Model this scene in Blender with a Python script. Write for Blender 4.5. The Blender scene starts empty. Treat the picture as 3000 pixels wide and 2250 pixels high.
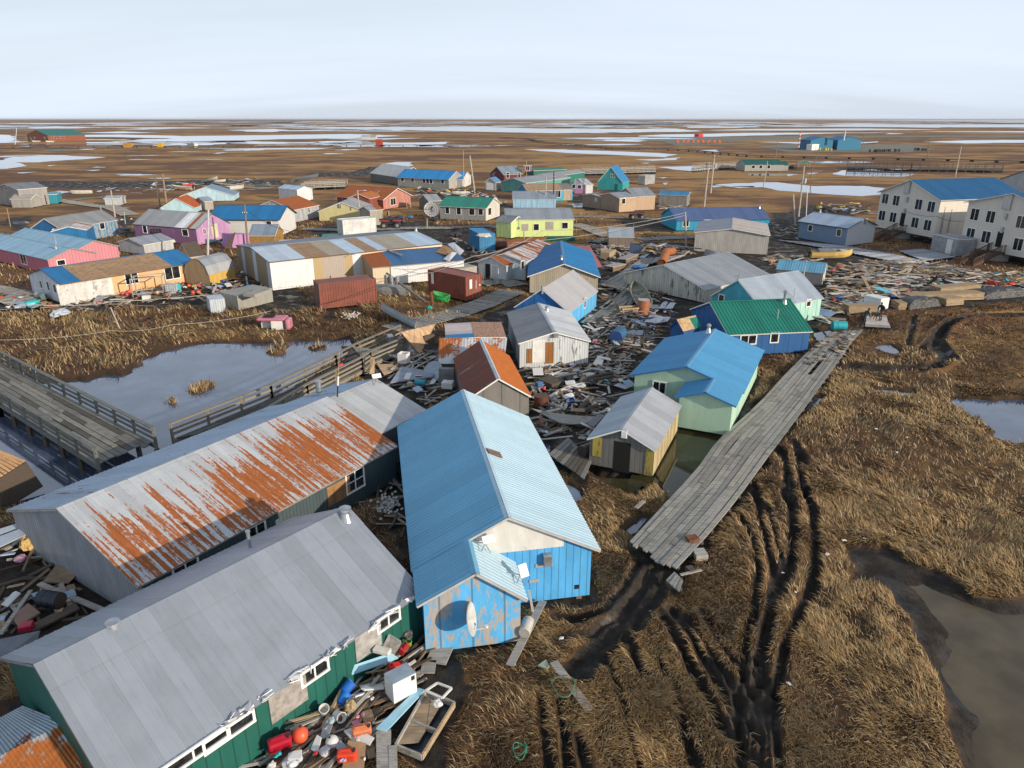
import bpy, bmesh, math, random
import numpy as np
from mathutils import Vector, Matrix, Euler
random.seed(7)
scene = bpy.context.scene
COL = scene.collection
# ---------------------------------------------------------------- camera model (photo is 3000 x 2250)
FPX, CX, CY, CAMH = 2082.0,1500.0,1125.0,18.5
PITCH = math.atan((CY - 347.0) / FPX)
sP, cP = math.sin(PITCH), math.cos(PITCH)
CAM = Vector((0,0, CAMH))
TILES = {'A': (0,320,2.765), 'B': (700,320,2.765), 'C': (1400,320,2.765), 'D': (2200,320,2.765),
         'E': (0,900,2.765), 'F': (700,900,2.765), 'G': (1400,900,2.765), 'H': (2200,900,2.765),
         'I': (0,1450,2.07375), 'J': (700,1450,2.07375), 'K': (1400,1450,2.07375), 'L': (2200,1450,2.07375),
         'M': (900,1850,4.148), 'N': (1200,1500,3.6875), 'O': (1520,950,4.148), 'P': (1000,950,6.144),
         'Q': (1700,660,4.608), 'U': (2380,740,3.568), 'V': (1340,440,4.809), 'W': (940,460,4.809),
         'X': (380,540,4.254), 'Z': (0,1500,2.212), 'full': (0,0,1.0)}
def t(k, x, y):
    a, b, s = TILES[k]
    return (a + x / s, b + y / s)
for _k in TILES: globals()['t' + _k] = (lambda k: lambda x, y: t(k, x, y))(_k)
def ray(p):
    x = (p[0] - CX) / FPX; y = (CY - p[1]) / FPX
    return Vector((x, y * sP + cP, y * cP - sP))
def on_z(p, z=0.0):
    d = ray(p); k = (z - CAMH) / d.z
    return CAM + d * k
def on_plane(p, P0, n):
    d = ray(p); k = (P0 - CAM).dot(n) / d.dot(n)
    return CAM + d * k
def vert_z(p, xy):
    n = Vector((xy[0], xy[1], 0)).normalized()
    return on_plane(p, Vector((xy[0], xy[1], 0)), n).z
def project(v):
    v = Vector(v) - CAM
    z = v.y * cP - v.z * sP; y = v.y * sP + v.z * cP
    return (CX + FPX * v.x / z, CY - FPX * y / z)
def s3(r, g, b):
    f = lambda c: (c / 255 / 12.92) if c <= 10.3 else ((c / 255 + 0.055) / 1.055) ** 2.4
    return (f(r), f(g), f(b))
# ---------------------------------------------------------------- objects
def tag(o, label=None, cat=None, group=None, kind=None):
    if label: o['label'] = label
    if cat: o['category'] = cat
    if group: o['group'] = group
    if kind: o['kind'] = kind
    return o
def empty(name, loc, rz=0.0, label=None, cat=None, group=None):
    o = bpy.data.objects.new(name, None); COL.objects.link(o)
    o.empty_display_size = 0.3
    o.location = loc; o.rotation_euler = (0,0, rz)
    return tag(o, label, cat, group)
class MB:
    """collects faces of boxes, bars, tubes; build() links them as one mesh object"""
    def __init__(s): s.v = []; s.f = []; s.m = []
    def add(s, verts, faces, mi=0):
        n = len(s.v)
        s.v.extend([tuple(v) for v in verts]); s.f.extend([tuple(i + n for i in f) for f in faces]); s.m.extend([mi] * len(faces))
        return s
    def quad(s, a, b, c, d, mi=0): return s.add([a, b, c, d], [(0,1,2,3)], mi)
    def box(s, lo, hi, mi=0, M=None):
        x0, y0, z0 = lo; x1, y1, z1 = hi
        vs = [Vector(p) for p in ((x0,y0,z0),(x1,y0,z0),(x1,y1,z0),(x0,y1,z0),(x0,y0,z1),(x1,y0,z1),(x1,y1,z1),(x0,y1,z1))]
        if M is not None: vs = [M @ p for p in vs]
        return s.add(vs, [(0,3,2,1),(4,5,6,7),(0,1,5,4),(1,2,6,5),(2,3,7,6),(3,0,4,7)], mi)
    def bar(s, a, b, w, h=None, mi=0, up=(0,0,1)):
        a = Vector(a); b = Vector(b); h = w if h is None else h
        d = (b - a); L = d.length
        if L < 1e-5: return s
        d /= L; u = Vector(up)
        if abs(d.dot(u)) > 0.98: u = Vector((1,0,0))
        x = d.cross(u).normalized(); y = x.cross(d)
        P = [a + x*i*w/2 + y*j*h/2 for i, j in ((-1,-1),(1,-1),(1,1),(-1,1))]; Q = [p + d*L for p in P]
        return s.add(P + Q, [(0,1,2,3),(7,6,5,4),(0,4,5,1),(1,5,6,2),(2,6,7,3),(3,7,4,0)], mi)
    def tube(s, a, b, r0, r1=None, n=10, mi=0, cap=True):
        a = Vector(a); b = Vector(b); r1 = r0 if r1 is None else r1
        d = (b - a).normalized(); u = Vector((0,0,1)) if abs(d.z) < 0.95 else Vector((1,0,0))
        x = d.cross(u).normalized(); y = x.cross(d)
        vs = []
        for c, r in ((a, r0),(b, r1)):
            for i in range(n):
                q = 2*math.pi*i/n; vs.append(c + x*math.cos(q)*r + y*math.sin(q)*r)
        fs = [(i, (i+1) % n, n + (i+1) % n, n + i) for i in range(n)]
        if cap: fs += [tuple(range(n))[::-1], tuple(range(n, 2*n))]
        return s.add(vs, fs, mi)
    def path(s, pts, r, n=6, mi=0):
        for a, b in zip(pts[:-1], pts[1:]): s.tube(a, b, r, r, n, mi)
        return s
    def rings(s, rings, mi=0, closed=True, caps=True):
        n = len(rings[0]); vs = [p for r in rings for p in r]; fs = []
        for k in range(len(rings)-1):
            for i in range(n if closed else n-1):
                j = (i+1) % n
                fs.append((k*n+i, k*n+j, (k+1)*n+j, (k+1)*n+i))
        if caps: fs += [tuple(range(n))[::-1], tuple((len(rings)-1)*n + i for i in range(n))]
        return s.add(vs, fs, mi)
    def lathe(s, prof, n=16, mi=0, M=None):
        rs = []
        for r, z in prof:
            ring = [Vector((r*math.cos(2*math.pi*i/n), r*math.sin(2*math.pi*i/n), z)) for i in range(n)]
            rs.append([M @ p for p in ring] if M is not None else ring)
        return s.rings(rs, mi)
    def prism(s, poly, z0, z1, mi=0, M=None):
        a = [Vector((p[0], p[1], z0)) for p in poly]; b = [Vector((p[0], p[1], z1)) for p in poly]
        if M is not None: a = [M @ p for p in a]; b = [M @ p for p in b]
        return s.rings([a, b], mi)
    def mesh(s, name, mats, smooth=False):
        me = bpy.data.meshes.new(name)
        me.from_pydata(s.v, [], s.f); 
        for m in (mats if isinstance(mats, (list, tuple)) else [mats]): me.materials.append(m)
        me.polygons.foreach_set('material_index', s.m)
        bm = bmesh.new(); bm.from_mesh(me); bmesh.ops.recalc_face_normals(bm, faces=bm.faces); bm.to_mesh(me); bm.free()
        if smooth: me.polygons.foreach_set('use_smooth', [True]*len(me.polygons))
        me.update(); return me
    def build(s, name, mats, parent=None, smooth=False, bevel=0.0, label=None):
        o = bpy.data.objects.new(name, s.mesh(name, mats, smooth)); COL.objects.link(o)
        if parent is not None: o.parent = parent
        if bevel:
            b = o.modifiers.new('bevel', 'BEVEL'); b.width = bevel; b.segments = 2; b.limit_method = 'ANGLE'
        if label: o['label'] = label
        return o
def copy_tree(o, parent=None):
    c = o.copy(); COL.objects.link(c); c.parent = parent
    for ch in list(o.children): copy_tree(ch, c)
    return c
# ---------------------------------------------------------------- numpy noise
_rng = np.random.RandomState(11)
_perm = _rng.rand(256,256).astype(np.float64)
def vnoise(x, y):
    xi = np.floor(x).astype(np.int64); yi = np.floor(y).astype(np.int64)
    fx = x - xi; fy = y - yi; fx = fx*fx*(3-2*fx); fy = fy*fy*(3-2*fy)
    g = lambda a, b: _perm[a & 255, b & 255]
    return (g(xi,yi)*(1-fx)+g(xi+1,yi)*fx)*(1-fy) + (g(xi,yi+1)*(1-fx)+g(xi+1,yi+1)*fx)*fy
def fbm(x, y, o=4):
    a = 0.0; w = 0.5; n = 0.0
    for i in range(o):
        a = a + w*vnoise(x*2**i + 17.3*i, y*2**i + 5.1*i); n += w; w *= 0.5
    return a / n
def smooth01(x): x = np.clip(x, 0,1); return x*x*(3-2*x)
# ---------------------------------------------------------------- materials
class NT:
    def __init__(s, name):
        s.mat = bpy.data.materials.new(name); s.mat.use_nodes = True
        s.nt = s.mat.node_tree; s.n = s.nt.nodes; s.l = s.nt.links
        s.bsdf = s.n.get('Principled BSDF')
        s.tc = s.n.new('ShaderNodeTexCoord')
        s._obj = s.tc.outputs['Object']
        s._sep = None
    def link(s, a, b): s.l.new(a, b)
    def set(s, sock, v):
        if hasattr(v, 'is_linked') or isinstance(v, bpy.types.NodeSocket): s.l.new(v, sock)
        elif isinstance(v, (tuple, list)): sock.default_value = tuple(v) + ((1,) if len(v) == 3 and len(sock.default_value) == 4 else ())
        else: sock.default_value = v
    def xyz(s):
        if s._sep is None:
            s._sep = s.n.new('ShaderNodeSeparateXYZ'); s.l.new(s._obj, s._sep.inputs[0])
        return s._sep.outputs
    def m(s, op, a, b=0.0, c=0.0):
        n = s.n.new('ShaderNodeMath'); n.operation = op
        s.set(n.inputs[0], a); s.set(n.inputs[1], b); s.set(n.inputs[2], c)
        return n.outputs[0]
    def vec(s, x, y, z):
        n = s.n.new('ShaderNodeCombineXYZ')
        for i, v in enumerate((x, y, z)): s.set(n.inputs[i], v)
        return n.outputs[0]
    def scale(s, v, sx, sy, sz):
        n = s.n.new('ShaderNodeVectorMath'); n.operation = 'MULTIPLY'
        s.set(n.inputs[0], v); n.inputs[1].default_value = (sx, sy, sz)
        return n.outputs[0]
    def noise(s, v, sc, det=4.0, rough=0.55, dist=0.0):
        n = s.n.new('ShaderNodeTexNoise'); n.inputs['Scale'].default_value = sc
        n.inputs['Detail'].default_value = det; n.inputs['Roughness'].default_value = rough
        n.inputs['Distortion'].default_value = dist
        s.set(n.inputs['Vector'], v); return n.outputs['Fac']
    def step(s, v, a, b):
        n = s.n.new('ShaderNodeMapRange'); n.interpolation_type = 'SMOOTHSTEP'
        s.set(n.inputs[0], v); s.set(n.inputs[1], a); s.set(n.inputs[2], b)
        return n.outputs[0]
    def mix(s, f, a, b, mode='MIX'):
        n = s.n.new('ShaderNodeMix'); n.data_type = 'RGBA'; n.blend_type = mode
        s.set(n.inputs[0], f); s.set(n.inputs[6], a); s.set(n.inputs[7], b)
        return n.outputs[2]
    def bump(s, h, strength=0.3, dist=0.02):
        n = s.n.new('ShaderNodeBump'); n.inputs['Strength'].default_value = strength; n.inputs['Distance'].default_value = dist
        s.set(n.inputs['Height'], h); s.l.new(n.outputs[0], s.bsdf.inputs['Normal'])
    def out(s, col, rough=0.7, metal=0.0, spec=None):
        s.set(s.bsdf.inputs['Base Color'], col); s.set(s.bsdf.inputs['Roughness'], rough); s.set(s.bsdf.inputs['Metallic'], metal)
        if spec is not None: s.bsdf.inputs['Specular IOR Level'].default_value = spec
        return s.mat
_MC = {}
def cached(fn):
    def w(*a, **k):
        key = (fn.__name__, str(a), str(sorted(k.items())))
        if key not in _MC: _MC[key] = fn(*a, **k)
        return _MC[key]
    return w
def dk(c, f): return tuple(x*f for x in c)
@cached
def WL(col, wear=0.0, wearcol=(0.27,0.25,0.23), groove='v', per=0.30, streak=0.35, rough=0.75, gd=0.55, var=0.18):
    n = NT('painted siding'); x, y, z = n.xyz()
    s = n.m('ADD', x, y)
    v = n.vec(s, n.m('MULTIPLY', n.m('SUBTRACT', x, y), 0.5), n.m('MULTIPLY', z, streak))
    c = n.mix(n.step(n.noise(v, 1.3,5), 0.3,0.75), dk(col, 1 - var), dk(col, 1 + var*0.6))
    fine = n.noise(n.scale(v, 1,1,1), 14,3)
    c = n.mix(n.m('MULTIPLY', n.step(fine, 0.5,0.8), 0.25), c, dk(col, 0.6))
    if wear > 0:
        w1 = n.noise(v, 1.1,6,0.7); w2 = n.noise(v, 9,4,0.7)
        w = n.m('ADD', n.m('MULTIPLY', w1,0.65), n.m('MULTIPLY', w2,0.35))
        k = 0.80 - 0.52*wear
        wood = n.mix(n.noise(n.vec(n.m('MULTIPLY', s, 9), 0.0, z), 2.2,4), dk(wearcol, 0.65), dk(wearcol, 1.25))
        c = n.mix(n.step(w, k - 0.03, k + 0.03), c, wood)
    h = None
    if groove:
        q = n.m('FRACT', n.m('DIVIDE', s if groove == 'v' else z, per))
        if groove == 'v':
            g = n.m('LESS_THAN', n.m('ABSOLUTE', n.m('SUBTRACT', q, 0.5)), min(0.09,0.012/per + 0.02))
            c = n.mix(n.m('MULTIPLY', g, gd), c, dk(col, 0.18)); n.bump(n.m('MULTIPLY', g, -1.0), 0.6,0.02)
        else:
            g = n.m('LESS_THAN', q, 0.10)
            c = n.mix(n.m('MULTIPLY', g, gd*0.8), c, dk(col, 0.3)); n.bump(n.m('MULTIPLY', q, -1.0), 0.6,0.02)
    return n.out(c, rough)
@cached
def RM(col, rust=0.0, rustcol=(0.20,0.062,0.018), metal=0.25, rough=0.42, var=0.12, sheet=0.92, rx=5.0, ry=0.28, seam=0.35, lowrust=0.0, screw=0.45):
    n = NT('metal roofing'); x, y, z = n.xyz()
    sid = n.m('FLOOR', n.m('DIVIDE', x, sheet))
    wn = n.n.new('ShaderNodeTexWhiteNoise'); wn.noise_dimensions = '1D'; n.l.new(sid, wn.inputs['W'])
    vv = n.m('ADD', n.m('MULTIPLY', wn.outputs['Value'], 0.35), n.m('MULTIPLY', n.noise(n.vec(x, y, z), 0.9,5), 0.65))
    c = n.mix(n.step(vv, 0.25,0.75), dk(col, 1 - var), dk(col, 1 + var))
    st = n.noise(n.vec(n.m('MULTIPLY', x, 8), n.m('MULTIPLY', y, 0.6), z), 1.0,4)
    c = n.mix(n.m('MULTIPLY', n.step(st, 0.52,0.8), 0.35), c, dk(col, 0.62))
    q = n.m('FRACT', n.m('DIVIDE', x, sheet))
    g = n.m('LESS_THAN', q, 0.022)
    c = n.mix(n.m('MULTIPLY', g, seam), c, dk(col, 0.35))
    # screw heads in rows across the slope
    sy = n.m('LESS_THAN', n.m('ABSOLUTE', n.m('SUBTRACT', n.m('FRACT', n.m('DIVIDE', y, 0.61)), 0.5)), 0.025)
    sx = n.m('LESS_THAN', n.m('ABSOLUTE', n.m('SUBTRACT', n.m('FRACT', n.m('DIVIDE', x, sheet/4)), 0.5)), 0.09)
    c = n.mix(n.m('MULTIPLY', n.m('MULTIPLY', sy, sx), screw), c, dk(col, 0.25))
    R = rough; Mt = metal; n.bump(n.noise(n.vec(n.m('MULTIPLY', x, 1.6), y, z), 1.1,3), 0.35,0.05)
    if rust > 0:
        a = n.noise(n.vec(n.m('MULTIPLY', x, rx), n.m('MULTIPLY', y, ry), z), 0.55,6,0.62)
        b = n.noise(n.vec(x, n.m('MULTIPLY', y, 0.6), z), 0.33,3)
        d = n.noise(n.vec(n.m('MULTIPLY', x, 2.5), n.m('MULTIPLY', y, 1.4), z), 4.0,4,0.7)
        w = n.m('ADD', n.m('ADD', n.m('MULTIPLY', a, 0.58), n.m('MULTIPLY', b, 0.20)), n.m('MULTIPLY', d, 0.22))
        if lowrust: w = n.m('ADD', w, n.m('MULTIPLY', n.step(n.m('ABSOLUTE', n.m('SUBTRACT', z, lowrust)), 1.4,0.15), 0.11))
        k = 0.68 - 0.36*rust
        f = n.step(w, k - 0.018, k + 0.02)
        rc = n.mix(n.noise(n.vec(n.m('MULTIPLY', x, 4), n.m('MULTIPLY', y, 0.8), z), 2.5,5), dk(rustcol, 0.45), dk(rustcol, 1.75))
        c = n.mix(f, c, rc); R = n.m('ADD', n.m('MULTIPLY', f, 0.85 - rough), rough); Mt = n.m('MULTIPLY', n.m('SUBTRACT', 1.0, f), metal)
    return n.out(c, R, Mt)
@cached
def PN(col, rough=0.6, metal=0.0, var=0.12, sc=3.0, name='surface', wear=0.0, wearcol=(0.2,0.17,0.14), spec=None):
    n = NT(name)
    c = n.mix(n.step(n.noise(n._obj, sc, 5), 0.3,0.7), dk(col, 1 - var), dk(col, 1 + var*0.7))
    if wear:
        f = n.noise(n._obj, sc*2.2,6,0.7); k = 0.78 - 0.45*wear
        c = n.mix(n.step(f, k - 0.04, k + 0.04), c, wearcol)
    return n.out(c, rough, metal, spec)
@cached
def wood_mat(col, dark=0.55, name='weathered timber', sx=1.0, sy=14.0):
    n = NT(name); x, y, z = n.xyz()
    oi = n.n.new('ShaderNodeObjectInfo')
    r = oi.outputs['Random']
    g = n.noise(n.vec(n.m('ADD', n.m('MULTIPLY', x, sx), n.m('MULTIPLY', r, 50.0)), n.m('MULTIPLY', y, sy), n.m('MULTIPLY', z, sy)), 1.6,5,0.65)
    c = n.mix(n.step(g, 0.28,0.72), dk(col, dark), dk(col, 1.2))
    b = n.noise(n.vec(n.m('ADD', x, n.m('MULTIPLY', r, 30.0)), y, z), 1.4,4)
    c = n.mix(n.m('MULTIPLY', n.step(b, 0.5,0.75), 0.45), c, (0.045,0.038,0.03))
    c = n.mix(n.m('MULTIPLY', r, 0.4), c, dk(col, 0.5))
    return n.out(c, 0.85)
@cached
def ply_mat(col=(0.33,0.22,0.13), name='plywood sheeting', pw=1.22, pl=2.44):
    n = NT(name); x, y, z = n.xyz()
    ix = n.m('FLOOR', n.m('DIVIDE', x, pl)); iy = n.m('FLOOR', n.m('DIVIDE', n.m('ADD', y, z), pw))
    wn = n.n.new('ShaderNodeTexWhiteNoise'); wn.noise_dimensions = '2D'; n.l.new(n.vec(ix, iy, 0.0), wn.inputs['Vector'])
    g = n.noise(n.vec(n.m('MULTIPLY', x, 0.9), n.m('MULTIPLY', y, 3.0), z), 2.0,5)
    c = n.mix(n.step(g, 0.3,0.72), dk(col, 0.62), dk(col, 1.15))
    c = n.mix(n.m('MULTIPLY', wn.outputs['Value'], 0.4), c, dk(col, 0.55))
    e1 = n.m('LESS_THAN', n.m('FRACT', n.m('DIVIDE', x, pl)), 0.018); e2 = n.m('LESS_THAN', n.m('FRACT', n.m('DIVIDE', n.m('ADD', y, z), pw)), 0.03)
    c = n.mix(n.m('MULTIPLY', n.m('MAXIMUM', e1, e2), 0.6), c, dk(col, 0.25))
    return n.out(c, 0.85)
@cached
def glass_mat():
    n = NT('window glass')
    c = n.mix(n.step(n.noise(n._obj, 1.7,2), 0.4,0.7),(0.008,0.010,0.012),(0.035,0.04,0.045))
    return n.out(c, 0.06,0.0,0.5)
def stripes_mat(bands, axis='x', default=(0.5,0.5,0.5), groove=0.3):
    """siding whose cladding sheets change colour along the wall: bands = [(from, to, colour)]"""
    n = NT('mixed siding'); x, y, z = n.xyz(); q = x if axis == 'x' else y
    c = n.mix(0.0, default, default)
    for a, b, col in bands:
        f = n.m('MULTIPLY', n.m('GREATER_THAN', q, a), n.m('LESS_THAN', q, b)); c = n.mix(f, c, col)
    g = n.m('LESS_THAN', n.m('FRACT', n.m('DIVIDE', q, groove)), 0.10)
    c = n.mix(n.m('MULTIPLY', g, 0.4), c, (0.1,0.09,0.08))
    d = n.noise(n.vec(n.m('ADD', x, y), 0.0, n.m('MULTIPLY', z, 0.4)), 2.0,5)
    c = n.mix(n.m('MULTIPLY', n.step(d, 0.52,0.8), 0.35), c, (0.25,0.18,0.12))
    return n.out(c, 0.6)
WHITE = (0.72,0.72,0.70)
m_white = PN(WHITE, 0.5,0,0.08,2.0, 'white paint')
m_trim = PN((0.78,0.78,0.76), 0.5,0,0.06,2.0, 'white trim')
m_glass = glass_mat()
m_galv = PN((0.45,0.47,0.50), 0.38,0.75,0.2,4.0, 'galvanised metal')
m_black = PN((0.02,0.02,0.022), 0.6,0,0.2,3.0, 'black rubber')
m_dark = PN((0.006,0.0055,0.005), 0.9,0,0.2,2.0, 'dark gap')  # near-black for dark parts; also paints the unlit inside of openings
m_post = wood_mat((0.20,0.17,0.13), name='foundation timber')
m_grey = wood_mat((0.41,0.39,0.36), name='grey weathered timber')
m_brown = wood_mat((0.23,0.155,0.10), name='brown timber')
m_tan = wood_mat((0.47,0.35,0.22), name='fresh sawn timber')
m_dkwood = wood_mat((0.11,0.085,0.065), name='wet dark timber')
m_rust = PN((0.17,0.055,0.02), 0.8,0.0,0.4,3.0, 'rusted steel')
m_ply = ply_mat()
# ---------------------------------------------------------------- buildings
DEBUG = []
FOOT = []      # building footprints on the ground, used to keep grass out
class Frame:
    """local frame of a building: x along its long eave, y across, z up"""
    def __init__(s, O, ux, uy): s.O = O; s.ux = ux; s.uy = uy; s.uz = Vector((0,0,1))
    def M(s):
        return Matrix(((s.ux.x, s.uy.x, 0, s.O.x),(s.ux.y, s.uy.y, 0, s.O.y),(0,0,1, s.O.z),(0,0,0,1)))
    def loc(s, P): d = P - s.O; return Vector((d.dot(s.ux), d.dot(s.uy), d.z))
    def world(s, x, y, z): return s.O + s.ux*x + s.uy*y + Vector((0,0, z))
def panel(mb, p0, ux, L, vs, rib=0.30, rh=0.022, mi=0, rw=0.07):
    """ribbed sheet metal: p0 eave corner, ux unit along eave, vs vector from eave to ridge"""
    nrm = ux.cross(vs).normalized()
    if nrm.z < 0: nrm = -nrm
    n = max(1, round(L / rib)); w = L / n; pr = []
    for i in range(n):
        x = i*w; pr += [(x, 0),(x + w*0.5 - rw*0.6,0),(x + w*0.5 - rw*0.3, rh),(x + w*0.5 + rw*0.3, rh),(x + w*0.5 + rw*0.6,0)]
    pr.append((L, 0))
    a = [p0 + ux*x + nrm*h for x, h in pr]; b = [p + vs for p in a]
    k = len(a)
    mb.add(a + b, [(i, i+1, k+i+1, k+i) for i in range(k-1)], mi)
def slab(mb, p0, ux, L, vs, th, mi):
    nrm = ux.cross(vs).normalized()
    if nrm.z < 0: nrm = -nrm
    top = [p0 - nrm*0.012, p0 + ux*L - nrm*0.012, p0 + ux*L + vs - nrm*0.012, p0 + vs - nrm*0.012]
    mb.rings([[q - nrm*th for q in top], top], mi)
def flat_sheet(mb, p0, ux, L, vs, mi=0):
    nrm = ux.cross(vs).normalized()
    if nrm.z < 0: nrm = -nrm
    mb.rings([[q for q in (p0, p0 + ux*L, p0 + ux*L + vs, p0 + vs)], [q + nrm*0.015 for q in (p0, p0 + ux*L, p0 + ux*L + vs, p0 + vs)]], mi)
def wall_frame(fr, wall, L, W):
    """(origin, u axis, outward normal) of a wall in local coordinates"""
    X, Y = Vector((1,0,0)), Vector((0,1,0))
    return {'A': (Vector((0,0,0)), X, -Y), 'C': (Vector((0,W,0)), X, Y), 'G': (Vector((0,0,0)), Y, -X), 'H': (Vector((L,0,0)), Y, X)}[wall]
def fitting(root, fr, L, W, wall, px, w, h, kind, z0=None, mat=None):
    o, u, nn = wall_frame(fr, wall, L, W)
    if isinstance(px, tuple) and len(px) == 2 and px[0] > 1.5 or isinstance(px, tuple) and px[1] > 10:
        nW = fr.ux*nn.x + fr.uy*nn.y
        P = fr.loc(on_plane(px, fr.world(*o), nW)); c = P
    else: c = o + u*px[0] + Vector((0,0,px[1]))
    c = c - nn*(c - o).dot(nn)
    Z = Vector((0,0,1))
    Mx = Matrix(((u.x, nn.x, 0, c.x),(u.y, nn.y, 0, c.y),(0,0,1, c.z),(0,0,0,1)))
    if Mx.to_3x3().determinant() < 0: Mx = Matrix(((-u.x, nn.x, 0, c.x),(-u.y, nn.y, 0, c.y),(0,0,1, c.z),(0,0,0,1)))
    a, b = w/2, h/2
    if kind in ('win', 'dbl', 'dark', 'grid'):
        f = MB(); e = 0.085 if w > 0.5 else 0.06
        f.box((-a-e, 0.002, b),(a+e, 0.06, b+e), 0, Mx); f.box((-a-e, 0.002,-b-e),(a+e, 0.075,-b), 0, Mx)
        f.box((-a-e, 0.002,-b),(-a, 0.06, b), 0, Mx); f.box((a, 0.002,-b),(a+e, 0.06, b), 0, Mx)
        if kind in ('dbl', 'grid'): f.box((-0.03,0.002,-b),(0.03,0.05, b), 0, Mx)
        if kind == 'grid': f.box((-a, 0.004,-0.02),(a, 0.048,0.02), 0, Mx)
        wo = f.build('window', mat or m_trim, root)
        p = MB(); p.box((-a, -0.03,-b),(a, 0.022, b), 0, Mx); p.build('pane', m_dark if kind == 'dark' else m_glass, wo)
        return wo
    if kind == 'door':
        f = MB(); e = 0.07
        f.box((-a-e, 0.002,-b),(-a, 0.05, b), 0, Mx); f.box((a, 0.002,-b),(a+e, 0.05, b), 0, Mx); f.box((-a-e, 0.002, b),(a+e, 0.05, b+e), 0, Mx)
        f.box((-a, -0.02,-b),(a, 0.03, b), 1, Mx)
        d = f.build('door', [m_trim, mat or m_white], root)
        k = MB(); k.tube(Mx @ Vector((a*0.75,0.03,-0.05)), Mx @ Vector((a*0.75,0.09,-0.05)), 0.03, n=8); k.build('handle', m_galv, d)
        return d
    if kind == 'hole':
        f = MB(); f.box((-a, -0.02,-b),(a, 0.012, b), 0, Mx); return f.build('doorway', m_dark, root)  # flat near-black panel painted as the unlit inside
    if kind == 'ply':
        f = MB(); f.box((-a, 0.002,-b),(a, 0.035, b), 0, Mx); return f.build('wall_panel', mat or m_ply, root)
    if kind == 'vent':
        f = MB(); f.box((-a, 0.002,-b),(a, 0.25, b), 0, Mx); f.box((-a*0.9,0.252,-b*0.9),(a*0.9,0.27, b*0.9), 0, Mx)
        return f.build('vent_box', mat or m_galv, root, bevel=0.01)
    if kind == 'meter':
        f = MB(); f.box((-a, 0.002,-b),(a, 0.12, b), 0, Mx); f.tube(Mx @ Vector((0,0.12,0.03)), Mx @ Vector((0,0.2,0.03)), 0.08, n=10); f.tube(Mx @ Vector((0,0.05, b)), Mx @ Vector((0,0.05, b + 1.2)), 0.025, n=6)
        return f.build('meter_box', mat or m_galv, root)
def stack(root, P, h, kind='pipe', r=0.09):
    mb = MB(); P = Vector(P)
    up = Vector((0,0,1))
    if kind == 'pipe':
        mb.tube(P - up*0.2, P + up*h, r, n=12); mb.tube(P + up*(h+0.001), P + up*(h+0.07), r*1.35, n=12)
        return mb.build('vent_pipe', m_galv, root)
    if kind == 'chimney':
        mb.tube(P - up*0.15, P + up*0.30, r*2.1, r*1.1, n=14); mb.tube(P + up*0.301, P + up*h, r, n=14)
        mb.tube(P + up*(h+0.02), P + up*(h+0.10), r*1.6, r*1.6, n=14); mb.tube(P + up*(h+0.101), P + up*(h+0.2), r*1.5, r*0.5, n=14)
        return mb.build('chimney', m_galv, root)
    if kind == 'mast':
        mb.tube(P - up*0.1, P + up*h, r*0.35, n=6); mb.build('antenna', m_galv, root)
def gable_body(root, L, W, he, hr, mats, yr=None, x0=0.0, name='wall', heC=None, z=0.0):
    """mats: dict A C G H -> material"""
    yr = W/2 if yr is None else yr; heC = he if heC is None else heC
    order = [mats[k] for k in 'ACGH']; mb = MB()
    mb.quad((x0,0,z),(x0+L,0,z),(x0+L,0,he),(x0,0,he), 0); mb.quad((x0,W,z),(x0,W,heC),(x0+L,W,heC),(x0+L,W,z), 1)
    mb.add([(x0,0,z),(x0,0,he),(x0,yr,hr),(x0,W,heC),(x0,W,z)], [(0,1,2,3,4)], 2)
    mb.add([(x0+L,0,z),(x0+L,W,z),(x0+L,W,heC),(x0+L,yr,hr),(x0+L,0,he)], [(0,1,2,3,4)], 3)
    mb.quad((x0,0,z),(x0,W,z),(x0+L,W,z),(x0+L,0,z), 0)
    # ceiling deck under the roof closes the body
    return mb.build(name, order, root)
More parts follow.
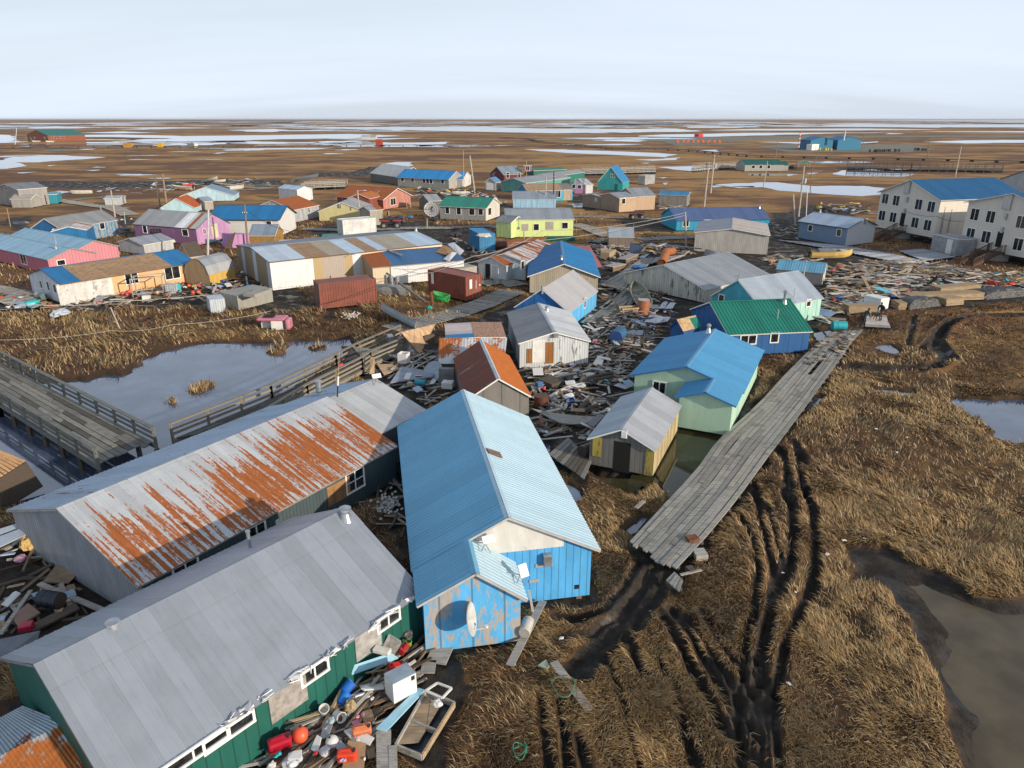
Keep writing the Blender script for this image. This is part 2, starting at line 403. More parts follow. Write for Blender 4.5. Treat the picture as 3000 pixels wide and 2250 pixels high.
def gable_roof(root, L, W, he, hr, segA, segC, ov=0.28, og=0.22, fascia=None, rib=0.30, rh=0.022, cap=None, yr=None, x0=0.0, name='roof', heC=None, flat=(), onlyA=False, onlyC=False, capw=0.16):
    yr = W/2 if yr is None else yr; heC = he if heC is None else heC
    X = Vector((1,0,0)); mats = []; mb = MB()
    def mi(m):
        if m not in mats: mats.append(m)
        return mats.index(m)
    fi = mi(fascia or m_post)
    LL = L + 2*og; up = Vector((0,0,0.07))
    sA = Vector((0, yr, hr - he)); sA_u = sA.normalized(); pA = Vector((x0-og, 0, he)) - sA_u*ov + up; vA = sA + sA_u*ov
    sC = Vector((0, yr - W, hr - heC)); sC_u = sC.normalized(); pC = Vector((x0-og, W, heC)) - sC_u*ov + up; vC = sC + sC_u*ov
    for p, v, seg, on in ((pA, vA, segA, not onlyC),(pC, vC, segC, not onlyA)):
        if not on: continue
        slab(mb, p, X, LL, v, 0.09, fi)
        for a, b, m in seg:
            if m in flat: flat_sheet(mb, p + X*(LL*a), X, LL*(b-a), v, mi(m))
            else: panel(mb, p + X*(LL*a), X, LL*(b-a), v, rib, rh, mi(m))
    ro = mb.build(name, mats, root)
    if cap is not False:
        c = MB(); R = Vector((x0-og, yr, hr)) + up
        n1 = X.cross(vA).normalized(); n1 = n1 if n1.z > 0 else -n1
        n2 = X.cross(vC).normalized(); n2 = n2 if n2.z > 0 else -n2
        c.quad(R + n1*(rh+0.004), R + X*LL + n1*(rh+0.004), R + X*LL - sA_u*capw + n1*(rh+0.004), R - sA_u*capw + n1*(rh+0.004))
        c.quad(R + n2*(rh+0.004), R + X*LL + n2*(rh+0.004), R + X*LL - sC_u*capw + n2*(rh+0.004), R - sC_u*capw + n2*(rh+0.004))
        c.build('ridge_cap', cap or (segA[0][2]), ro)
    return ro
def slope_point(px, fr, W, he, hr, which='A', yr=None, heC=None):
    yr = W/2 if yr is None else yr; heC = he if heC is None else heC
    if which == 'A': P0 = fr.world(0,0,he); v = Vector((0, yr, hr-he))
    else: P0 = fr.world(0,W,heC); v = Vector((0, yr-W, hr-heC))
    vw = fr.uy*v.y + Vector((0,0,v.z)); nrm = fr.ux.cross(vw).normalized()
    return fr.loc(on_plane(px, P0, nrm))
def solve(B, E=None, E2=None, R=None, z0=0.0, he=None, hr=None, W=None, L=None, side=None, og=0.2, Cc=None):
    O = on_z(B, z0)
    if he is None: he = vert_z(E, (O.x, O.y)) - z0
    P2 = on_z(E2, z0 + he); d = Vector((P2.x - O.x, P2.y - O.y, 0))
    if L is None: L = d.length
    ux = d.normalized(); uy = Vector((-ux.y, ux.x, 0))
    if Cc is not None:
        c = on_z(Cc, z0 + he); q = (c - O).dot(uy); side = 1 if q > 0 else -1; W = abs(q)
    if R is not None and W is not None and hr is None:
        if side is None: side = 1 if uy.y > 0 else -1
        q = O - ux*og + uy*side*W/2; hr = vert_z(R, (q.x, q.y)) - z0 - 0.09
    if R is not None and (W is None or hr is None):
        P = on_plane(R, O - ux*og, ux); yr = (P - O).dot(uy)
        if side is None: side = 1 if yr > 0 else -1
        if W is None: W = abs(yr)*2
        if hr is None: hr = P.z - z0 - 0.09
    if side is None: side = 1 if uy.y > 0 else -1
    if side < 0: uy = -uy
    return Frame(O, ux, uy), L, W, he, hr
def segs(s): return s if isinstance(s, list) else [(0.0,1.0, s)]
def house(name, label, B=None, E=None, E2=None, R=None, wall=None, roof=None, roofC=None, walls=None, wins=(), stacks=(), z0=0.0, cat='house',
          ov=0.16, og=0.2, fascia=None, rib=0.3, rh=0.022, cap=None, group=None, root=None, flat=(), skid=True, foot=True, wallname='wall', roofname='roof', gcol=None, frame=None, capw=0.16, **kw):
    fr, L, W, he, hr = frame if frame else solve(B, E, E2, R, z0, og=og, **kw)
    DEBUG.append((name + ' ' + label[:38], round(L,1), round(W,1), round(he,2), round(hr,2), tuple(round(c,1) for c in fr.O)))
    own = root is None
    if own:
        root = bpy.data.objects.new(name, None); COL.objects.link(root); root.matrix_world = fr.M(); tag(root, label, cat, group)
    M2 = None
    wm = {k: wall for k in 'ACGH'}
    if walls: wm.update(walls)
    bodyroot = root
    w = gable_body(root, L, W, he, hr, wm, name=wallname)
    ro = gable_roof(root, L, W, he, hr, segs(roof), segs(roofC or roof), ov, og, fascia or m_trim, rib, rh, cap, name=roofname, flat=flat, capw=capw)
    if not own:
        T = root.matrix_world.inverted() @ fr.M(); w.matrix_local = T; ro.matrix_local = T
    for wi in wins:
        o = fitting(root, fr, L, W, *wi[:5], mat=(wi[5] if len(wi) > 5 else None))
        if not own: o.matrix_local = T
    for st in stacks:
        P = slope_point(st[1], fr, W, he, hr, st[0]); o = stack(ro, P, st[2], *st[3:])
    if skid and own:
        for j in (0.06,0.5,0.94):
            mb = MB(); mb.box((0.1, W*j-0.12,-0.28),(L-0.1, W*j+0.12,-0.005)); mb.build('foundation_beam', m_post, root)
    if foot: FOOT.append([tuple((fr.world(x, y, 0)).xy) for x, y in ((-0.2,-0.2),(L+0.2,-0.2),(L+0.2,W+0.2),(-0.2,W+0.2))])
    root_info = dict(root=root, fr=fr, L=L, W=W, he=he, hr=hr, roof=ro, wall=w)
    return root_info
# ---------------------------------------------------------------- colours
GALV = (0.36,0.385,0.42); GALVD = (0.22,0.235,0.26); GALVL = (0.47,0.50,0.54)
BLUE = (0.006,0.15,0.37); BLUE2 = (0.02,0.16,0.40); SKYB = (0.20,0.47,0.66); GREENR = (0.012,0.20,0.145)
r_galv = RM(GALV, metal=0.45, rough=0.48); r_galvd = RM(GALVD, metal=0.4, rough=0.5); r_galvl = RM(GALVL, metal=0.35, rough=0.5)
r_blue = RM(BLUE, metal=0.1, rough=0.4); r_green = RM(GREENR, metal=0.1, rough=0.4); r_sky = RM(SKYB, metal=0.05, rough=0.42, var=0.07)
r_rust = RM((0.36,0.38,0.40), rust=0.92, rustcol=(0.26,0.075,0.02)); r_rusty = RM((0.42,0.45,0.48), rust=0.5)
r_ply = ply_mat((0.36,0.235,0.135)); r_white = RM((0.62,0.66,0.70), metal=0.1)
weath = (0.31,0.30,0.28)
HS = {}
# 1 rusted long house + its grey extension
rust_long = RM((0.50,0.53,0.56), rust=0.265, rustcol=(0.28,0.085,0.02), metal=0.25, rough=0.45, rx=11.0, ry=0.26, seam=0.7, sheet=0.46, lowrust=2.55)
rust_shade = RM((0.30,0.40,0.52), rust=0.26, rustcol=(0.24,0.08,0.03), metal=0.35, rough=0.42, rx=6.0, ry=0.2)  # far slope: bluish metal tone is painted shade, under real rust
w_teal = WL((0.055,0.085,0.095), 0.35,(0.20,0.20,0.18), per=0.2)
HS['rust'] = house('house', 'long grey house whose metal roof is heavily streaked with orange rust, at left front',
    tI(912,800), tI(868,542), tF(1262,1135), tI(415,62), Cc=tI(165,52), wall=WL((0.27,0.29,0.32), 0.12,(0.09,0.09,0.09), per=0.22), walls={'A': w_teal},
    roof=rust_long, roofC=rust_shade, ov=0.12, fascia=m_grey, rib=0.23,
    wins=[('A', tF(938,1400), 1.15,1.0, 'grid'),('A', tF(808,1490), 1.5,1.05, 'ply', ply_mat((0.36,0.19,0.08))),
          ('A', tI(1557,222), 0.85,0.62, 'dbl'),('A', tI(1127,448), 1.0,0.5, 'dbl')],
    stacks=[('C', tF(650,697), 0.75, 'pipe', 0.17)])
# 2 silver roof, green house
w_green = WL((0.008,0.105,0.083), 0.08,(0.30,0.24,0.15), per=0.42, rough=0.6)
HS['silver'] = house('house', 'long green-walled house with a plain silver metal roof, nearest at the left front',
    tJ(1118,855), tJ(1075,612),(358,2338), tJ(712,62), Cc=(864,1516), wall=w_green,
    roof=RM((0.34,0.375,0.43), metal=0.45, rough=0.5, var=0.10, sheet=0.6, seam=0.3, screw=0.0), capw=1.0, ov=0.04, rib=0.3, rh=0.014, fascia=m_galv,
    wins=[('A', tJ(905,757), 0.95,0.42, 'dbl'),('A', tJ(457,1072), 0.95,0.42, 'dbl'),
          ('A', tI(1390,1435), 1.5,0.32, 'dbl'),('A', tI(1170,1570), 2.0,0.3, 'dbl'),
          ('A', tJ(785,890), 1.15,1.0, 'ply', PN((0.45,0.44,0.43), 0.5,0.4,0.25,4, 'scuffed aluminium sheet')),
          ('A', tJ(300,1235), 1.35,1.05, 'ply', PN((0.36,0.34,0.32), 0.6,0.3,0.3,4, 'bare sheathing'))],
    stacks=[('A', tJ(650,150), 0.42, 'chimney', 0.15),('C', tI(1520,330), 0.75, 'pipe', 0.07),('C', tI(690,800), 0.12, 'pipe', 0.16)])
# 5 white shed with wooden door
w_wht = WL((0.58,0.62,0.65), 0.38,(0.13,0.13,0.13), per=0.2, streak=0.12)
HS['whiteshed'] = house('shed', 'weathered white gabled shed with a white door between orange-brown boards, under a grey metal roof',
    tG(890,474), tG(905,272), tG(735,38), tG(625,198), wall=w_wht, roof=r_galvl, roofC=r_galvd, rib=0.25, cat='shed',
    walls={'C': WL((0.33,0.36,0.42), 0.2, per=0.2)},
    wins=[('G', tG(492,362), 0.85,1.75, 'door'),('G', tG(578,370), 0.72,1.75, 'ply', WL((0.30,0.125,0.03), 0.2, per=0.3)),
          ('G', tG(420,395), 0.5,1.2, 'ply', WL((0.30,0.125,0.03), 0.3,(0.6,0.6,0.58), per=0.5)),('G', tG(627,222), 0.35,0.35, 'vent')],
    stacks=[('A', tC(560,1640), 0.35, 'chimney', 0.13)])
# 4 orange rust roof house
HS['orange'] = house('house', 'small bare grey plywood house with one bright orange rusted roof slope and one maroon slope',
    tG(412,905), tG(430,712), tG(245,397), tG(168,572), wall=WL((0.20,0.19,0.18), 0.2,(0.3,0.29,0.27), per=1.2),
    roof=RM((0.42,0.40,0.38), rust=1.0, rustcol=(0.36,0.10,0.012), rough=0.5), roofC=RM((0.34,0.40,0.46), rust=0.80, rustcol=(0.16,0.055,0.035)), rib=0.2, rh=0.012,
    cap=RM((0.50,0.54,0.58)))
# 8 silver shed with yellow walls
w_yel = WL((0.56,0.46,0.24), 0.62,(0.32,0.25,0.15), per=0.2, streak=0.1)
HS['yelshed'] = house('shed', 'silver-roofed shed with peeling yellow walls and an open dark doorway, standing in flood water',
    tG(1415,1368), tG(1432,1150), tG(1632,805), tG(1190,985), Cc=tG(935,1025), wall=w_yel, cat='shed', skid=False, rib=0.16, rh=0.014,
    walls={'G': WL((0.16,0.15,0.135), 0.3,(0.30,0.22,0.06), per=0.3)}, roof=RM((0.43,0.45,0.48), metal=0.4), roofC=RM((0.34,0.40,0.46), metal=0.4),  # gable grey is painted shade; its yellow remnants are real paint
    wins=[('G', tG(1165,1215), 0.95,1.85, 'hole'),('G', tG(1193,1022), 0.32,0.4, 'vent', m_white),
          ('G', tG(965,1130), 0.5,1.2, 'ply', WL((0.42,0.33,0.05), 0.5,(0.2,0.14,0.07), groove=0)),('G', tG(1385,1255), 0.42,1.6, 'ply', WL((0.36,0.28,0.05), 0.5,(0.18,0.13,0.07), groove=0))])
# 9 green roof blue house
w_dblue = WL((0.012,0.10,0.30), 0.16,(0.25,0.33,0.42), groove='v', per=1.2)
HS['greenblue'] = house('house', 'blue-walled house with a bright green ribbed metal roof beside the long boardwalk',
    tH(455,360), tH(488,196), tG(2040,222), tD(320,1533), wall=w_dblue, roof=r_green, rib=0.3, rh=0.04,
    wins=[('A', tH(190,245), 0.62,0.78, 'win'),('A', tG(2190,262), 1.3,0.7, 'dbl')],
    stacks=[('A', tH(212,95), 0.75, 'pipe', 0.07),('A', tD(270,1575), 1.0, 'chimney', 0.14)])
# 10 turquoise house with pale metal roof
w_turq = WL((0.06,0.36,0.46), 0.10,(0.03,0.2,0.25), groove=0)
HS['turq'] = house('house', 'turquoise and mint house with a pale white metal roof just behind the green-roofed blue house',
    tH(548,90), tD(598,1532),(2234,905), tD(395,1302), wall=w_turq, walls={'A': WL((0.36,0.62,0.55), 0.05, groove='v', per=1.2)},
    roof=RM((0.40,0.46,0.53), metal=0.3), rib=0.25, wins=[('A', tD(465,1570), 0.55,0.6, 'win'),('H', tC(1975,1530), 0.6,0.6, 'win')],
    stacks=[('A', tD(427,1340), 0.7, 'pipe', 0.09),('A', tD(345,1530), 1.0, 'mast')])
# 11 grey walled big roof
w_greyw = WL((0.54,0.54,0.48), 0.46,(0.16,0.16,0.15), per=0.3, streak=0.12)
HS['greybig'] = house('house', 'large house with pale grey metal roof and streaked grey-white board gable behind the olive skiff',
    tC(1838,1568), tC(1850,1462), tD(138,1338), tC(1555,1258), Cc=tC(1310,1302), wall=w_greyw, roof=r_galv, rib=0.25,
    stacks=[('A', tC(1948,1330), 0.9, 'mast'),('A', tC(2118,1365), 0.45, 'pipe', 0.07)])
# 12 grey roof sky blue house
w_bblue = WL((0.10,0.40,0.72), 0.06,(0.05,0.2,0.4), per=1.2)
HS['centreblue'] = house('house', 'sky-blue house with a plain light grey roof in the middle of the wreckage',
    tC(957,1608), tC(975,1474),(1668,914), tC(772,1297), wall=w_bblue, roof=RM((0.40,0.40,0.42), metal=0.2, rough=0.6, var=0.06), roofC=r_galv, rib=0.3, rh=0.01,
    walls={'H': WL((0.015,0.14,0.42), 0.06, per=1.2)},  # gable: deep blue copy of the lit wall, shade put into the colour
    wins=[('A', tC(865,1570), 0.5,0.9, 'win')], stacks=[('A', tC(522,1478), 0.5, 'pipe', 0.1)])
# 13 bright blue roof, raw board walls
w_raw = WL((0.40,0.35,0.27), 0.4,(0.26,0.24,0.21), per=0.25, streak=0.15)
HS['cyanroof'] = house('house', 'house of bare tan boards under a vivid cobalt-blue metal roof with hipped-looking eaves',
    tC(968,1490), tC(990,1352), tC(908,1160), tC(700,1250), Cc=tC(420,1348), wall=w_raw, roof=r_blue, ov=0.3, og=0.4,
    stacks=[('C', tC(678,1225), 0.4, 'chimney', 0.1)])
# 14 white metal rusty long shed
HS['rustwhite'] = house('shed', 'narrow pale blue shed with a rust-patched white roof, left of the cobalt-roofed house',
    tC(385,1385), tC(388,1235), tC(640,1118), tC(210,1165), wall=WL((0.42,0.52,0.58), 0.12, per=0.25), cat='shed',
    roof=RM((0.55,0.58,0.60), rust=0.52, rustcol=(0.24,0.07,0.02)), roofC=RM((0.2,0.15,0.13), rust=0.9, rustcol=(0.10,0.04,0.025)), rib=0.25,
    wins=[('A', tC(360,1262), 0.9,0.9, 'dark')])
HS['rustporch'] = house('porch', '', tC(232,1392), tC(232,1268), tC(330,1242), tC(108,1190), wall=WL((0.50,0.55,0.58), 0.25,(0.2,0.1,0.06), per=0.4),
    roof=r_rust, roofC=r_rusty, rib=0.2, root=HS['rustwhite']['root'], wallname='porch_wall', roofname='porch_roof',
    wins=[('G', tC(80,1310), 0.75,1.75, 'hole'),('G', tC(138,1315), 0.95,1.5, 'door', WL((0.52,0.56,0.58), 0.2)),('G', tC(28,1300), 0.9,1.5, 'ply', WL((0.55,0.58,0.6), 0.2, groove=0))])
# 15 lime house
w_lime = WL((0.60,0.72,0.28), 0.03,(0.4,0.4,0.3), groove=0, var=0.06)
HS['lime'] = house('house', 'pale lime-green house with a grey metal roof and two boarded windows',
    tC(770,1030), tC(775,892), tC(235,897), tC(718,797), W=9.0, wall=w_lime, roof=r_galv, walls={'H': WL((0.25,0.45,0.36), 0.05)},
    wins=[('A', tC(473,955), 0.85,1.0, 'win'),('A', tC(705,942), 0.95,0.95, 'win'),('A', tC(580,943), 1.35,1.3, 'ply', WL((0.36,0.34,0.31), 0.3, groove=0)),
          ('A', tC(382,957), 1.1,1.1, 'ply', WL((0.36,0.34,0.31), 0.3, groove=0)),('A', tC(332,962), 0.35,0.4, 'meter')])
HS['limeannex'] = house('annex', '', tC(268,1045), tC(248,898), tC(150,905), tC(235,862), wall=WL((0.52,0.66,0.28), 0.1,(0.4,0.35,0.25), per=0.6), roof=r_galvd,
    root=HS['lime']['root'], wallname='annex_wall', roofname='annex_roof', hr=3.3, W=4.0, he=2.6)
# 16 green roof grey house
w_lapg = WL((0.30,0.30,0.29), 0, groove='h', per=0.2)
HS['greengrey'] = house('house', 'grey clapboard house with a sea-green metal roof beside the big dish antenna',
    tB(2000,905), tB(2003,797), tB(1628,782), tB(2070,716), wall=w_lapg, walls={'G': WL((0.56,0.54,0.49), 0, groove='h', per=0.2)}, roof=r_green, fascia=m_trim, ov=0.35, og=0.35,
    wins=[('A', tB(1688,818), 0.8,1.25, 'win'),('A', tB(1781,825), 0.85,1.25, 'win'),('A', tB(1887,830), 1.1,1.2, 'win'),('A', tB(1958,832), 0.9,1.1, 'dark'),('G', tB(2030,828), 1.6,1.3, 'dark')])
# 17 white house blue roof
w_lapw = WL((0.62,0.62,0.62), 0, groove='h', per=0.22, var=0.05)
HS['whiteblue'] = house('house', 'white clapboard house with a royal-blue metal roof, right behind the purple house',
    tB(332,1028), tB(328,890), tA(1700,888), tB(395,777), wall=w_lapw, roof=r_blue, ov=0.4, og=0.4, fascia=PN((0.03,0.04,0.06)),
    wins=[('A', tB(244,938), 0.8,1.25, 'win'),('A', tA(1800,933), 0.8,0.85, 'win')])
# 18 purple house
w_purp = WL((0.27,0.13,0.27), 0.03,(0.2,0.15,0.2), per=0.3)
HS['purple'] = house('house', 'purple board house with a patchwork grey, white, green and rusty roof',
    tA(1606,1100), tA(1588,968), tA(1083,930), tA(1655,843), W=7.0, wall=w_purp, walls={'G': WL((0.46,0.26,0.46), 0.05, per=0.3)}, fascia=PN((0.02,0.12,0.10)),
    roof=[(0.0,0.10, RM((0.40,0.42,0.43), rust=0.25)),(0.10,0.15, r_rust),(0.15,0.20, r_galvl),(0.20,0.34, r_white),(0.34,1.0, RM((0.29,0.31,0.32)))], roofC=r_green,
    wins=[('A', tA(1174,972), 0.85,1.1, 'win'),('A', tA(1500,1000), 1.15,0.95, 'win'),('G', tA(1740,985), 1.3,2.2, 'ply', WL((0.62,0.55,0.40), 0.1, per=0.5)),('G', tA(1655,990), 0.5,0.75, 'dbl')])
# 19 weathered blue house
w_wblue = WL((0.07,0.22,0.40), 0.62,(0.30,0.34,0.37), groove='v', per=1.2, streak=0.25)
HS['wblue'] = house('house', 'weathered blue house with peeling boards and dull grey roof, left of the purple house',
    tA(968,1014), tA(948,896), tA(500,972), tA(824,813), wall=w_wblue, roof=RM((0.25,0.26,0.27)), walls={'H': WL((0.02,0.14,0.33), 0.05)},
    wins=[('A', tA(826,944), 0.95,1.0, 'win'),('A', tA(715,953), 1.0,0.8, 'ply', WL((0.33,0.22,0.18), 0.1, groove=0)),('A', tA(620,980), 0.7,1.0, 'dark', m_grey)],
    stacks=[('A', tA(820,828), 0.8, 'pipe', 0.1)])
HS['wblueannex'] = house('annex', '', tA(518,1068), tA(515,985), tA(420,990), tA(395,935), wall=WL((0.012,0.16,0.38), 0.08), roof=r_rusty,
    root=HS['wblue']['root'], wallname='annex_wall', roofname='annex_roof', he=2.4, hr=3.0, W=4.6, wins=[('A', tA(440,1012), 0.9,1.5, 'door')])
# 20 pink house
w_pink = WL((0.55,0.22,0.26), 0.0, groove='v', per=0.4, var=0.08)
w_pinkshade = WL((0.50,0.15,0.21), 0.0, groove='v', per=0.4, var=0.08)  # darker copy of the lit gable pink, shade put into the colour
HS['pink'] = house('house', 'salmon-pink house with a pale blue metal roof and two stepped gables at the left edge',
    tA(412,1337), tA(405,1218), tA(-200,1086), tA(578,1122), wall=w_pinkshade, walls={'G': w_pink}, roof=RM((0.19,0.33,0.46), metal=0.1), rib=0.3, fascia=m_grey,
    wins=[('A', tA(192,1216), 1.6,1.2, 'dbl'),('G', tA(495,1242), 0.9,0.6, 'win')], stacks=[('A', tA(455,1135), 0.5, 'chimney', 0.1),('A', tA(452,1080), 0.9, 'pipe', 0.06)])
# 21 long peach house with plywood roof
w_peach = WL((0.68,0.40,0.20), 0.0, groove=0, var=0.06)
w_wstuc = WL((0.60,0.60,0.58), 0.48,(0.28,0.26,0.24), groove=0, streak=0.6)
HS['peach'] = house('house', 'long peach and white house whose roof is bare plywood between two blue metal ends',
    tA(530,1580), tA(496,1416), tA(1580,1243), tA(322,1290), wall=w_peach, walls={'G': WL((0.58,0.62,0.68), 0.12,(0.4,0.4,0.42), groove=0)},
    roof=[(0.0,0.14, r_blue),(0.14,0.80, r_ply),(0.80,1.0, r_blue)], flat=(r_ply,), ov=0.22, fascia=m_brown,
    wins=[('A', tA(1066,1372), 1.35,1.1, 'dbl'),('A', tA(1395,1325), 1.75,1.35, 'dbl'),('G', tA(335,1418), 0.6,0.8, 'win'),('G', tA(393,1432), 0.6,0.9, 'win'),('G', tA(447,1452), 0.6,0.85, 'win'),
          ('A', tA(700,1476), 5.6,2.45, 'ply', w_wstuc)])
# 23 warehouse with mixed roof
def bandmat(L, bands, axis, default): return stripes_mat([(a*L, b*L, c) for a, b, c in bands], axis, default)
TANM = (0.40,0.30,0.155); WHM = (0.68,0.70,0.70); OLV = (0.21,0.17,0.105)
_fr, _L, _W, _he, _hr = solve(tB(275,1468), tB(250,1240), tB(1644,1090), tB(92,1118))
HS['ware'] = house('warehouse', 'long low white warehouse with a roof striped in tan, blue-white and plywood sheets',
    tB(275,1468), tB(250,1240), tB(1644,1090), tB(92,1118), cat='warehouse', fascia=PN((0.12,0.07,0.045), name='brown trim'), og=0.1, ov=0.15,
    wall=bandmat(_L, [(0.0,0.225, WHM),(0.225,0.275, TANM),(0.275,0.40,(0.36,0.31,0.27)),(0.40,0.445, TANM),(0.445,0.49,(0.62,0.65,0.7)),(0.49,1.0,(0.72,0.58,0.42))], 'x', WHM),
    walls={'G': bandmat(_W, [(0.0,0.10,(0.42,0.47,0.58)),(0.10,0.42, OLV),(0.42,0.52,(0.42,0.47,0.58)),(0.52,0.8, OLV),(0.8,0.9,(0.42,0.47,0.58))], 'y', OLV)},
    roof=[(0.0,0.19, RM((0.50,0.58,0.68), metal=0.1, sheet=1.2)),(0.19,0.315, r_ply),(0.315,0.43, RM((0.36,0.29,0.2), metal=0.05, sheet=1.2)),(0.43,0.52, RM((0.48,0.60,0.72), metal=0.1, sheet=1.2)),
          (0.52,0.595, r_ply),(0.595,0.655, RM((0.48,0.60,0.72), metal=0.1, sheet=1.2)),(0.655,0.84, RM((0.37,0.31,0.225), metal=0.05, sheet=1.2)),(0.84,1.0, RM((0.46,0.58,0.70), metal=0.1, sheet=1.2))],
    roofC=r_galvd, flat=(r_ply,), stacks=[('A', tB(1435,985), 0.35, 'chimney', 0.12)])
# 24 white front building with blue / rust roof
HS['bluerust'] = house('warehouse', 'white corrugated store with a half rusty, half blue roof before the striped warehouse',
    tB(1092,1432), tB(1085,1284), tB(1822,1222), tB(985,1162), cat='warehouse', wall=stripes_mat([(0,2.2,(0.60,0.50,0.36)),(2.2,99,(0.64,0.66,0.68))], 'x', WHM), fascia=m_grey,
    walls={'G': stripes_mat([(0,99,(0.36,0.28,0.17))], 'y', TANM)}, roof=[(0.0,0.22, r_rust),(0.22,1.0, RM((0.03,0.12,0.28), metal=0.1))], rib=0.25, og=0.1,
    wins=[('G', tB(968,1315), 0.5,0.9, 'meter')])
# 26 pale yellow house
w_cream = WL((0.56,0.50,0.26), 0.0, groove='v', per=0.25, var=0.06)
HS['cream'] = house('house', 'pale yellow board house with a low grey gable, behind the white shipping container',
    tB(1030,905), tB(1032,828), tB(1165,745), tB(822,752), wall=w_cream, roof=RM((0.29,0.31,0.33)), walls={'A': WL((0.62,0.55,0.32), 0.05, per=0.25)},
    wins=[('A', tB(1018,855), 0.5,0.9, 'win'),('G', tB(820,782), 0.5,0.7, 'vent')], W=9.0, L=9.0, stacks=[('A', tB(935,800), 0.3, 'pipe', 0.08)])
HS['creamporch'] = house('shed', 'little weathered cream entry shed with a part-rusted roof leaning against the pale yellow house', tB(1172,930), tB(1180,830), tB(1060,822), tB(1195,790), cat='shed',
    wall=WL((0.36,0.34,0.28), 0.4,(0.2,0.19,0.17), per=0.3), walls={'G': WL((0.62,0.55,0.34), 0.25,(0.3,0.27,0.2), per=0.3)}, roof=[(0,0.45, r_rust),(0.45,1, r_galv)], W=3.2, wins=[('G', tB(1207,845), 0.35,0.7, 'dark')], hr=3.3, he=2.7)
# 27 big red rusty house
HS['redrust'] = house('house', 'large faded red house with a wide rust-brown roof and a ladder at its gable',
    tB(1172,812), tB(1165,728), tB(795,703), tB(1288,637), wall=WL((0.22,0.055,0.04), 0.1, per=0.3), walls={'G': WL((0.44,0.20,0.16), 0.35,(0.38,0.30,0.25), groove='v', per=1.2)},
    roof=RM((0.46,0.49,0.52), rust=0.80, rustcol=(0.24,0.07,0.02), ry=0.5), roofC=r_rust, ov=0.5, og=0.4, rib=0.3,
    wins=[('G', tB(1248,748), 1.7,1.4, 'dbl'),('A', tB(860,728), 1.2,0.9, 'dbl')])
HS['redporch'] = house('porch', '', tB(1165,800), tB(1165,740), tB(1010,735), tB(1130,675), wall=WL((0.25,0.07,0.05), 0.1), roof=RM((0.46,0.46,0.46), rust=0.75, rustcol=(0.32,0.11,0.03)), root=HS['redrust']['root'], wallname='porch_wall', roofname='porch_roof', he=2.6, hr=3.5, W=5.0, L=6.0)
# 28 low rusty grey house
HS['lowrust'] = house('house', 'low grey-white board house with a flat rust-orange roof behind the white clapboard house',
    tB(655,872), tB(654,776), tB(448,815), tB(482,699), wall=WL((0.40,0.42,0.45), 0.45,(0.2,0.2,0.2), per=0.25), roof=r_rust, rib=0.25,
    wins=[('A', tB(566,818), 0.45,0.85, 'win')])
# 30 long blue-roofed grey building at the back
HS['longblue'] = house('building', 'long grey building with a bright blue roof at the back of the village',
    tB(1702,648), tB(1705,567), tB(1285,548), tB(1762,500), wall=WL((0.33,0.33,0.31), 0.08, groove=0), roof=RM((0.015,0.22,0.52), metal=0.1), cat='building', ov=0.4,
    wins=[('A', t('B', x, y), 0.95,1.1, 'win') for x, y in ((1324,567),(1406,572),(1500,580),(1528,582),(1556,584),(1650,586))])
HS['longblue2'] = house('wing', '', tB(1812,640), tB(1815,568), tB(1712,567), tB(1850,505), wall=WL((0.36,0.36,0.34), 0.05, groove=0), walls={'G': WL((0.62,0.63,0.62), 0, groove=0)}, roof=RM((0.015,0.22,0.52), metal=0.1),
    root=HS['longblue']['root'], wallname='wing_wall', roofname='wing_roof', wins=[('A', tB(1748,598), 0.9,1.6, 'door'),('G', tB(1865,582), 0.6,1.2, 'win'),('G', tB(1826,590), 0.5,1.2, 'win')])
# 31 white tarp building
HS['tarp'] = house('building', 'dark shed wrapped in a pale white tarpaulin roof left of the long blue-roofed building',
    tB(1068,578), tB(1072,553), tB(1300,552), tB(1080,472), wall=WL((0.13,0.13,0.12), 0.3, per=0.4), roof=PN((0.55,0.54,0.52), 0.7,0,0.12,0.8, 'tarpaulin'), roofC=PN((0.45,0.42,0.40)), flat=(PN((0.55,0.54,0.52), 0.7,0,0.12,0.8, 'tarpaulin'),), cat='building', he=2.3, W=9.0, hr=5.0)
# 29 white small shed
HS['whtsm'] = house('shed', 'little white shed with a blue and white lean roof behind the low rust-roofed house', tB(328,727), tB(325,668), tB(470,655), tB(275,660), wall=WL((0.62,0.64,0.66), 0.05, groove=0), roof=RM((0.30,0.42,0.55), metal=0.1), cat='shed', W=4.2, hr=3.3, he=2.6)
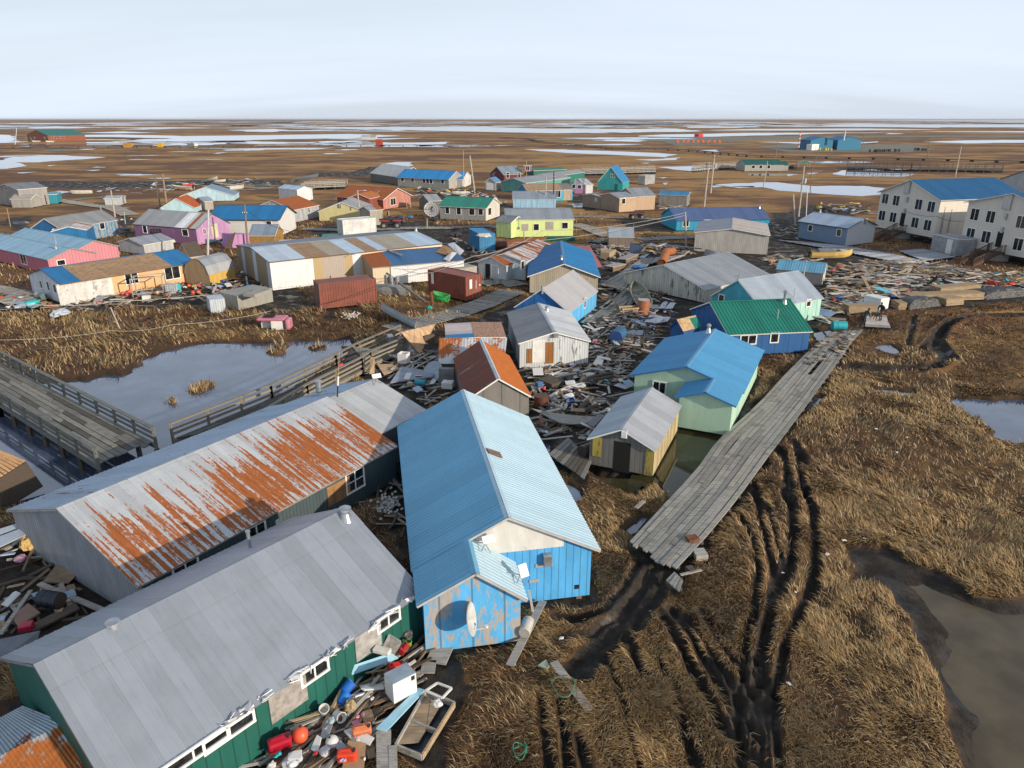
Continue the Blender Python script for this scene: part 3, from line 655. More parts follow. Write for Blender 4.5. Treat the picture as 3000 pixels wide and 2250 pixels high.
# L-shaped houses: main gable plus a front addition whose outer slope continues the main slope
def addition(inf, Bpx, Epx, apex, walls, slope_seg, small_mat, ov=0.28, og=0.2, rib=0.23, rh=0.03, fascia=None, prefix='addition'):
    fr, L, W, he, hr, root = (inf[k] for k in ('fr', 'L', 'W', 'he', 'hr', 'root'))
    P = fr.loc(on_z(Bpx, fr.O.z)); x1 = P.x; y2 = P.y
    w = fr.world(x1, y2,0); he2 = vert_z(Epx, (w.x, w.y)) - fr.O.z
    A = fr.loc(on_plane(apex, fr.world(x1 - og, 0,0), fr.ux)); yr = A.y
    zC = lambda y: he + (hr - he)*(W - y)/(W/2)          # far slope (y > W/2)
    zA = lambda y: he + (hr - he)*y/(W/2)
    # the shared slope is the one on the addition's far side
    up = Vector((0,0,0.07)); X = Vector((1,0,0)); D = -x1
    far = W if y2 < yr else 0.0
    zz = zC if far == W else zA
    zr = zz(yr); DEBUG.append(('addition', round(x1,2), round(y2,2), round(yr,2), round(he2,2), round(zr,2), 'apex z', round(A.z,2), 'W', round(W,2)))
    mb = MB(); e = 0.02
    mb.quad((x1,y2,0),(-e,y2,0),(-e,y2,he2),(x1,y2,he2), 0)
    yf = far + (0.02 if far == 0 else -0.02)
    mb.quad((x1,yf,0),(-e,yf,0),(-e,yf,he-e),(x1,yf,he-e), 0)
    mb.add([(x1,y2,0),(x1,y2,he2),(x1,yr,zr),(x1,yf,he-e),(x1,yf,0)], [(0,1,2,3,4)], 1)
    mb.build(prefix + '_wall', [walls[0], walls[1]], root)
    mats = []; rb = MB()
    def mi(m):
        if m not in mats: mats.append(m)
        return mats.index(m)
    fi = mi(fascia or m_trim)
    LL = D + og - 0.2 - 0.002
    sv = Vector((0, yr - far, zr - he)); su = sv.normalized()
    p = Vector((x1 - og, far, he)) - su*ov + up; v = sv + su*ov
    slab(rb, p, X, LL, v, 0.09, fi); panel(rb, p, X, LL, v, rib, rh, mi(slope_seg))
    sv2 = Vector((0, yr - y2, zr - he2)); su2 = sv2.normalized()
    p2 = Vector((x1 - og, y2, he2)) - su2*ov + up; v2 = sv2 + su2*ov
    LL2 = D + og - 0.004
    slab(rb, p2, X, LL2, v2,0.09, fi); panel(rb, p2, X, LL2, v2, rib, rh, mi(small_mat))
    ro = rb.build(prefix + '_roof', mats, root)
    c = MB(); R = Vector((x1 - og, yr, zr + 0.07 + rh + 0.012))
    c.quad(R, R + X*LL, R + X*LL - su*0.2, R - su*0.2); c.quad(R, R + X*LL, R + X*LL - su2*0.2, R - su2*0.2)
    c.build('ridge_cap', slope_seg, ro)
    FOOT.append([tuple(fr.world(a, b, 0).xy) for a, b in ((x1-.2, min(y2,far)-.2),(0, min(y2,far)-.2),(0, max(y2,far)+.2),(x1-.2, max(y2,far)+.2))])
    return dict(x1=x1, y2=y2, yr=yr, he2=he2, zr=zr)
# 3 main sky-blue house
w_sky = WL((0.075,0.36,0.70), 0.10,(0.10,0.10,0.10), per=0.30, streak=0.5)
w_skyp = WL((0.085,0.40,0.76), 0.57,(0.37,0.345,0.32), groove='v', per=1.2, streak=0.3)
r_skyshade = RM((0.125,0.38,0.58), metal=0.05, rough=0.45, var=0.08, sheet=0.92, seam=0.45)  # left slope: deeper blue has its shade put into the colour
r_skylit = RM((0.40,0.565,0.67), metal=0.05, rough=0.5, var=0.05, sheet=0.92, seam=0.3)  # right slope: paler copy with the sunlight put into the colour
BLUEH = house('house', 'big sky-blue house with a light blue ribbed roof in the centre foreground',
    tK(678,607), tK(695,306), tG(378,893), tK(185,132), wall=w_sky, roof=r_skylit, roofC=r_skyshade, rib=0.23, rh=0.018, ov=0.35, og=0.3, fascia=PN((0.42,0.40,0.38), name='grey fascia'),
    wins=[('G', tN(1478,492), 0.34,0.5, 'vent'),('G', tN(1452,568), 0.72,0.16, 'ply', m_grey),('G', tN(1345,740), 0.42,0.14, 'ply', m_grey),('G', tN(1805,808), 0.2,0.2, 'hole')])
HS['main'] = BLUEH
ADDM = addition(BLUEH, tK(258,884), tK(262,600), tJ(1440,478),(w_sky, w_skyp), r_skyshade, r_skylit, og=0.3, rh=0.018, fascia=PN((0.42,0.40,0.38), name='grey fascia'))
# white bare plywood gable sheet above the addition
def gable_sheet(inf, y0, y1, zlow, mat, name='gable_sheet', xo=0.0):
    W, he, hr = inf['W'], inf['he'], inf['hr']
    z = lambda y: he + (hr - he)*(y if y < W/2 else W - y)/(W/2) - 0.06
    mb = MB(); pts = [(y0, zlow),(y0, z(y0)),(W/2, z(W/2)),(y1, z(y1)),(y1, zlow)]
    mb.rings([[Vector((xo - 0.004, a, b)) for a, b in pts], [Vector((xo - 0.03, a, b)) for a, b in pts]])
    return mb.build(name, mat, inf['root'])
_W = BLUEH['W']; gable_sheet(BLUEH, _W*0.17, _W*0.80, BLUEH['he'] + 0.12, WL((0.62,0.61,0.58), 0.34,(0.20,0.17,0.15), groove=0, streak=0.3))
# 7 mint house
w_mint = WL((0.38,0.57,0.45), 0.15,(0.30,0.26,0.20), groove=0, streak=0.3, var=0.1)
r_mblue = RM((0.06,0.29,0.54), metal=0.1, rough=0.42, var=0.06); 
_fr, _L, _x, _he, _y = solve(tG(2043,1027), tG(2082,772), tH(72,350), W=8.0, hr=4.0, side=1)
_p = _fr.loc(on_z(tG(1222,553), _he - 0.05)); _d = _p.x + 0.3; _Wm = _p.y - 0.35
_q = _fr.world(_d - 0.3, _Wm/2,0); _hr = vert_z(tG(1685,476),(_q.x, _q.y)) - 0.1
DEBUG.append(('mint d', _d, 'W', _Wm, 'he', _he, 'hr', _hr, 'L', _L))
HS['mint'] = house('house', 'mint-green house with a mid-blue metal roof standing in flood water beside the boardwalk',
    frame=(Frame(_fr.world(_d, 0,0), _fr.ux, _fr.uy), _L - _d, _Wm, _he, _hr), wall=w_mint, roof=RM((0.085,0.32,0.57), metal=0.1, rough=0.42, var=0.06), roofC=r_mblue, rib=0.18, rh=0.025, ov=0.35, og=0.3,
    fascia=PN((0.04,0.16,0.36)), skid=False, wins=[('G', tG(1470,650), 0.8,0.75, 'dbl')], stacks=[('A', tG(1868,200), 0.45, 'chimney', 0.11)])
addition(HS['mint'], tG(1613,967), tG(1603,715), tG(1848,662),(w_mint, w_mint), RM((0.085,0.32,0.57), metal=0.1, rough=0.42, var=0.06), r_mblue, og=0.3, rib=0.18, rh=0.025, fascia=PN((0.04,0.16,0.36)))
# ---- remaining buildings
# grey gable house, right middle
w_lg = WL((0.42,0.41,0.38), 0.1,(0.3,0.28,0.26), per=0.3)
HS['greygable'] = house('house', 'light grey board house with a slate-grey gable roof beyond the rusty orange pipe', tD(130,1178), tD(145,1022),(2243,645),(2145,679), wall=w_lg, roof=RM((0.42,0.38,0.36), metal=0.1), roofC=RM((0.24,0.27,0.33)), L=12.0, og=0.3, hr=3.5)
# slate blue house
HS['slate'] = house('house', 'slate-blue clapboard house with a pale blue-grey roof, left of the cream two-storey buildings', tD(762,1106), tD(772,960), tD(398,905), tD(925,884), wall=WL((0.16,0.24,0.36), 0, groove='h', per=0.2, var=0.05), walls={'G': WL((0.44,0.47,0.50), 0, groove='h', per=0.2, var=0.05)},
    roof=RM((0.33,0.42,0.54), metal=0.15), roofC=RM((0.28,0.33,0.4)), fascia=PN((0.05,0.06,0.07)), ov=0.35, og=0.3, wins=[('A', tD(482,963), 0.7,0.85, 'win'),('A', tD(713,1000), 0.75,1.0, 'win'),('G', tD(928,905), 0.5,0.75, 'vent')],
    stacks=[('A', tD(560,838), 0.4, 'chimney', 0.12),('A', tD(610,870), 0.9, 'mast')])
# long cyan-blue house
w_cyan = WL((0.015,0.28,0.46), 0, groove='v', per=1.2, var=0.06)
HS['cyanlong'] = house('house', 'long deep-cyan house with a violet-blue metal roof on the far side of the walkway', tD(143,972), tD(150,893), tC(1612,903), tD(150,791), W=9.0, wall=w_cyan, roof=RM((0.09,0.14,0.30), metal=0.2), fascia=PN((0.02,0.12,0.25)),
    wins=[('A', tC(1685,928), 1.0,0.9, 'win'),('A', tC(1860,915), 1.2,0.7, 'win')], stacks=[('A', tD(68,805), 0.5, 'chimney', 0.12)])
# two-storey cream buildings
w_lapc = WL((0.66,0.62,0.55), 0, groove='h', per=0.24, var=0.05)
def twostorey(name, label, B, E, E2, R, wins, **k):
    return house(name, label, B, E, E2, R, wall=w_lapc, roof=RM((0.008,0.11,0.27), metal=0.1, rough=0.45), fascia=m_white, ov=0.5, og=0.5, cat='building', wins=wins, **k)
def tw(px): return ('G', t('D', *px), 1.35,1.55, 'dbl')
HS['two1'] = twostorey('apartment_building', 'cream two-storey building with a dark blue roof, the left and farther of the two',
    tD(1478,1042), tD(1530,728), tD(2215,706), tD(1290,570), [tw(p) for p in ((1090,725),(1178,740),(1360,772),(1462,790),(1063,860),(1152,876),(1330,918),(1432,940))] +
    [('G', tD(1228,893), 0.95,2.1, 'hole'),('G', tD(1272,632), 1.2,1.9, 'vent'),('G', tD(1270,730), 0.35,0.8, 'vent'),('G', tD(1250,823), 0.35,0.8, 'vent'),('A', tD(1545,940), 0.3,3.2, 'meter'),('A', tD(1600,950), 0.2,3.0, 'meter')], z0=1.0)
_i = HS['two1']
print('TWO', _i['L'], _i['W'], _i['he'], _i['hr'])
HS['two2'] = twostorey('apartment_building', 'cream two-storey building with a dark blue roof, cut off by the right edge',
    tD(1690,1100), tD(1740,748), tD(2650,722), tD(2125,678), [tw(p) for p in ((1815,852),(1943,872),(2190,915),(1780,1010),(1905,1035),(2165,1095))] +
    [('G', tD(2012,1055), 0.95,2.1, 'hole'),('G', tD(2085,750), 1.3,2.0, 'vent'),('G', tD(2070,868), 0.35,0.8, 'vent'),('G', tD(2040,978), 0.35,0.8, 'vent')], z0=1.0, L=14.0)
HS['two3'] = house('building', 'grey-walled building with dark blue roof edge behind the cream two-storey ones', tD(1990,720), tD(1985,562), tD(2700,545), tD(2480,405), z0=1.0, wall=WL((0.40,0.43,0.46), 0, groove='h', per=0.24), roof=RM((0.012,0.07,0.16)), fascia=PN((0.015,0.07,0.15)), L=14.0, cat='building', ov=0.5)
# hangars
w_teal2 = WL((0.018,0.13,0.24), 0, per=0.5, var=0.04)
HS['hang1'] = house('hangar', 'dark teal-blue metal hangar, the left one beside the red and white striped mast', tD(476,330), tD(478,252), tD(402,246), tD(548,222), wall=w_teal2, walls={'G': WL((0.03,0.19,0.33), 0, per=0.5, var=0.04)}, roof=RM((0.03,0.15,0.33)), cat='hangar', fascia=w_teal2, W=14.0)
HS['hang2'] = house('hangar', 'dark teal-blue metal hangar with a white flue, the right one of the two', tD(695,330), tD(697,250), tD(606,244), tD(765,219), wall=w_teal2, walls={'G': WL((0.03,0.19,0.33), 0, per=0.5, var=0.04)}, roof=RM((0.03,0.15,0.33)), cat='hangar', fascia=w_teal2, W=15.0, stacks=[('A', tD(752,250), 5.0, 'pipe', 0.5)])
HS['fargreen'] = house('house', 'distant long grey house with a deep green roof beside the raised boardwalk', tD(256,501), tD(257,452),(2183,484), tD(242,406), W=9.0, wall=WL((0.34,0.33,0.31), 0.1, groove=0), roof=RM((0.008,0.11,0.09)), wins=[('A', t('D', x, 466), 1.1,1.2, 'win') for x in (20,80,145)])
HS['fargreen2'] = house('wing', '', tD(300,498), tD(303,456), tD(258,456), tD(300,420), W=7.0, wall=WL((0.34,0.33,0.31), 0.1, groove=0), roof=RM((0.008,0.11,0.09)), root=HS['fargreen']['root'], wallname='wing_wall', roofname='wing_roof')
_f = Frame(on_z(tA(395,263)), Vector((0.5,0.866,0)), Vector((-0.866,0.5,0)))
HS['school'] = house('building', 'distant rust-red building with a teal-green roof on the marsh at far left', frame=(_f, 32.0,32.0,5.0,9.2), wall=WL((0.22,0.07,0.035), 0, groove=0, var=0.08), roof=RM((0.010,0.17,0.15)), cat='building', fascia=PN((0.2,0.07,0.04)),
    wins=[('G', t('A', x, 232), 1.4,1.4, 'win') for x in (212,280,360)] + [('A', t('A', x, 230), 1.2,1.4, 'win') for x in (425,450,485,515)] + [('G', tA(250,240), 2.0,3.0, 'door', PN((0.02,0.2,0.16)))])
HS['greyleft'] = house('house', 'tall weathered grey house with a blue roof edge at the far left edge', tA(175,792), tA(170,650), tA(300,640), tA(35,603), wall=WL((0.28,0.27,0.26), 0.35,(0.18,0.17,0.16), groove=0), roof=r_galvd, roofC=RM((0.02,0.20,0.42)), L=6.0,
    wins=[('G', tA(55,640), 1.0,0.8, 'dbl'),('G', tA(90,735), 1.0,0.8, 'dbl')])
HS['turqshed'] = house('shed', 'small turquoise shed with an open doorway beside the tall grey house at far left', tA(395,766), tA(392,692), tA(455,690), tA(335,676), W=7.0, wall=WL((0.02,0.27,0.36), 0, per=0.6), walls={'G': WL((0.02,0.24,0.33), 0.1, per=0.6)}, roof=RM((0.08,0.34,0.50)), cat='shed', wins=[('G', tA(375,730), 1.2,2.0, 'hole')])
HS['greybox'] = house('shed', 'sagging grey plywood lean-to between the tall grey house and the turquoise shed', tA(345,780), tA(345,715), tA(178,716), wall=WL((0.33,0.32,0.30), 0.3, groove=0), roof=m_grey, flat=(m_grey,), W=4.0, side=1, cat='shed', hr=2.6)
HS['smallwhite'] = house('shed', 'small pale grey shed with a blue-white tin roof standing near the walkway junction at left', tA(975,778), tA(975,722), tA(845,725), tA(960,697), W=5.0, wall=WL((0.46,0.48,0.50), 0.2, groove=0), roof=RM((0.35,0.42,0.5)), cat='shed')
HS['ltblue1'] = house('house', 'light blue house with a slate roof behind the two leaning wooden poles', tX(640,215), tX(632,150), tX(700,120), tX(405,50), wall=WL((0.42,0.60,0.70), 0, groove=0), roof=r_galv, roofC=RM((0.16,0.25,0.36)), L=8.0, W=12.0)
HS['ltblue2'] = house('house', 'light blue house with a vivid rust-orange roof slope behind the purple house', tX(815,352), tX(806,290), tX(928,240), tX(572,172), wall=WL((0.42,0.62,0.70), 0, groove=0), roof=RM((0.3,0.1,0.03), rust=0.97, rustcol=(0.30,0.07,0.015)), roofC=r_galv,
    wins=[('A', tX(845,315), 0.5,1.2, 'win'),('A', tX(895,292), 0.5,1.6, 'win')])
HS['greyback'] = house('shed', 'bare grey plywood shed right behind the rust-orange roofed light blue house', tX(1050,310), tX(1055,205), tX(930,215), tX(960,160), wall=WL((0.36,0.33,0.30), 0.25, groove=0), roof=RM((0.3,0.36,0.46)), cat='shed', W=4.0, hr=2.5)
# middle cluster
w_mar = WL((0.12,0.025,0.04), 0.05, per=0.4)
HS['maroon'] = house('house', 'maroon house with grey-blue roofs and a small pink tower in the middle cluster', tV(925,438), tV(925,332), tV(655,345), tV(935,215), wall=w_mar, roof=RM((0.24,0.30,0.36)), W=8.0, wins=[('A', tV(708,352), 1.0,1.6, 'win'),('A', tV(870,353), 0.9,1.5, 'win')])
HS['maroonannex'] = house('annex', '', tV(640,440), tV(640,345), tV(740,328), tV(560,292), wall=WL((0.36,0.19,0.20), 0.1, groove=0), roof=r_galv, root=HS['maroon']['root'], wallname='annex_wall', roofname='annex_roof', L=6.0)
HS['maroontower'] = house('tower', '', tV(1045,300), tV(1042,222), tV(940,222), tV(1030,205), z0=3.0, skid=False, foot=False, wall=WL((0.36,0.18,0.2), 0.1, groove=0), walls={'G': m_grey}, roof=r_galv, root=HS['maroon']['root'], wallname='tower_wall', roofname='tower_roof', W=4.0, wins=[('A', tV(990,252), 1.0,1.3, 'dbl')])
HS['whitetoy'] = house('shed', 'small white shed with a blue roof and a big white door beside the maroon house', tV(540,570), tV(540,452), tV(612,440), tV(460,385), wall=WL((0.48,0.46,0.42), 0, groove='v', per=0.4), walls={'G': WL((0.40,0.39,0.36), 0, per=0.4)}, roof=RM((0.08,0.27,0.50)), cat='shed', wins=[('G', tV(455,508), 2.1,1.9, 'ply', m_white)])
HS['greengable'] = house('house', 'green-gabled house with a broad grey roof in the middle cluster', tV(1790,425), tV(1795,385), tV(1220,388), tV(1715,264), wall=WL((0.015,0.16,0.12), 0, groove=0), roof=RM((0.30,0.32,0.34)), he=2.5, L=None)
HS['greenstrip'] = house('house', 'house showing only its dark green roof behind the green-gabled grey roof', tV(1530,330), tV(1530,272), tV(1075,290), tV(1520,240), wall=w_green, roof=r_green, W=6.0)
HS['greenlow'] = house('house', 'low house with a plain grey roof and green gable in front of the green-gabled house', tV(1585,505), tV(1590,468), tV(965,465), tV(1350,384), wall=WL((0.10,0.30,0.27), 0, groove=0), roof=r_galv, he=2.4, W=8.0, hr=3.5)
HS['bluply'] = house('house', 'bright blue house with a bare plywood roof and cyan side wall in the middle cluster', tV(1620,706), tV(1622,562), tV(985,575), tV(1490,462), wall=WL((0.05,0.42,0.62), 0, groove='v', per=1.2), walls={'H': WL((0.01,0.19,0.42), 0, groove=0)}, roof=[(0.0,0.24, RM((0.24,0.2,0.18))),(0.24,1.0, ply_mat((0.40,0.27,0.17)))], roofC=r_galv, flat=(ply_mat((0.40,0.27,0.17)),), W=9.0,
    wins=[('A', tV(1415,617), 1.3,1.5, 'dbl'),('A', tV(1548,628), 1.9,2.6, 'ply', WL((0.45,0.36,0.27), 0.1, per=0.95))])
HS['ltshed'] = house('shed', 'powder-blue shed with a grey metal roof, nearest of the middle cluster, behind the lime house', tV(1388,812), tV(1392,690), tV(785,690), tV(1380,575), wall=WL((0.30,0.50,0.68), 0, groove='v', per=1.2), roof=RM((0.27,0.32,0.38)), W=6.0, cat='shed', stacks=[('A', tV(1105,590), 0.6, 'chimney', 0.1)])
HS['pinksm'] = house('house', 'small lilac-pink house with a white-roofed lean-to beside the teal A-frame house', tV(1770,612), tV(1775,480), tV(1650,478), tV(1775,402), wall=WL((0.42,0.20,0.42), 0, groove=0), roof=r_galv, W=5.0, wins=[('A', tV(1640,510), 0.9,0.9, 'win'),('A', tV(1720,517), 0.9,0.9, 'win')])
HS['whitelean'] = house('shed', 'half-collapsed white shed with a grey roof against the lilac-pink house', tV(1905,605), tV(1925,485), tV(1810,492), tV(1820,395), wall=WL((0.52,0.54,0.55), 0.2, per=0.5), roof=r_galvl, cat='shed', W=6.0)
HS['aframe'] = house('house', 'steep teal A-frame house with a bright blue roof and white gable trim', tC(1170,660), tC(1184,592), tC(1230,575), tC(1082,464), wall=WL((0.03,0.32,0.34), 0.12,(0.12,0.42,0.42), groove='v', per=0.6), roof=RM((0.02,0.2,0.42)), L=7.0, W=7.0, fascia=m_trim, wins=[('G', tC(1093,538), 1.0,0.7, 'dbl'),('G', tC(1120,630), 0.8,1.6, 'ply', w_green)])
w_tanh = WL((0.46,0.33,0.22), 0.05,(0.35,0.27,0.2), groove=0, var=0.08)
HS['tan'] = house('house', 'tan plywood house with stepped grey roofs and an entry shed, beyond the mid walkway', tC(1430,812), tC(1432,702), tC(1270,708), tC(1378,630), wall=w_tanh, roof=r_galv, W=8.0, walls={'H': WL((0.28,0.22,0.17), 0.1, groove=0)})
HS['tan2'] = house('wing', '', tC(1268,825), tC(1272,712), tC(1148,720), tC(1225,668), wall=w_tanh, walls={'H': WL((0.27,0.21,0.16), 0.1, groove=0)}, roof=r_galv, root=HS['tan']['root'], wallname='wing_wall', roofname='wing_roof', W=7.0, wins=[('A', tC(1180,745), 0.9,1.0, 'win')])
HS['tan3'] = house('shed', 'brown entry shed with a small rust roof at the left of the tan plywood house', tC(992,808), tC(995,710), tC(1050,705), tC(965,685), wall=WL((0.26,0.19,0.14), 0.1, groove=0), roof=r_rusty, roofC=r_rust, cat='shed', W=5.5, wins=[('G', tC(957,733), 0.8,0.9, 'ply', m_galv),('A', tC(1018,758), 0.9,1.8, 'hole')])
HS['colshed'] = house('shed', 'grey shed with a blue sheet roof, right of the tan plywood house', tC(1690,790), tC(1695,700), tC(1470,692), tC(1690,668), wall=WL((0.25,0.24,0.22), 0.3, groove='v', per=0.4), roof=RM((0.04,0.22,0.42)), cat='shed', W=4.5, hr=3.1)
HS['darkshed'] = house('shed', 'dark grey board shed left of the sea-green roofed clapboard house', tB(1640,810), tB(1648,738), tB(1540,745), tB(1620,715), wall=WL((0.15,0.15,0.15), 0.3, groove='v', per=0.4), roof=r_galv, cat='shed', W=4.5, hr=3.0)
HS['boxshed'] = house('shed', 'small brown box shed with a light grey roof on the walkway above the debris', tC(1258,1122), tC(1255,1037), tC(1063,1035), tC(1308,997), wall=WL((0.20,0.16,0.13), 0.15, groove='v', per=0.5), walls={'G': WL((0.44,0.37,0.30), 0.2,(0.3,0.26,0.22), groove='v', per=0.5)}, roof=RM((0.35,0.40,0.46)), cat='shed', W=4.0, hr=2.75, ov=0.1, og=0.1)
HS['backroof'] = house('shed', 'grey-walled store shed with a light blue flat sheet roof behind the pale metal roof', tD(572,1428), tD(570,1328), tD(210,1295), tD(600,1305), wall=WL((0.20,0.20,0.22), 0.2, groove=0), walls={'G': WL((0.50,0.47,0.42), 0.1, groove='v', per=0.4)}, roof=RM((0.16,0.40,0.56)), cat='shed', W=3.0, hr=2.35, ov=0.1, og=0.1)
HS['smallrust'] = house('shed', 'small pale grey shed with a half rusty roof between the pink and purple houses', tA(1175,1175), tA(1172,1098), tA(1225,1088), tA(1080,1078), wall=WL((0.42,0.44,0.45), 0.1, groove=0), roof=r_galv, roofC=[(0,0.6, r_rust),(0.6,1, r_white)], cat='shed', L=5.0, W=5.5, hr=2.1)
HS['peachsm'] = house('shed', 'small peach shed with a dark roof behind the right end of the plywood-roofed house', tA(1655,1240), tA(1650,1182), tA(1545,1195), tA(1570,1150), wall=WL((0.66,0.40,0.18), 0.05, groove=0), roof=m_dkwood, flat=(m_dkwood,), cat='shed', W=4.0, hr=2.5)
HS['goldshed'] = house('shed', 'shed torn open to show golden brown boards, before the white clapboard house', tX(1815,765), tX(1805,640), tX(1495,640), tX(1780,578), wall=WL((0.34,0.20,0.06), 0.45,(0.08,0.05,0.03), per=0.5), roof=RM((0.24,0.30,0.38)), cat='shed', W=4.5, hr=2.9, ov=0.12)
HS['tealshed'] = house('shed', 'dark blue shed with a plywood and green roof in front of the green-roofed blue house', tG(1655,345), tG(1668,188), tG(1795,158), tG(1610,98), wall=w_dblue, roof=[(0.0,0.62, ply_mat((0.52,0.36,0.20))),(0.62,1.0, r_green)], roofC=r_green, flat=(ply_mat((0.52,0.36,0.20)),), cat='shed', fascia=w_dblue)
HS['ply6'] = house('shed', 'shed with a bare plywood roof patched by blue metal behind the rusty corrugated lean-to', tF(2148,415), tF(2155,242), tF(2112,132), tF(1920,240), wall=WL((0.35,0.3,0.25), 0.3, groove=0), roof=ply_mat((0.44,0.26,0.18)), roofC=[(0,0.25, r_blue),(0.25,1.0, RM((0.40,0.36,0.38), metal=0.0))], cat='shed', flat=(ply_mat((0.44,0.26,0.18)),))
HS['farwhite'] = house('house', 'distant white cabin with a tan-patched roof stranded by the long pond', tB(1108,246), tB(1110,226), tB(990,226), tB(1090,208), W=8.0, wall=WL((0.52,0.54,0.56), 0, groove=0), roof=[(0,0.4, RM((0.42,0.33,0.27))),(0.4,1, r_galvl)])
_i = HS['pink']; house('wing', '', frame=(Frame(_i['fr'].world(1.6, _i['W']*0.62,0), _i['fr'].ux, _i['fr'].uy), 20.0,6.0, _i['he'] + 0.25, _i['hr'] + 0.35), wall=w_pink, roof=RM((0.19,0.33,0.46), metal=0.1), fascia=m_grey, root=_i['root'], wallname='wing_wall', roofname='wing_roof')
# ---------------------------------------------------------------- extension of the rusted house
_i = HS['rust']; _fr = _i['fr']; _dy = 0.13*_i['W']; _sl = (_i['hr'] - _i['he'])/(_i['W']/2)
_p = _fr.loc(on_plane(tF(1105,548), _fr.world(0, _i['W']/2,0), _fr.uy)); _dx = max(2.0, min(6.0, _p.x - _i['L']))
print('EXT', _dx)
HS['rustext'] = house('extension', '', frame=(Frame(_fr.world(_i['L'] + 0.01, _dy, 0), _fr.ux, _fr.uy), _dx, _i['W'] - 2*_dy, _i['he'] + _sl*_dy - 0.02, _i['hr'] - 0.12), wall=w_teal, roof=RM((0.44,0.46,0.48), metal=0.2, rough=0.55, seam=0.5, sheet=0.46),
    roofC=rust_shade, rib=0.23, ov=0.15, og=0.05, root=_i['root'], wallname='extension_wall', roofname='extension_roof', foot=True)
# ---------------------------------------------------------------- decks, boardwalks, paths
def strip_deck(mb, Lp, Rp, n, z, th=0.06, seg=3.4, gap=0.05, jit=0.03, cross=False, miss=0.0, rnd=None):
    """boards between two edge polylines; boards run along the walkway, or across it"""
    rnd = rnd or random.Random(3)
    def at(pts, s):
        ls = [ (pts[i+1]-pts[i]).length for i in range(len(pts)-1)]; tot = sum(ls); d = s*tot
        for i, l in enumerate(ls):
            if d <= l or i == len(ls)-1: return pts[i] + (pts[i+1]-pts[i])*min(1, d/max(l, 1e-6))
            d -= l
    tot = sum((Lp[i+1]-Lp[i]).length for i in range(len(Lp)-1)); wid = (Rp[0]-Lp[0]).length
    Z = Vector((0,0,1))
    if cross:
        m = max(2, int(tot/0.26))
        for k in range(m):
            if rnd.random() < miss: continue
            a, b = at(Lp, k/m), at(Lp, (k+0.92)/m); c, d = at(Rp, (k+0.92)/m), at(Rp, k/m); dz = Z*(z + rnd.uniform(-jit, jit))
            mb.rings([[a+dz, b+dz, c+dz, d+dz], [q + dz + Z*th for q in (a, b, c, d)]], rnd.randrange(3))
        return
    for j in range(n):
        s = -rnd.random()*0.6*seg/tot; q_ = min(0.35, 0.05*tot)/tot; i0 = rnd.random()*q_; i1 = 1 - rnd.random()*q_
        while s < 1:
            e = s + seg*rnd.uniform(0.75,1.2)/tot; s0 = max(i0, s); e0 = min(i1, e - 0.02/tot)
            if e0 > s0 + 1e-4 and rnd.random() > miss:
                f0 = (j + gap*1.2)/n; f1 = (j + 1 - gap*1.2)/n; dz = rnd.uniform(-jit, jit)
                k = max(1, int((e0 - s0)*tot/2.0)); rows = []
                for i in range(k+1):
                    q = s0 + (e0-s0)*i/k; l, r = at(Lp, q), at(Rp, q); a = l + (r-l)*f0; b = l + (r-l)*f1
                    rows.append([a + Z*(z+dz), b + Z*(z+dz), b + Z*(z+dz+th), a + Z*(z+dz+th)])
                mb.rings(rows, rnd.randrange(3))
            s = e
def walkway(name, label, Lpx, Rpx, z, n=8, cat='boardwalk', mats=None, joists=True, kind=None, group=None, **k):
    Lp = [on_z(p, z) for p in Lpx]; Rp = [on_z(p, z) for p in Rpx]
    for q in (Lp, Rp):
        for p in q: p.z = 0
    o = Lp[0].copy(); o.z = 0
    root = empty(name, o, 0, label, cat, group)
    if kind: root['kind'] = kind; 
    mb = MB(); strip_deck(mb, [p - o for p in Lp], [p - o for p in Rp], n, z - 0.06, **k)
    d = mb.build('deck_boards', mats or [m_deckA, m_deckB, m_deckC], root)
    if joists:
        jb = MB(); L2 = [p - o for p in Lp]; R2 = [p - o for p in Rp]
        for i in range(len(L2)-1):
            m = max(1, int((L2[i+1]-L2[i]).length/1.2))
            for kk in range(m):
                a = L2[i] + (L2[i+1]-L2[i])*(kk+0.5)/m; b = R2[min(i, len(R2)-2)] + (R2[min(i+1, len(R2)-1)]-R2[min(i, len(R2)-2)])*(kk+0.5)/m
                jb.bar(a + Vector((0,0,z-0.16)), b + Vector((0,0,z-0.16)), 0.12,0.16)
        jb.build('joists', m_dkwood, root)
    FOOT.append([tuple(p.xy) for p in Lp] + [tuple(p.xy) for p in Rp][::-1]) if len(Lp) < 12 else None
    return root, Lp, Rp
m_deckA = wood_mat((0.34,0.335,0.31), name='grey deck board'); m_deckB = wood_mat((0.27,0.265,0.245), name='grey deck board'); m_deckC = wood_mat((0.38,0.36,0.32), name='grey deck board')
m_dirtA = wood_mat((0.13,0.115,0.095), name='muddy board')
FT = lambda *a: [(x, y) for x, y in a]
walkway('boardwalk', 'long grey plank boardwalk running diagonally past the mint house over the marsh',
    FT((1839,1590),(1941,1480),(2036,1381),(2105,1283),(2222,1182),(2301,1095),(2366,1030),(2431,972)), FT((1972,1676),(2075,1566),(2152,1474),(2272,1309),(2388,1153),(2453,1063),(2500,994),(2529,965)), 0.32,10, mats=[m_deckA, m_deckB, m_deckC], seg=4.6, miss=0.012, jit=0.022)
walkway('boardwalk', 'short broken boardwalk corner sticking out beyond the near end of the long boardwalk', [tK(1140,515), tK(1195,460)], [tK(1222,592), tK(1248,520)], 0.28,4, cat='boardwalk')
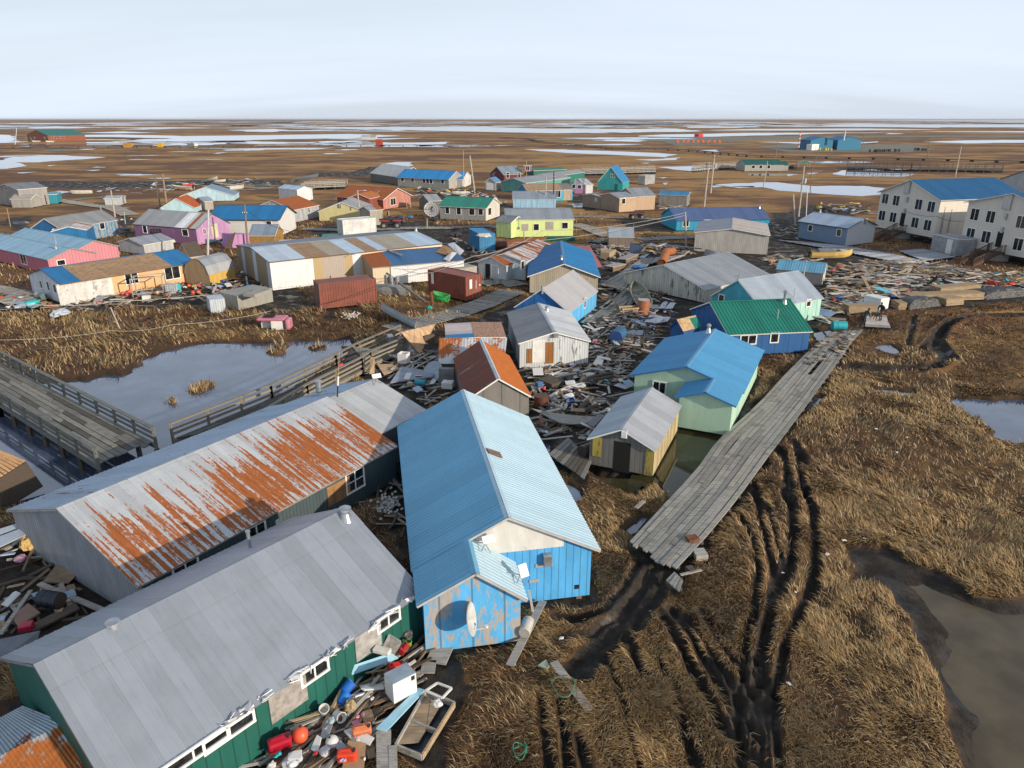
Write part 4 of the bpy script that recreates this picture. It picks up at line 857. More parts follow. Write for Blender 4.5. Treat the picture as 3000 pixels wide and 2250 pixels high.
walkway('deck_section', 'muddy plank deck section lying beside the open doorway of the yellow shed', [tG(860,1392), tG(925,1240)], [tG(565,1195), tG(735,1050)], 0.25,9, mats=[m_deckB, m_deckB, m_dirtA], miss=0.02)
walkway('deck_section', 'grey plank walkway torn loose in front of the streaked grey-white gable, nearest the sky-blue house', [tQ(560,882), tQ(800,660), tQ(1000,445)], [tQ(268,800), tQ(560,620), tQ(850,430)], 0.3,8)
walkway('deck_section', 'grey plank walkway that the upturned skiff lies on', [tQ(330,1330), tQ(700,1080), tQ(830,820)], [tQ(0,1310), tQ(380,1010), tQ(690,785)], 0.28,9, mats=[m_deckA, m_deckB, m_dirtA], miss=0.05)
walkway('deck_section', 'frosted plank deck panel behind the rusty orange pipe', [tQ(900,520), tQ(1020,430)], [tQ(1180,480), tQ(1440,390)], 0.25,8, mats=[PN((0.34,0.36,0.42), 0.8), m_deckA, PN((0.42,0.44,0.5), 0.8)])
walkway('deck_section', 'frosty blue-grey plank walkway below the slate-blue house', [tD(220,1058), tD(600,1120), tD(1000,1200), tD(1300,1262)], [tD(420,1072), tD(760,1105), tD(1150,1170), tD(1420,1232)], 0.2,5, mats=[PN((0.33,0.35,0.40), 0.8), m_deckA, PN((0.40,0.42,0.48), 0.8)], cross=True)
walkway('deck_section', 'frosty plank walkway leading to the grey utility shed', [tD(1200,1145), tD(1400,1225)], [tD(1400,1130), tD(1660,1195)], 0.2,5, mats=[PN((0.33,0.35,0.40), 0.8), m_deckA, PN((0.38,0.40,0.46), 0.8)], cross=True)
walkway('deck_section', 'pale plank landing where the two people walk', [tU(545,765), tU(825,780)], [tU(560,640), tU(780,655)], 0.3,6, mats=[m_deckA, m_deckB, PN((0.52,0.47,0.45), 0.8)])
def path(name, cx, w, z=0.12):
    P = [on_z(p, 0) for p in cx]; Lp, Rp = [], []
    for i, p in enumerate(P):
        d = (P[min(i+1, len(P)-1)] - P[max(i-1,0)]).normalized(); nrm = Vector((-d.y, d.x, 0)); Lp.append(p + nrm*w/2); Rp.append(p - nrm*w/2)
    mb = MB(); strip_deck(mb, Lp, Rp, 6, z, cross=True, th=0.05)
    o = mb.build(name, [m_deckB, m_deckA, m_deckB]); tag(o, None, None, None, 'structure'); return o
for cx, w in (([tC(640,1010), tC(300,985), tB(2030,950), tB(1700,965), tB(1350,968), tB(900,985), tB(500,975)], 2.6),
              ([tC(775,872), tC(1000,878), tC(1240,886), tC(1480,895)], 2.4),([tC(780,935), tC(900,968), tC(1000,1010), tC(1068,1035)], 3.2),
              ([tC(945,1085), tC(1060,1062)], 3.0),([tC(1312,1060), tC(1500,1050), tC(1700,1042), tC(1840,1036)], 3.0),
              ([tA(450,735), tA(620,765), tA(800,790), tA(1000,810)], 3.0),([tA(560,745), tA(700,725), tA(850,715)], 2.2),
              ([tA(1540,690), tA(1800,665), tA(2000,655), tA(2212,640)], 2.5),([tA(1750,600), tA(1950,625)], 2.6),([tA(1980,635), tA(2190,640)], 2.4),
              ([tA(860,780), tA(960,820), tA(1050,860)], 3.5),([tA(250,1560), tA(60,1510), tA(-200,1460)], 4.5),
              ([tF(1240,190), tF(1500,120), tF(1750,60), tF(1960,-10), tB(2212,1480)], 3.2),
              ([tC(30,1420), tC(220,1400), tC(330,1440)], 3.0)):
    path('path', cx, w)
# ---------------------------------------------------------------- railed bridges
def bridge(label, Lpx, Rpx, z, rail=0.95, post=2.4, legs=True, mats=None, rails='LR', n=9, railmat=None, name='footbridge', cross=False, deck=True):
    Lp = [on_z(p, z) for p in Lpx]; Rp = [on_z(p, z) for p in Rpx]
    o = Lp[0].copy(); o.z = 0; root = empty(name, o, 0, label, 'bridge')
    L0 = [Vector((p.x - o.x, p.y - o.y, 0)) for p in Lp]; R0 = [Vector((p.x - o.x, p.y - o.y, 0)) for p in Rp]; Z = Vector((0,0,1))
    rm = railmat or m_grey
    if deck:
        mb = MB(); strip_deck(mb, L0, R0, n, z - 0.06, cross=cross); mb.build('deck_boards', mats or [m_deckA, m_deckB, m_dirtA], root)
    for side, pts, on in (('L', L0, 'L' in rails),('R', R0, 'R' in rails)):
        b = MB()
        for a, c in zip(pts[:-1], pts[1:]):
            Ls = (c-a).length; m = max(1, round(Ls/post))
            b.bar(a + Z*(z - 0.2), c + Z*(z - 0.2), 0.14,0.26)
            if on:
                b.bar(a + Z*(z + rail + 0.02), c + Z*(z + rail + 0.02), 0.26,0.06); b.bar(a + Z*(z + rail*0.62), c + Z*(z + rail*0.62), 0.06,0.16); b.bar(a + Z*(z + rail*0.28), c + Z*(z + rail*0.28), 0.06,0.16)
            for k in range(m+1):
                p = a + (c-a)*k/m
                if on: b.box((p.x-0.07, p.y-0.07, z - 0.35),(p.x+0.07, p.y+0.07, z + rail + 0.045))
                if legs: lg = MB(); lg.box((p.x-0.11, p.y-0.11,-1.2),(p.x+0.11, p.y+0.11, z - 0.36)); lg.build('pile', m_dkwood, root)
        b.build('railing', rm, root)
    FOOT.append([tuple(p.xy) for p in Lp] + [tuple(p.xy) for p in Rp][::-1])
    return root
m_brd = wood_mat((0.17,0.18,0.165), name='damp green-grey timber')
bridge('long damp grey plank bridge with low railings over the flooded pond at the left edge', [tE(795,1275), tE(-20,760), tE(-500,455)], [tE(1262,1102), tE(-20,432), tE(-500,180)], 0.9, mats=[wood_mat((0.30,0.29,0.26)), wood_mat((0.22,0.215,0.195)), wood_mat((0.11,0.105,0.09))], railmat=m_brd)
bridge('narrow walkway between two weathered handrails behind the rusted house, leading to the wreckage', [tE(1400,1062), tF(270,735), tF(790,475), tF(960,385), tF(1310,230)], [tF(160,985), tF(560,730), tF(1000,500), tF(1070,450), tF(1350,330)], 0.45, post=3.0, mats=[m_dirtA, m_dirtA, m_brd], railmat=wood_mat((0.30,0.265,0.21)))
bridge('raised walkway with pale railings far behind the white shed, left of the rusty red roofs', [tB(440,632), tB(860,615)], [tB(430,612), tB(880,598)], 0.9,1.1,2.6, cross=True)
bridge('raised walkway with close-set railings behind the teal A-frame house', [tC(860,515), tC(1150,508), tC(1440,500)], [tC(840,500), tC(1150,492), tC(1430,484)], 0.9,1.4,2.4, cross=True)
bridge('raised walkway with close-set railings leading to the distant green-roofed house', [tC(1745,490), tC(1850,475), tC(2110,464)], [tC(1735,478), tC(1850,462), tC(2110,452)], 0.9,1.4,2.6, cross=True)
bridge('long dark railed walkway crossing the marsh behind the cream two-storey buildings', [tD(780,468), tD(1300,480), tD(2040,490)], [tD(780,455), tD(1300,467), tD(2040,476)], 1.0,1.6,3.0, cross=True, railmat=m_dkwood, mats=[m_dirtA, m_dirtA, m_dkwood])
def lowrun(label, pts, w, h, name='raised_boardwalk', post=9.0):
    P = [on_z(p, 0) for p in pts]; o = P[0].copy(); root = empty(name, o, 0, label, 'boardwalk'); mb = MB()
    for a, b in zip(P[:-1], P[1:]):
        a = a - o; b = b - o; mb.bar(a + Vector((0,0,h)), b + Vector((0,0,h)), w, 0.3)
        m = max(1, int((b-a).length/post))
        for k in range(m): p = a + (b-a)*(k+.5)/m; lg = MB(); lg.bar(p + Vector((0,0,-0.3)), p + Vector((0,0,h-0.15)), w*0.8,0.3); lg.build('trestle', m_dkwood, root)
    mb.build('deck', m_dkwood, root)
lowrun('long dark raised boardwalk zigzagging across the far marsh at right', [tC(160,232), tC(430,245), tC(490,268), tC(850,300), tC(1110,325), tC(1500,330), tC(1750,345), tC(2212,388), tD(700,402), tD(1500,418), tD(2300,440)], 3.0,0.9)
lowrun('low dark boardwalk line across the far marsh in front of the rust-red building', [tA(-100,318), tA(700,310), tA(1400,312), tB(700,300), tB(1500,298), tC(0,296), tC(830,300)], 2.2,0.8)
# ---------------------------------------------------------------- entrance stairs of the two-storey buildings
m_stair = wood_mat((0.11,0.06,0.045))
def stairs(label, top, bot, w, ztop, zland=None):
    T = on_z(top, ztop); Bm = on_z(bot, 0.0); o = Bm.copy(); root = empty('entrance_stairs', o, 0, label, 'stairs')
    a = Vector((0,0,0)); b = Vector((T.x - o.x, T.y - o.y, ztop)); d = Vector((b.x, b.y, 0)).normalized(); s = Vector((-d.y, d.x, 0)); Z = Vector((0,0,1))
    st = MB(); n = max(4, int(ztop/0.18))
    for i in range(n):
        p = a + (b-a)*(i+0.5)/n; st.bar(p - s*w/2, p + s*w/2,0.32,0.05)
    for q in (-1,1): st.bar(a + s*q*w/2, b + s*q*w/2,0.06,0.28)
    st.build('steps', m_stair, root)
    la = MB(); e = b + d*1.6; la.bar(b + Z*-0.06, e + Z*-0.06, w + 0.5,0.12); la.build('landing', m_stair, root)
    for q in (-1,1):
        r = MB(); u0, u1 = a + s*q*w/2, b + s*q*w/2
        r.bar(u0 + Z*1.0, u1 + Z*1.0,0.12,0.08); r.bar(u0 + Z*0.3, u1 + Z*0.3,0.06,0.08)
        m = int((u1-u0).length/0.28)
        for i in range(m+1): p = u0 + (u1-u0)*i/m; r.bar(p + Z*0.1, p + Z*1.0,0.05)
        v0, v1 = b + s*q*(w/2 + 0.2), e + s*q*(w/2 + 0.2); r.bar(v0 + Z*1.0, v1 + Z*1.0,0.12,0.08)
        for i in range(7): p = v0 + (v1-v0)*i/6; r.bar(p, p + Z*1.0,0.05)
        r.build('railing', m_stair, root)
    c = MB(); c.box((b.x-0.2, b.y-0.2,-0.2),(b.x+2.0, b.y+1.8, ztop-0.13)); c.build('concrete_block', PN((0.30,0.29,0.28), 0.9), root)
stairs('dark brown wooden stairs with railings up to the farther cream building', tD(1195,985), tD(1040,1065), 1.6,1.2)
stairs('dark brown wooden stairs with railings at the nearest cream building, at the right edge', tD(1975,1155), tD(1745,1265), 1.7,1.2)
# concrete utility shed between them
HS['util'] = house('shed', 'plain grey concrete utility shed with a white door between the two cream buildings', tD(1450,1142), tD(1475,1012), tD(1680,1055), W=3.0, side=1, hr=None, R=tD(1478,1005), wall=PN((0.30,0.31,0.33), 0.85,0,0.2,1.5, 'concrete'), roof=PN((0.32,0.33,0.35), 0.85), flat=(PN((0.32,0.33,0.35), 0.85),), cat='shed', ov=0.02, og=0.02, skid=False,
    wins=[('A', tD(1605,1115), 0.9,2.0, 'door')])

# crumpled metal along the torn eave of the silver roof
_i = HS['silver']; rg0 = random.Random(4)
for f in (0.06,0.12,0.22,0.30,0.36,0.40,0.47,0.52,0.60,0.66,0.71):
    x = _i['L']*f + rg0.uniform(-.2, .2); mb = MB(); y, z = -0.03, _i['he'] + 0.08
    for k in range(5):
        p = [Vector((x + rg0.uniform(-.28, .28), y + rg0.uniform(-.16, .14), z + rg0.uniform(-.06, .16))) for _ in range(3)]; mb.add(p + [q + Vector((0.01,0.01,0.02)) for q in p], [(0,1,2),(3,5,4),(0,3,4,1),(1,4,5,2),(2,5,3,0)])
    mb.build('torn_edge', PN((0.62,0.63,0.65), 0.4, 0.3), _i['root'])
# ---------------------------------------------------------------- poles and wires
Z = Vector((0,0,1))
def at_depth(px, base):
    n = Vector((base[0], base[1], 0)).normalized(); return on_plane(px, Vector(base), n)
m_pole = wood_mat((0.26,0.20,0.15), name='pole timber', sx=0.6); m_polel = wood_mat((0.52,0.48,0.42), name='bleached pole', sx=0.6); m_metalp = PN((0.55,0.56,0.57), 0.5,0.3,0.1,3, 'painted pole')
POLES = {}
def pole(key, label, b, tp, r=0.15, mat=None, arms=(), tran=False, lamp=False, zb=0.0, cat='utility pole', group=None, name='utility_pole'):
    B = on_z(b, zb); T = at_depth(tp, B); root = empty(name, B, 0, label, cat, group); L = T - B
    mb = MB(); mb.tube(Vector((0,0,-0.3)), L, r, r*0.72, n=10); mb.build('shaft', mat or m_pole, root)
    for f, w in arms:
        p = L*f; a = MB(); a.bar(p + Vector((-w/2,-r-0.05,0)), p + Vector((w/2,-r-0.05,0)), 0.1,0.12)
        a.build('crossarm', m_post, root); q = MB()
        for s in (-0.45,0.0,0.45): q.tube(p + Vector((w*s, -r-0.05,0.06)), p + Vector((w*s, -r-0.05,0.22)), 0.05,0.035, n=6)
        q.build('insulator', m_white, root)
    if tran:
        p = L*0.72; q = MB(); q.tube(p + Vector((r+0.3,0,-0.5)), p + Vector((r+0.3,0,0.45)), 0.28, n=12); q.bar(p, p + Vector((r+0.3,0,0)), 0.08); q.build('transformer', m_galv, root)
    if lamp:
        p = L*0.97; q = MB(); q.tube(p, p + Vector((1.2,-0.2,0.15)), 0.04, n=6); q.box(p + Vector((1.2,-0.32,0.06)), p + Vector((1.75,-0.08,0.2))); q.build('lamp_arm', m_metalp, root)
    POLES[key] = (B, T); return root
pole('p1', 'bare wooden pole, the left one of two leaning together behind the purple house', tA(1300,805), tA(1252,533), 0.2, arms=((0.68,1.3),))
pole('p2', 'tall bare wooden pole, the right one of two behind the purple house', tA(1355,812), tA(1316,525), 0.24, mat=wood_mat((0.33,0.23,0.16), name='pole timber'))
pole('p3', 'white-grey utility pole rising in front of the purple house gable', tA(1680,1230), tA(1688,810), 0.17, mat=m_metalp)
pole('p4', 'dark brown utility pole in front of the white clapboard house', tB(72,1118), tB(45,772), 0.17, arms=((0.8,0.7),))
pole('p5', 'leaning pale utility pole near the small grey box shed at left', tA(932,872), tA(897,655), 0.16, mat=m_polel)
pole('p6', 'tall pale pole right of the long blue-roofed building', tB(1912,680), tB(1870,375), 0.24, mat=m_polel)
pole('p7', 'thin yellow antenna mast in front of the long blue-roofed building', tB(1822,640), tB(1818,335), 0.09, mat=PN((0.5,0.36,0.12)), cat='mast', name='antenna_mast')
pole('p8', 'street light on a pale pole beside the pale yellow house', tB(985,895), tB(960,655), 0.16, mat=m_polel, lamp=True, cat='street light', name='street_light')
pole('p9', 'pale pole standing behind the powder-blue shed', tV(1232,800), tV(1252,380), 0.2, mat=m_polel)
pole('p10', 'dark brown pole with a crossarm in front of the powder-blue shed', tV(1355,798), tV(1360,310), 0.2, arms=((0.86,0.8),), mat=wood_mat((0.15,0.08,0.06)))
pole('p11', 'tall utility pole with crossarms right of the grey shed, the nearer of the pair', tC(1832,790), tC(1872,432), 0.2, mat=m_polel, arms=((0.97,2.0),))
pole('p12', 'tall utility pole with crossarm and transformer, farther of the pair right of the grey shed', tC(1885,680), tC(1918,368), 0.22, mat=m_polel, arms=((0.94,2.2),), tran=True)
pole('p13', 'leaning brown utility pole in front of the long cyan house', tC(1690,1110), tC(1680,830), 0.17, mat=m_polel, zb=0)
pole('p14', 'short pale post beside the slate-blue house', tD(360,945), tD(342,688), 0.2, mat=m_polel)
pole('p15', 'tall utility pole with a transformer behind the slate-blue house', tD(385,870), tD(432,462), 0.18, mat=m_polel, arms=((0.66,1.0),), tran=True)
pole('p16', 'slim white pole next to the chimney end of the slate-blue house', tD(448,865), tD(458,622), 0.1, mat=m_metalp)
pole('p17', 'slim pole standing in the snowy-looking pond shore at right', tD(100,635), tD(135,420), 0.14, mat=m_polel)
pole('p18', 'leaning pole by the small green canopy', tD(480,555), tD(545,332), 0.17, mat=m_pole)
pole('p19', 'tall pale pole behind the blue ridge of the left cream building', tD(1655,548), tD(1705,296), 0.2, mat=m_polel)
pole('p20', 'far pole left of the row of dark fuel drums', tD(900,342), tD(918,198), 0.25, mat=m_pole)
pole('p21', 'far pole right of the row of dark fuel drums', tD(1432,402), tD(1448,232), 0.2, mat=m_pole)
pole('p22', 'far slim pole left of the striped mast', tD(198,402), tD(218,258), 0.2, mat=m_pole)
pole('p23', 'thin white pole at the distant rust-red building', tA(122,285), tA(135,152), 0.3, mat=m_metalp)
pole('p24', 'thin reed-like pole beside the pink house at far left', tA(85,950), tA(55,800), 0.07, mat=m_tan)
pole('p25', 'road-sign post with a round pale disc left of the purple house', tA(1015,930), tA(1005,830), 0.06, mat=m_metalp, cat='sign post', name='sign_post')
pole('p26', 'short thin pole by the brown box shed', tC(1262,1005), tC(1262,920), 0.07)
pole('p27', 'slim post beside the walkway at the right end of the lime house', tC(798,1005), tC(798,868), 0.06)
pole('p28', 'slim white antenna mast on the middle cluster behind the powder-blue shed', tV(975,440), tV(973,148), 0.09, mat=PN((0.5,0.36,0.12)), cat='mast', name='antenna_mast')
pole('p29', 'short post standing in front of the lime house wall', tC(375,1085), tC(373,980), 0.12, mat=m_grey)
# striped mast
_B = on_z(tD(385,328)); _T = at_depth(tD(402,178), _B); _r = empty('striped_mast', _B, 0, 'red and white striped mast beside the left teal hangar', 'mast'); _L = _T - _B
for _c, _m in ((0, PN((0.55,0.06,0.03))),(1, m_white)):
    mb = MB()
    for k in range(_c, 9,2): mb.tube(_L*(k/9), _L*((k+1)/9), 0.4, n=8)
    mb.build('mast_band', _m, _r)
# snapped pole with transformers, leaning in front of the white store building
_a = on_z(tB(1545,1570)); _b = at_depth(tB(1195,1330), on_z(tB(1320,1490))); _r = empty('snapped_pole', _a, 0, 'snapped utility pole leaning with grey transformers in front of the white store building', 'utility pole'); mb = MB()
mb.tube((0,0,-0.2), _b - _a, 0.17,0.14, n=10); mb.build('shaft', wood_mat((0.2,0.17,0.16)), _r)
for k, (f, dx) in enumerate(((0.80,-0.35),(0.86,-0.6),(0.79,0.25))):
    q = (_b - _a)*f + Vector((dx, -0.25,-0.5)); mb = MB(); mb.tube(q, q + Z*0.8,0.26, n=14); mb.tube(q + Z*0.8, q + Z*0.95,0.1, n=8); mb.bar(q + Z*0.5,(_b - _a)*f, 0.07); mb.build('transformer', m_galv, _r)
_q = (_b - _a)*0.9; mb = MB(); mb.bar(_q, _q + Z*1.7,0.12,0.1); mb.build('crossarm', m_post, _r)
# broken stump poles
pole('s1', 'broken tarred pole stump leaning on the grassy bank left of the pond', tE(905,165), tE(855,-30), 0.17, mat=m_dkwood, cat='post', name='post')
pole('s2', 'thin pale pole leaning beside the broken tarred stump', tE(975,172), tE(895,0), 0.08, mat=m_polel, cat='post', name='post')
pole('s3', 'rusty red post stump beside the bright green bin', tB(1568,1600), tB(1556,1480), 0.22, mat=m_rust, cat='post', name='post')
def wire(label, pts, sag=0.5, r=0.018, n=14, mat=None):
    mb = MB()
    for a, b in zip(pts[:-1], pts[1:]):
        a = Vector(a); b = Vector(b); q = [a + (b-a)*(k/n) - Z*sag*4*(k/n)*(1-k/n) for k in range(n+1)]; mb.path(q, r, 5)
    o = mb.build('power_line', mat or m_black); return tag(o, label, 'cable')
top = lambda k, f=0.97: POLES[k][0] + (POLES[k][1] - POLES[k][0])*f
wire('power cable sagging from the leaning pole of the cyan house toward the lower left', [top('p13'), on_z(tC(520,985), 3.3), on_z(tB(1900,1190), 4.0), on_z(tB(1250,1290), 3.0)], 0.6,0.035, mat=PN((0.35,0.33,0.3)))
wire('second power cable running low over the lime house toward the store building', [top('p13', 0.9), on_z(tC(300,1080), 3.0), on_z(tB(1700,1270), 3.6), on_z(tB(1330,1300), 3.0)], 0.6,0.035, mat=PN((0.35,0.33,0.3)))
wire('drooping cable between the two tall utility poles beyond the cyan house', [top('p13'), top('p11', 0.9), top('p12', 0.9)], 0.8,0.03)
wire('power cable from the dark pole past the white clapboard house to the striped warehouse roof', [top('p4', 0.9), on_z(tB(400,985), 2.5), on_z(tB(940,1180), 3.4)], 0.5,0.03)
wire('slack cable hanging from the snapped pole down into the grass by the pond', [on_z(tB(1250,1400), 2.6), on_z(tB(560,1600), 0.9), on_z(tE(1500,200), 0.5), on_z(tE(200,350), 0.4)], 0.3,0.025)
wire('pale cable stretched across the mud in front of the peach house', [on_z(tB(600,1415), 1.2), on_z(tA(900,1560), 0.7), on_z(tA(500,1585), 0.5), on_z(tA(-100,1545), 1.0)], 0.2,0.025, mat=PN((0.5,0.48,0.42)))
wire('pale cable stretched along the grassy bank left of the pond', [on_z(tF(260,30), 0.9), on_z(tE(1400,140), 0.8), on_z(tE(900,190), 0.7), on_z(tE(-100,265), 0.9)], 0.25,0.02, mat=PN((0.4,0.38,0.33)))
wire('looped service cable hanging along the front of the two cream buildings', [on_z(tD(1240,820), 5.0), on_z(tD(1500,866), 5.0), on_z(tD(1730,905), 4.6)], 0.3,0.03)
# ---------------------------------------------------------------- shipping containers
def container(label, B, Edge, col, L=6.06, Wd=2.44, h=2.59, side=None, end='near', wear=0.25, z0=0.05, wearcol=(0.25,0.1,0.05), patches=()):
    O = on_z(B, z0); P = on_z(Edge, z0); ux = Vector((P.x-O.x, P.y-O.y, 0)).normalized(); uy = Vector((-ux.y, ux.x, 0))
    if uy.y < 0: uy = -uy
    fr = Frame(O, ux, uy); root = bpy.data.objects.new('shipping_container', None); COL.objects.link(root); root.matrix_world = fr.M(); tag(root, label, 'container')
    m = PN(col, 0.55,0.0,0.18,0.8, 'container paint', wear, wearcol); X = Vector((1,0,0)); Y = Vector((0,1,0))
    b = MB(); b.box((0.06,0.06,0.12),(L-0.06,Wd-0.06,h-0.06))
    n = int(L/0.28)
    for k in range(n):
        x = 0.1 + (L-0.3)*k/n
        for y0, y1 in ((0.02,0.058),(Wd-0.058, Wd-0.02)): b.box((x, y0,0.16),(x+0.14, y1, h-0.1))
    n = int(Wd/0.28)
    for k in range(n): y = 0.1 + (Wd-0.3)*k/n; b.box((L-0.058, y, 0.16),(L-0.02, y+0.14, h-0.1))
    b.build('body', m, root)
    f = MB()
    for x in (0, L-0.12):
        for y in (0, Wd-0.12): f.box((x, y, 0),(x+0.12, y+0.12, h))
    for y in (0, Wd-0.1):
        f.box((0.12, y, 0),(L-0.12, y+0.1,0.15)); f.box((0.12, y, h-0.09),(L-0.12, y+0.1, h-0.002))
    for x in (0, L-0.1):
        f.box((x, 0.12,0),(x+0.1, Wd-0.12,0.15)); f.box((x, 0.12, h-0.09),(x+0.1, Wd-0.12, h-0.002))
    f.build('frame', m, root)
    for k in range(2):
        d = MB(); y0 = 0.13 + k*(Wd-0.26)/2; d.box((0.015, y0+0.01,0.16),(0.055, y0 + (Wd-0.26)/2 - 0.01, h-0.1)); dd = d.build('door', m, root)
        q = MB()
        for s in (0.3,0.75): yy = y0 + s*(Wd-0.26)/2; q.tube((-0.02, yy, 0.2),(-0.02, yy, h-0.15), 0.025, n=6)
        q.build('lock_rod', m_galv, dd)
    for (face, u0, u1, v0, v1, c) in patches:
        q = MB()
        if face == 'long': q.box((u0,0.005, v0),(u1,0.018, v1))
        else: q.box((-0.005, u0, v0),(0.012, u1, v1))
        q.build('painted_patch', PN(c, 0.6), root)
    FOOT.append([tuple(fr.world(x, y, 0).xy) for x, y in ((-.1,-.1),(L+.1,-.1),(L+.1,Wd+.1),(-.1,Wd+.1))])
    return root, fr
RED = (0.20,0.055,0.035)
container('rust-red shipping container with its long side facing the pond, left of the snapped pole', tB(662,1618), tB(1042,1575), RED, wear=0.3, wearcol=(0.30,0.07,0.03))
_r, _f = container('red-brown shipping container with white sign panels, standing right of the snapped pole', tB(1840,1552), tB(1578,1492),(0.235,0.065,0.04), wear=0.08)
for (w_, a, b, c_, d_) in (('L', 5.1,5.5,1.1,2.3),('E', 0.55,0.95,1.2,2.2),('E', 1.5,1.6,1.1,2.0),('E', 2.05,2.2,1.3,1.5)):
    q = MB(); q.box((a, -0.004, c_),(b, 0.014, d_)) if w_ == 'L' else q.box((-0.03, a, c_),(-0.012, b, d_)); q.build('sign_panel', m_white, _r)
container('dirty white shipping container with rust-stained edges in front of the pale yellow house', tB(848,1028), tB(1105,1003),(0.60,0.61,0.61), wear=0.18, wearcol=(0.36,0.24,0.18))
_r, _f = container('bright blue shipping container with peeling white doors and rubbish heaped on top', tB(1950,1155), tB(1870,1105),(0.02,0.20,0.42), wear=0.2, wearcol=(0.45,0.55,0.60), L=6.06, Wd=2.44)
container('far pale grey container on the marsh behind the tan plywood house', tC(1352,612), tC(1440,600),(0.38,0.39,0.40), L=6.0, wear=0.1)
container('tiny white container far off on the marsh at left', tA(1520,306), tA(1608,312),(0.62,0.62,0.60), L=12.0, wear=0.0)
container('tiny orange-yellow box container far off on the marsh at left', tA(1000,311), tA(1052,311),(0.45,0.24,0.05), L=6.0, h=3.0, wear=0.0)
container('tiny red container standing far off beside the thin pond', tB(1108,289), tB(1147,289),(0.40,0.06,0.03), L=5.0, h=4.0, wear=0.0)
# ---------------------------------------------------------------- barrel-roofed yellow shed
_fr, _L, _W, _he, _hr = solve(tA(1708,1428), tA(1692,1345), tA(1900,1290), tA(1625,1212), side=1)
_r = bpy.data.objects.new('shed', None); COL.objects.link(_r); _r.matrix_world = _fr.M(); tag(_r, 'yellow barn-shaped shed with a rounded grey metal roof at the end of the peach house', 'shed')
_L = max(_L, 4.2); _W = max(_W, 3.6); _he = max(1.1, _he); _hr = max(_he + 1.3, _hr)
_pr = [(0,0),(0, _he),(_W*0.10, _he + (_hr-_he)*0.55),(_W*0.30, _he + (_hr-_he)*0.92),(_W*0.5, _hr),(_W*0.7, _he + (_hr-_he)*0.92),(_W*0.9, _he + (_hr-_he)*0.55),(_W, _he),(_W, 0)]
mb = MB(); mb.rings([[Vector((0, y, z)) for y, z in _pr], [Vector((_L, y, z)) for y, z in _pr]]); mb.build('wall', [WL((0.58,0.38,0.10), 0.12,(0.35,0.26,0.14), groove=0)], _r)
mb = MB(); 
for (y0, z0),(y1, z1) in zip(_pr[1:-2], _pr[2:-1]): panel(mb, Vector((-0.12, y0, z0 + 0.03)), Vector((1,0,0)), _L + 0.24, Vector((0, y1-y0, z1-z0)), 0.25,0.012)
mb.build('roof', r_galv, _r); mb = MB(); mb.rings([[Vector((-0.03, y, z)) for y, z in _pr], [Vector((-0.004, y, z)) for y, z in _pr]]); mb.build('gable_panel', WL((0.30,0.21,0.12), 0.35,(0.2,0.17,0.13), groove=0), _r)
FOOT.append([tuple(_fr.world(x, y, 0).xy) for x, y in ((0,0),(_L,0),(_L,_W),(0,_W))])
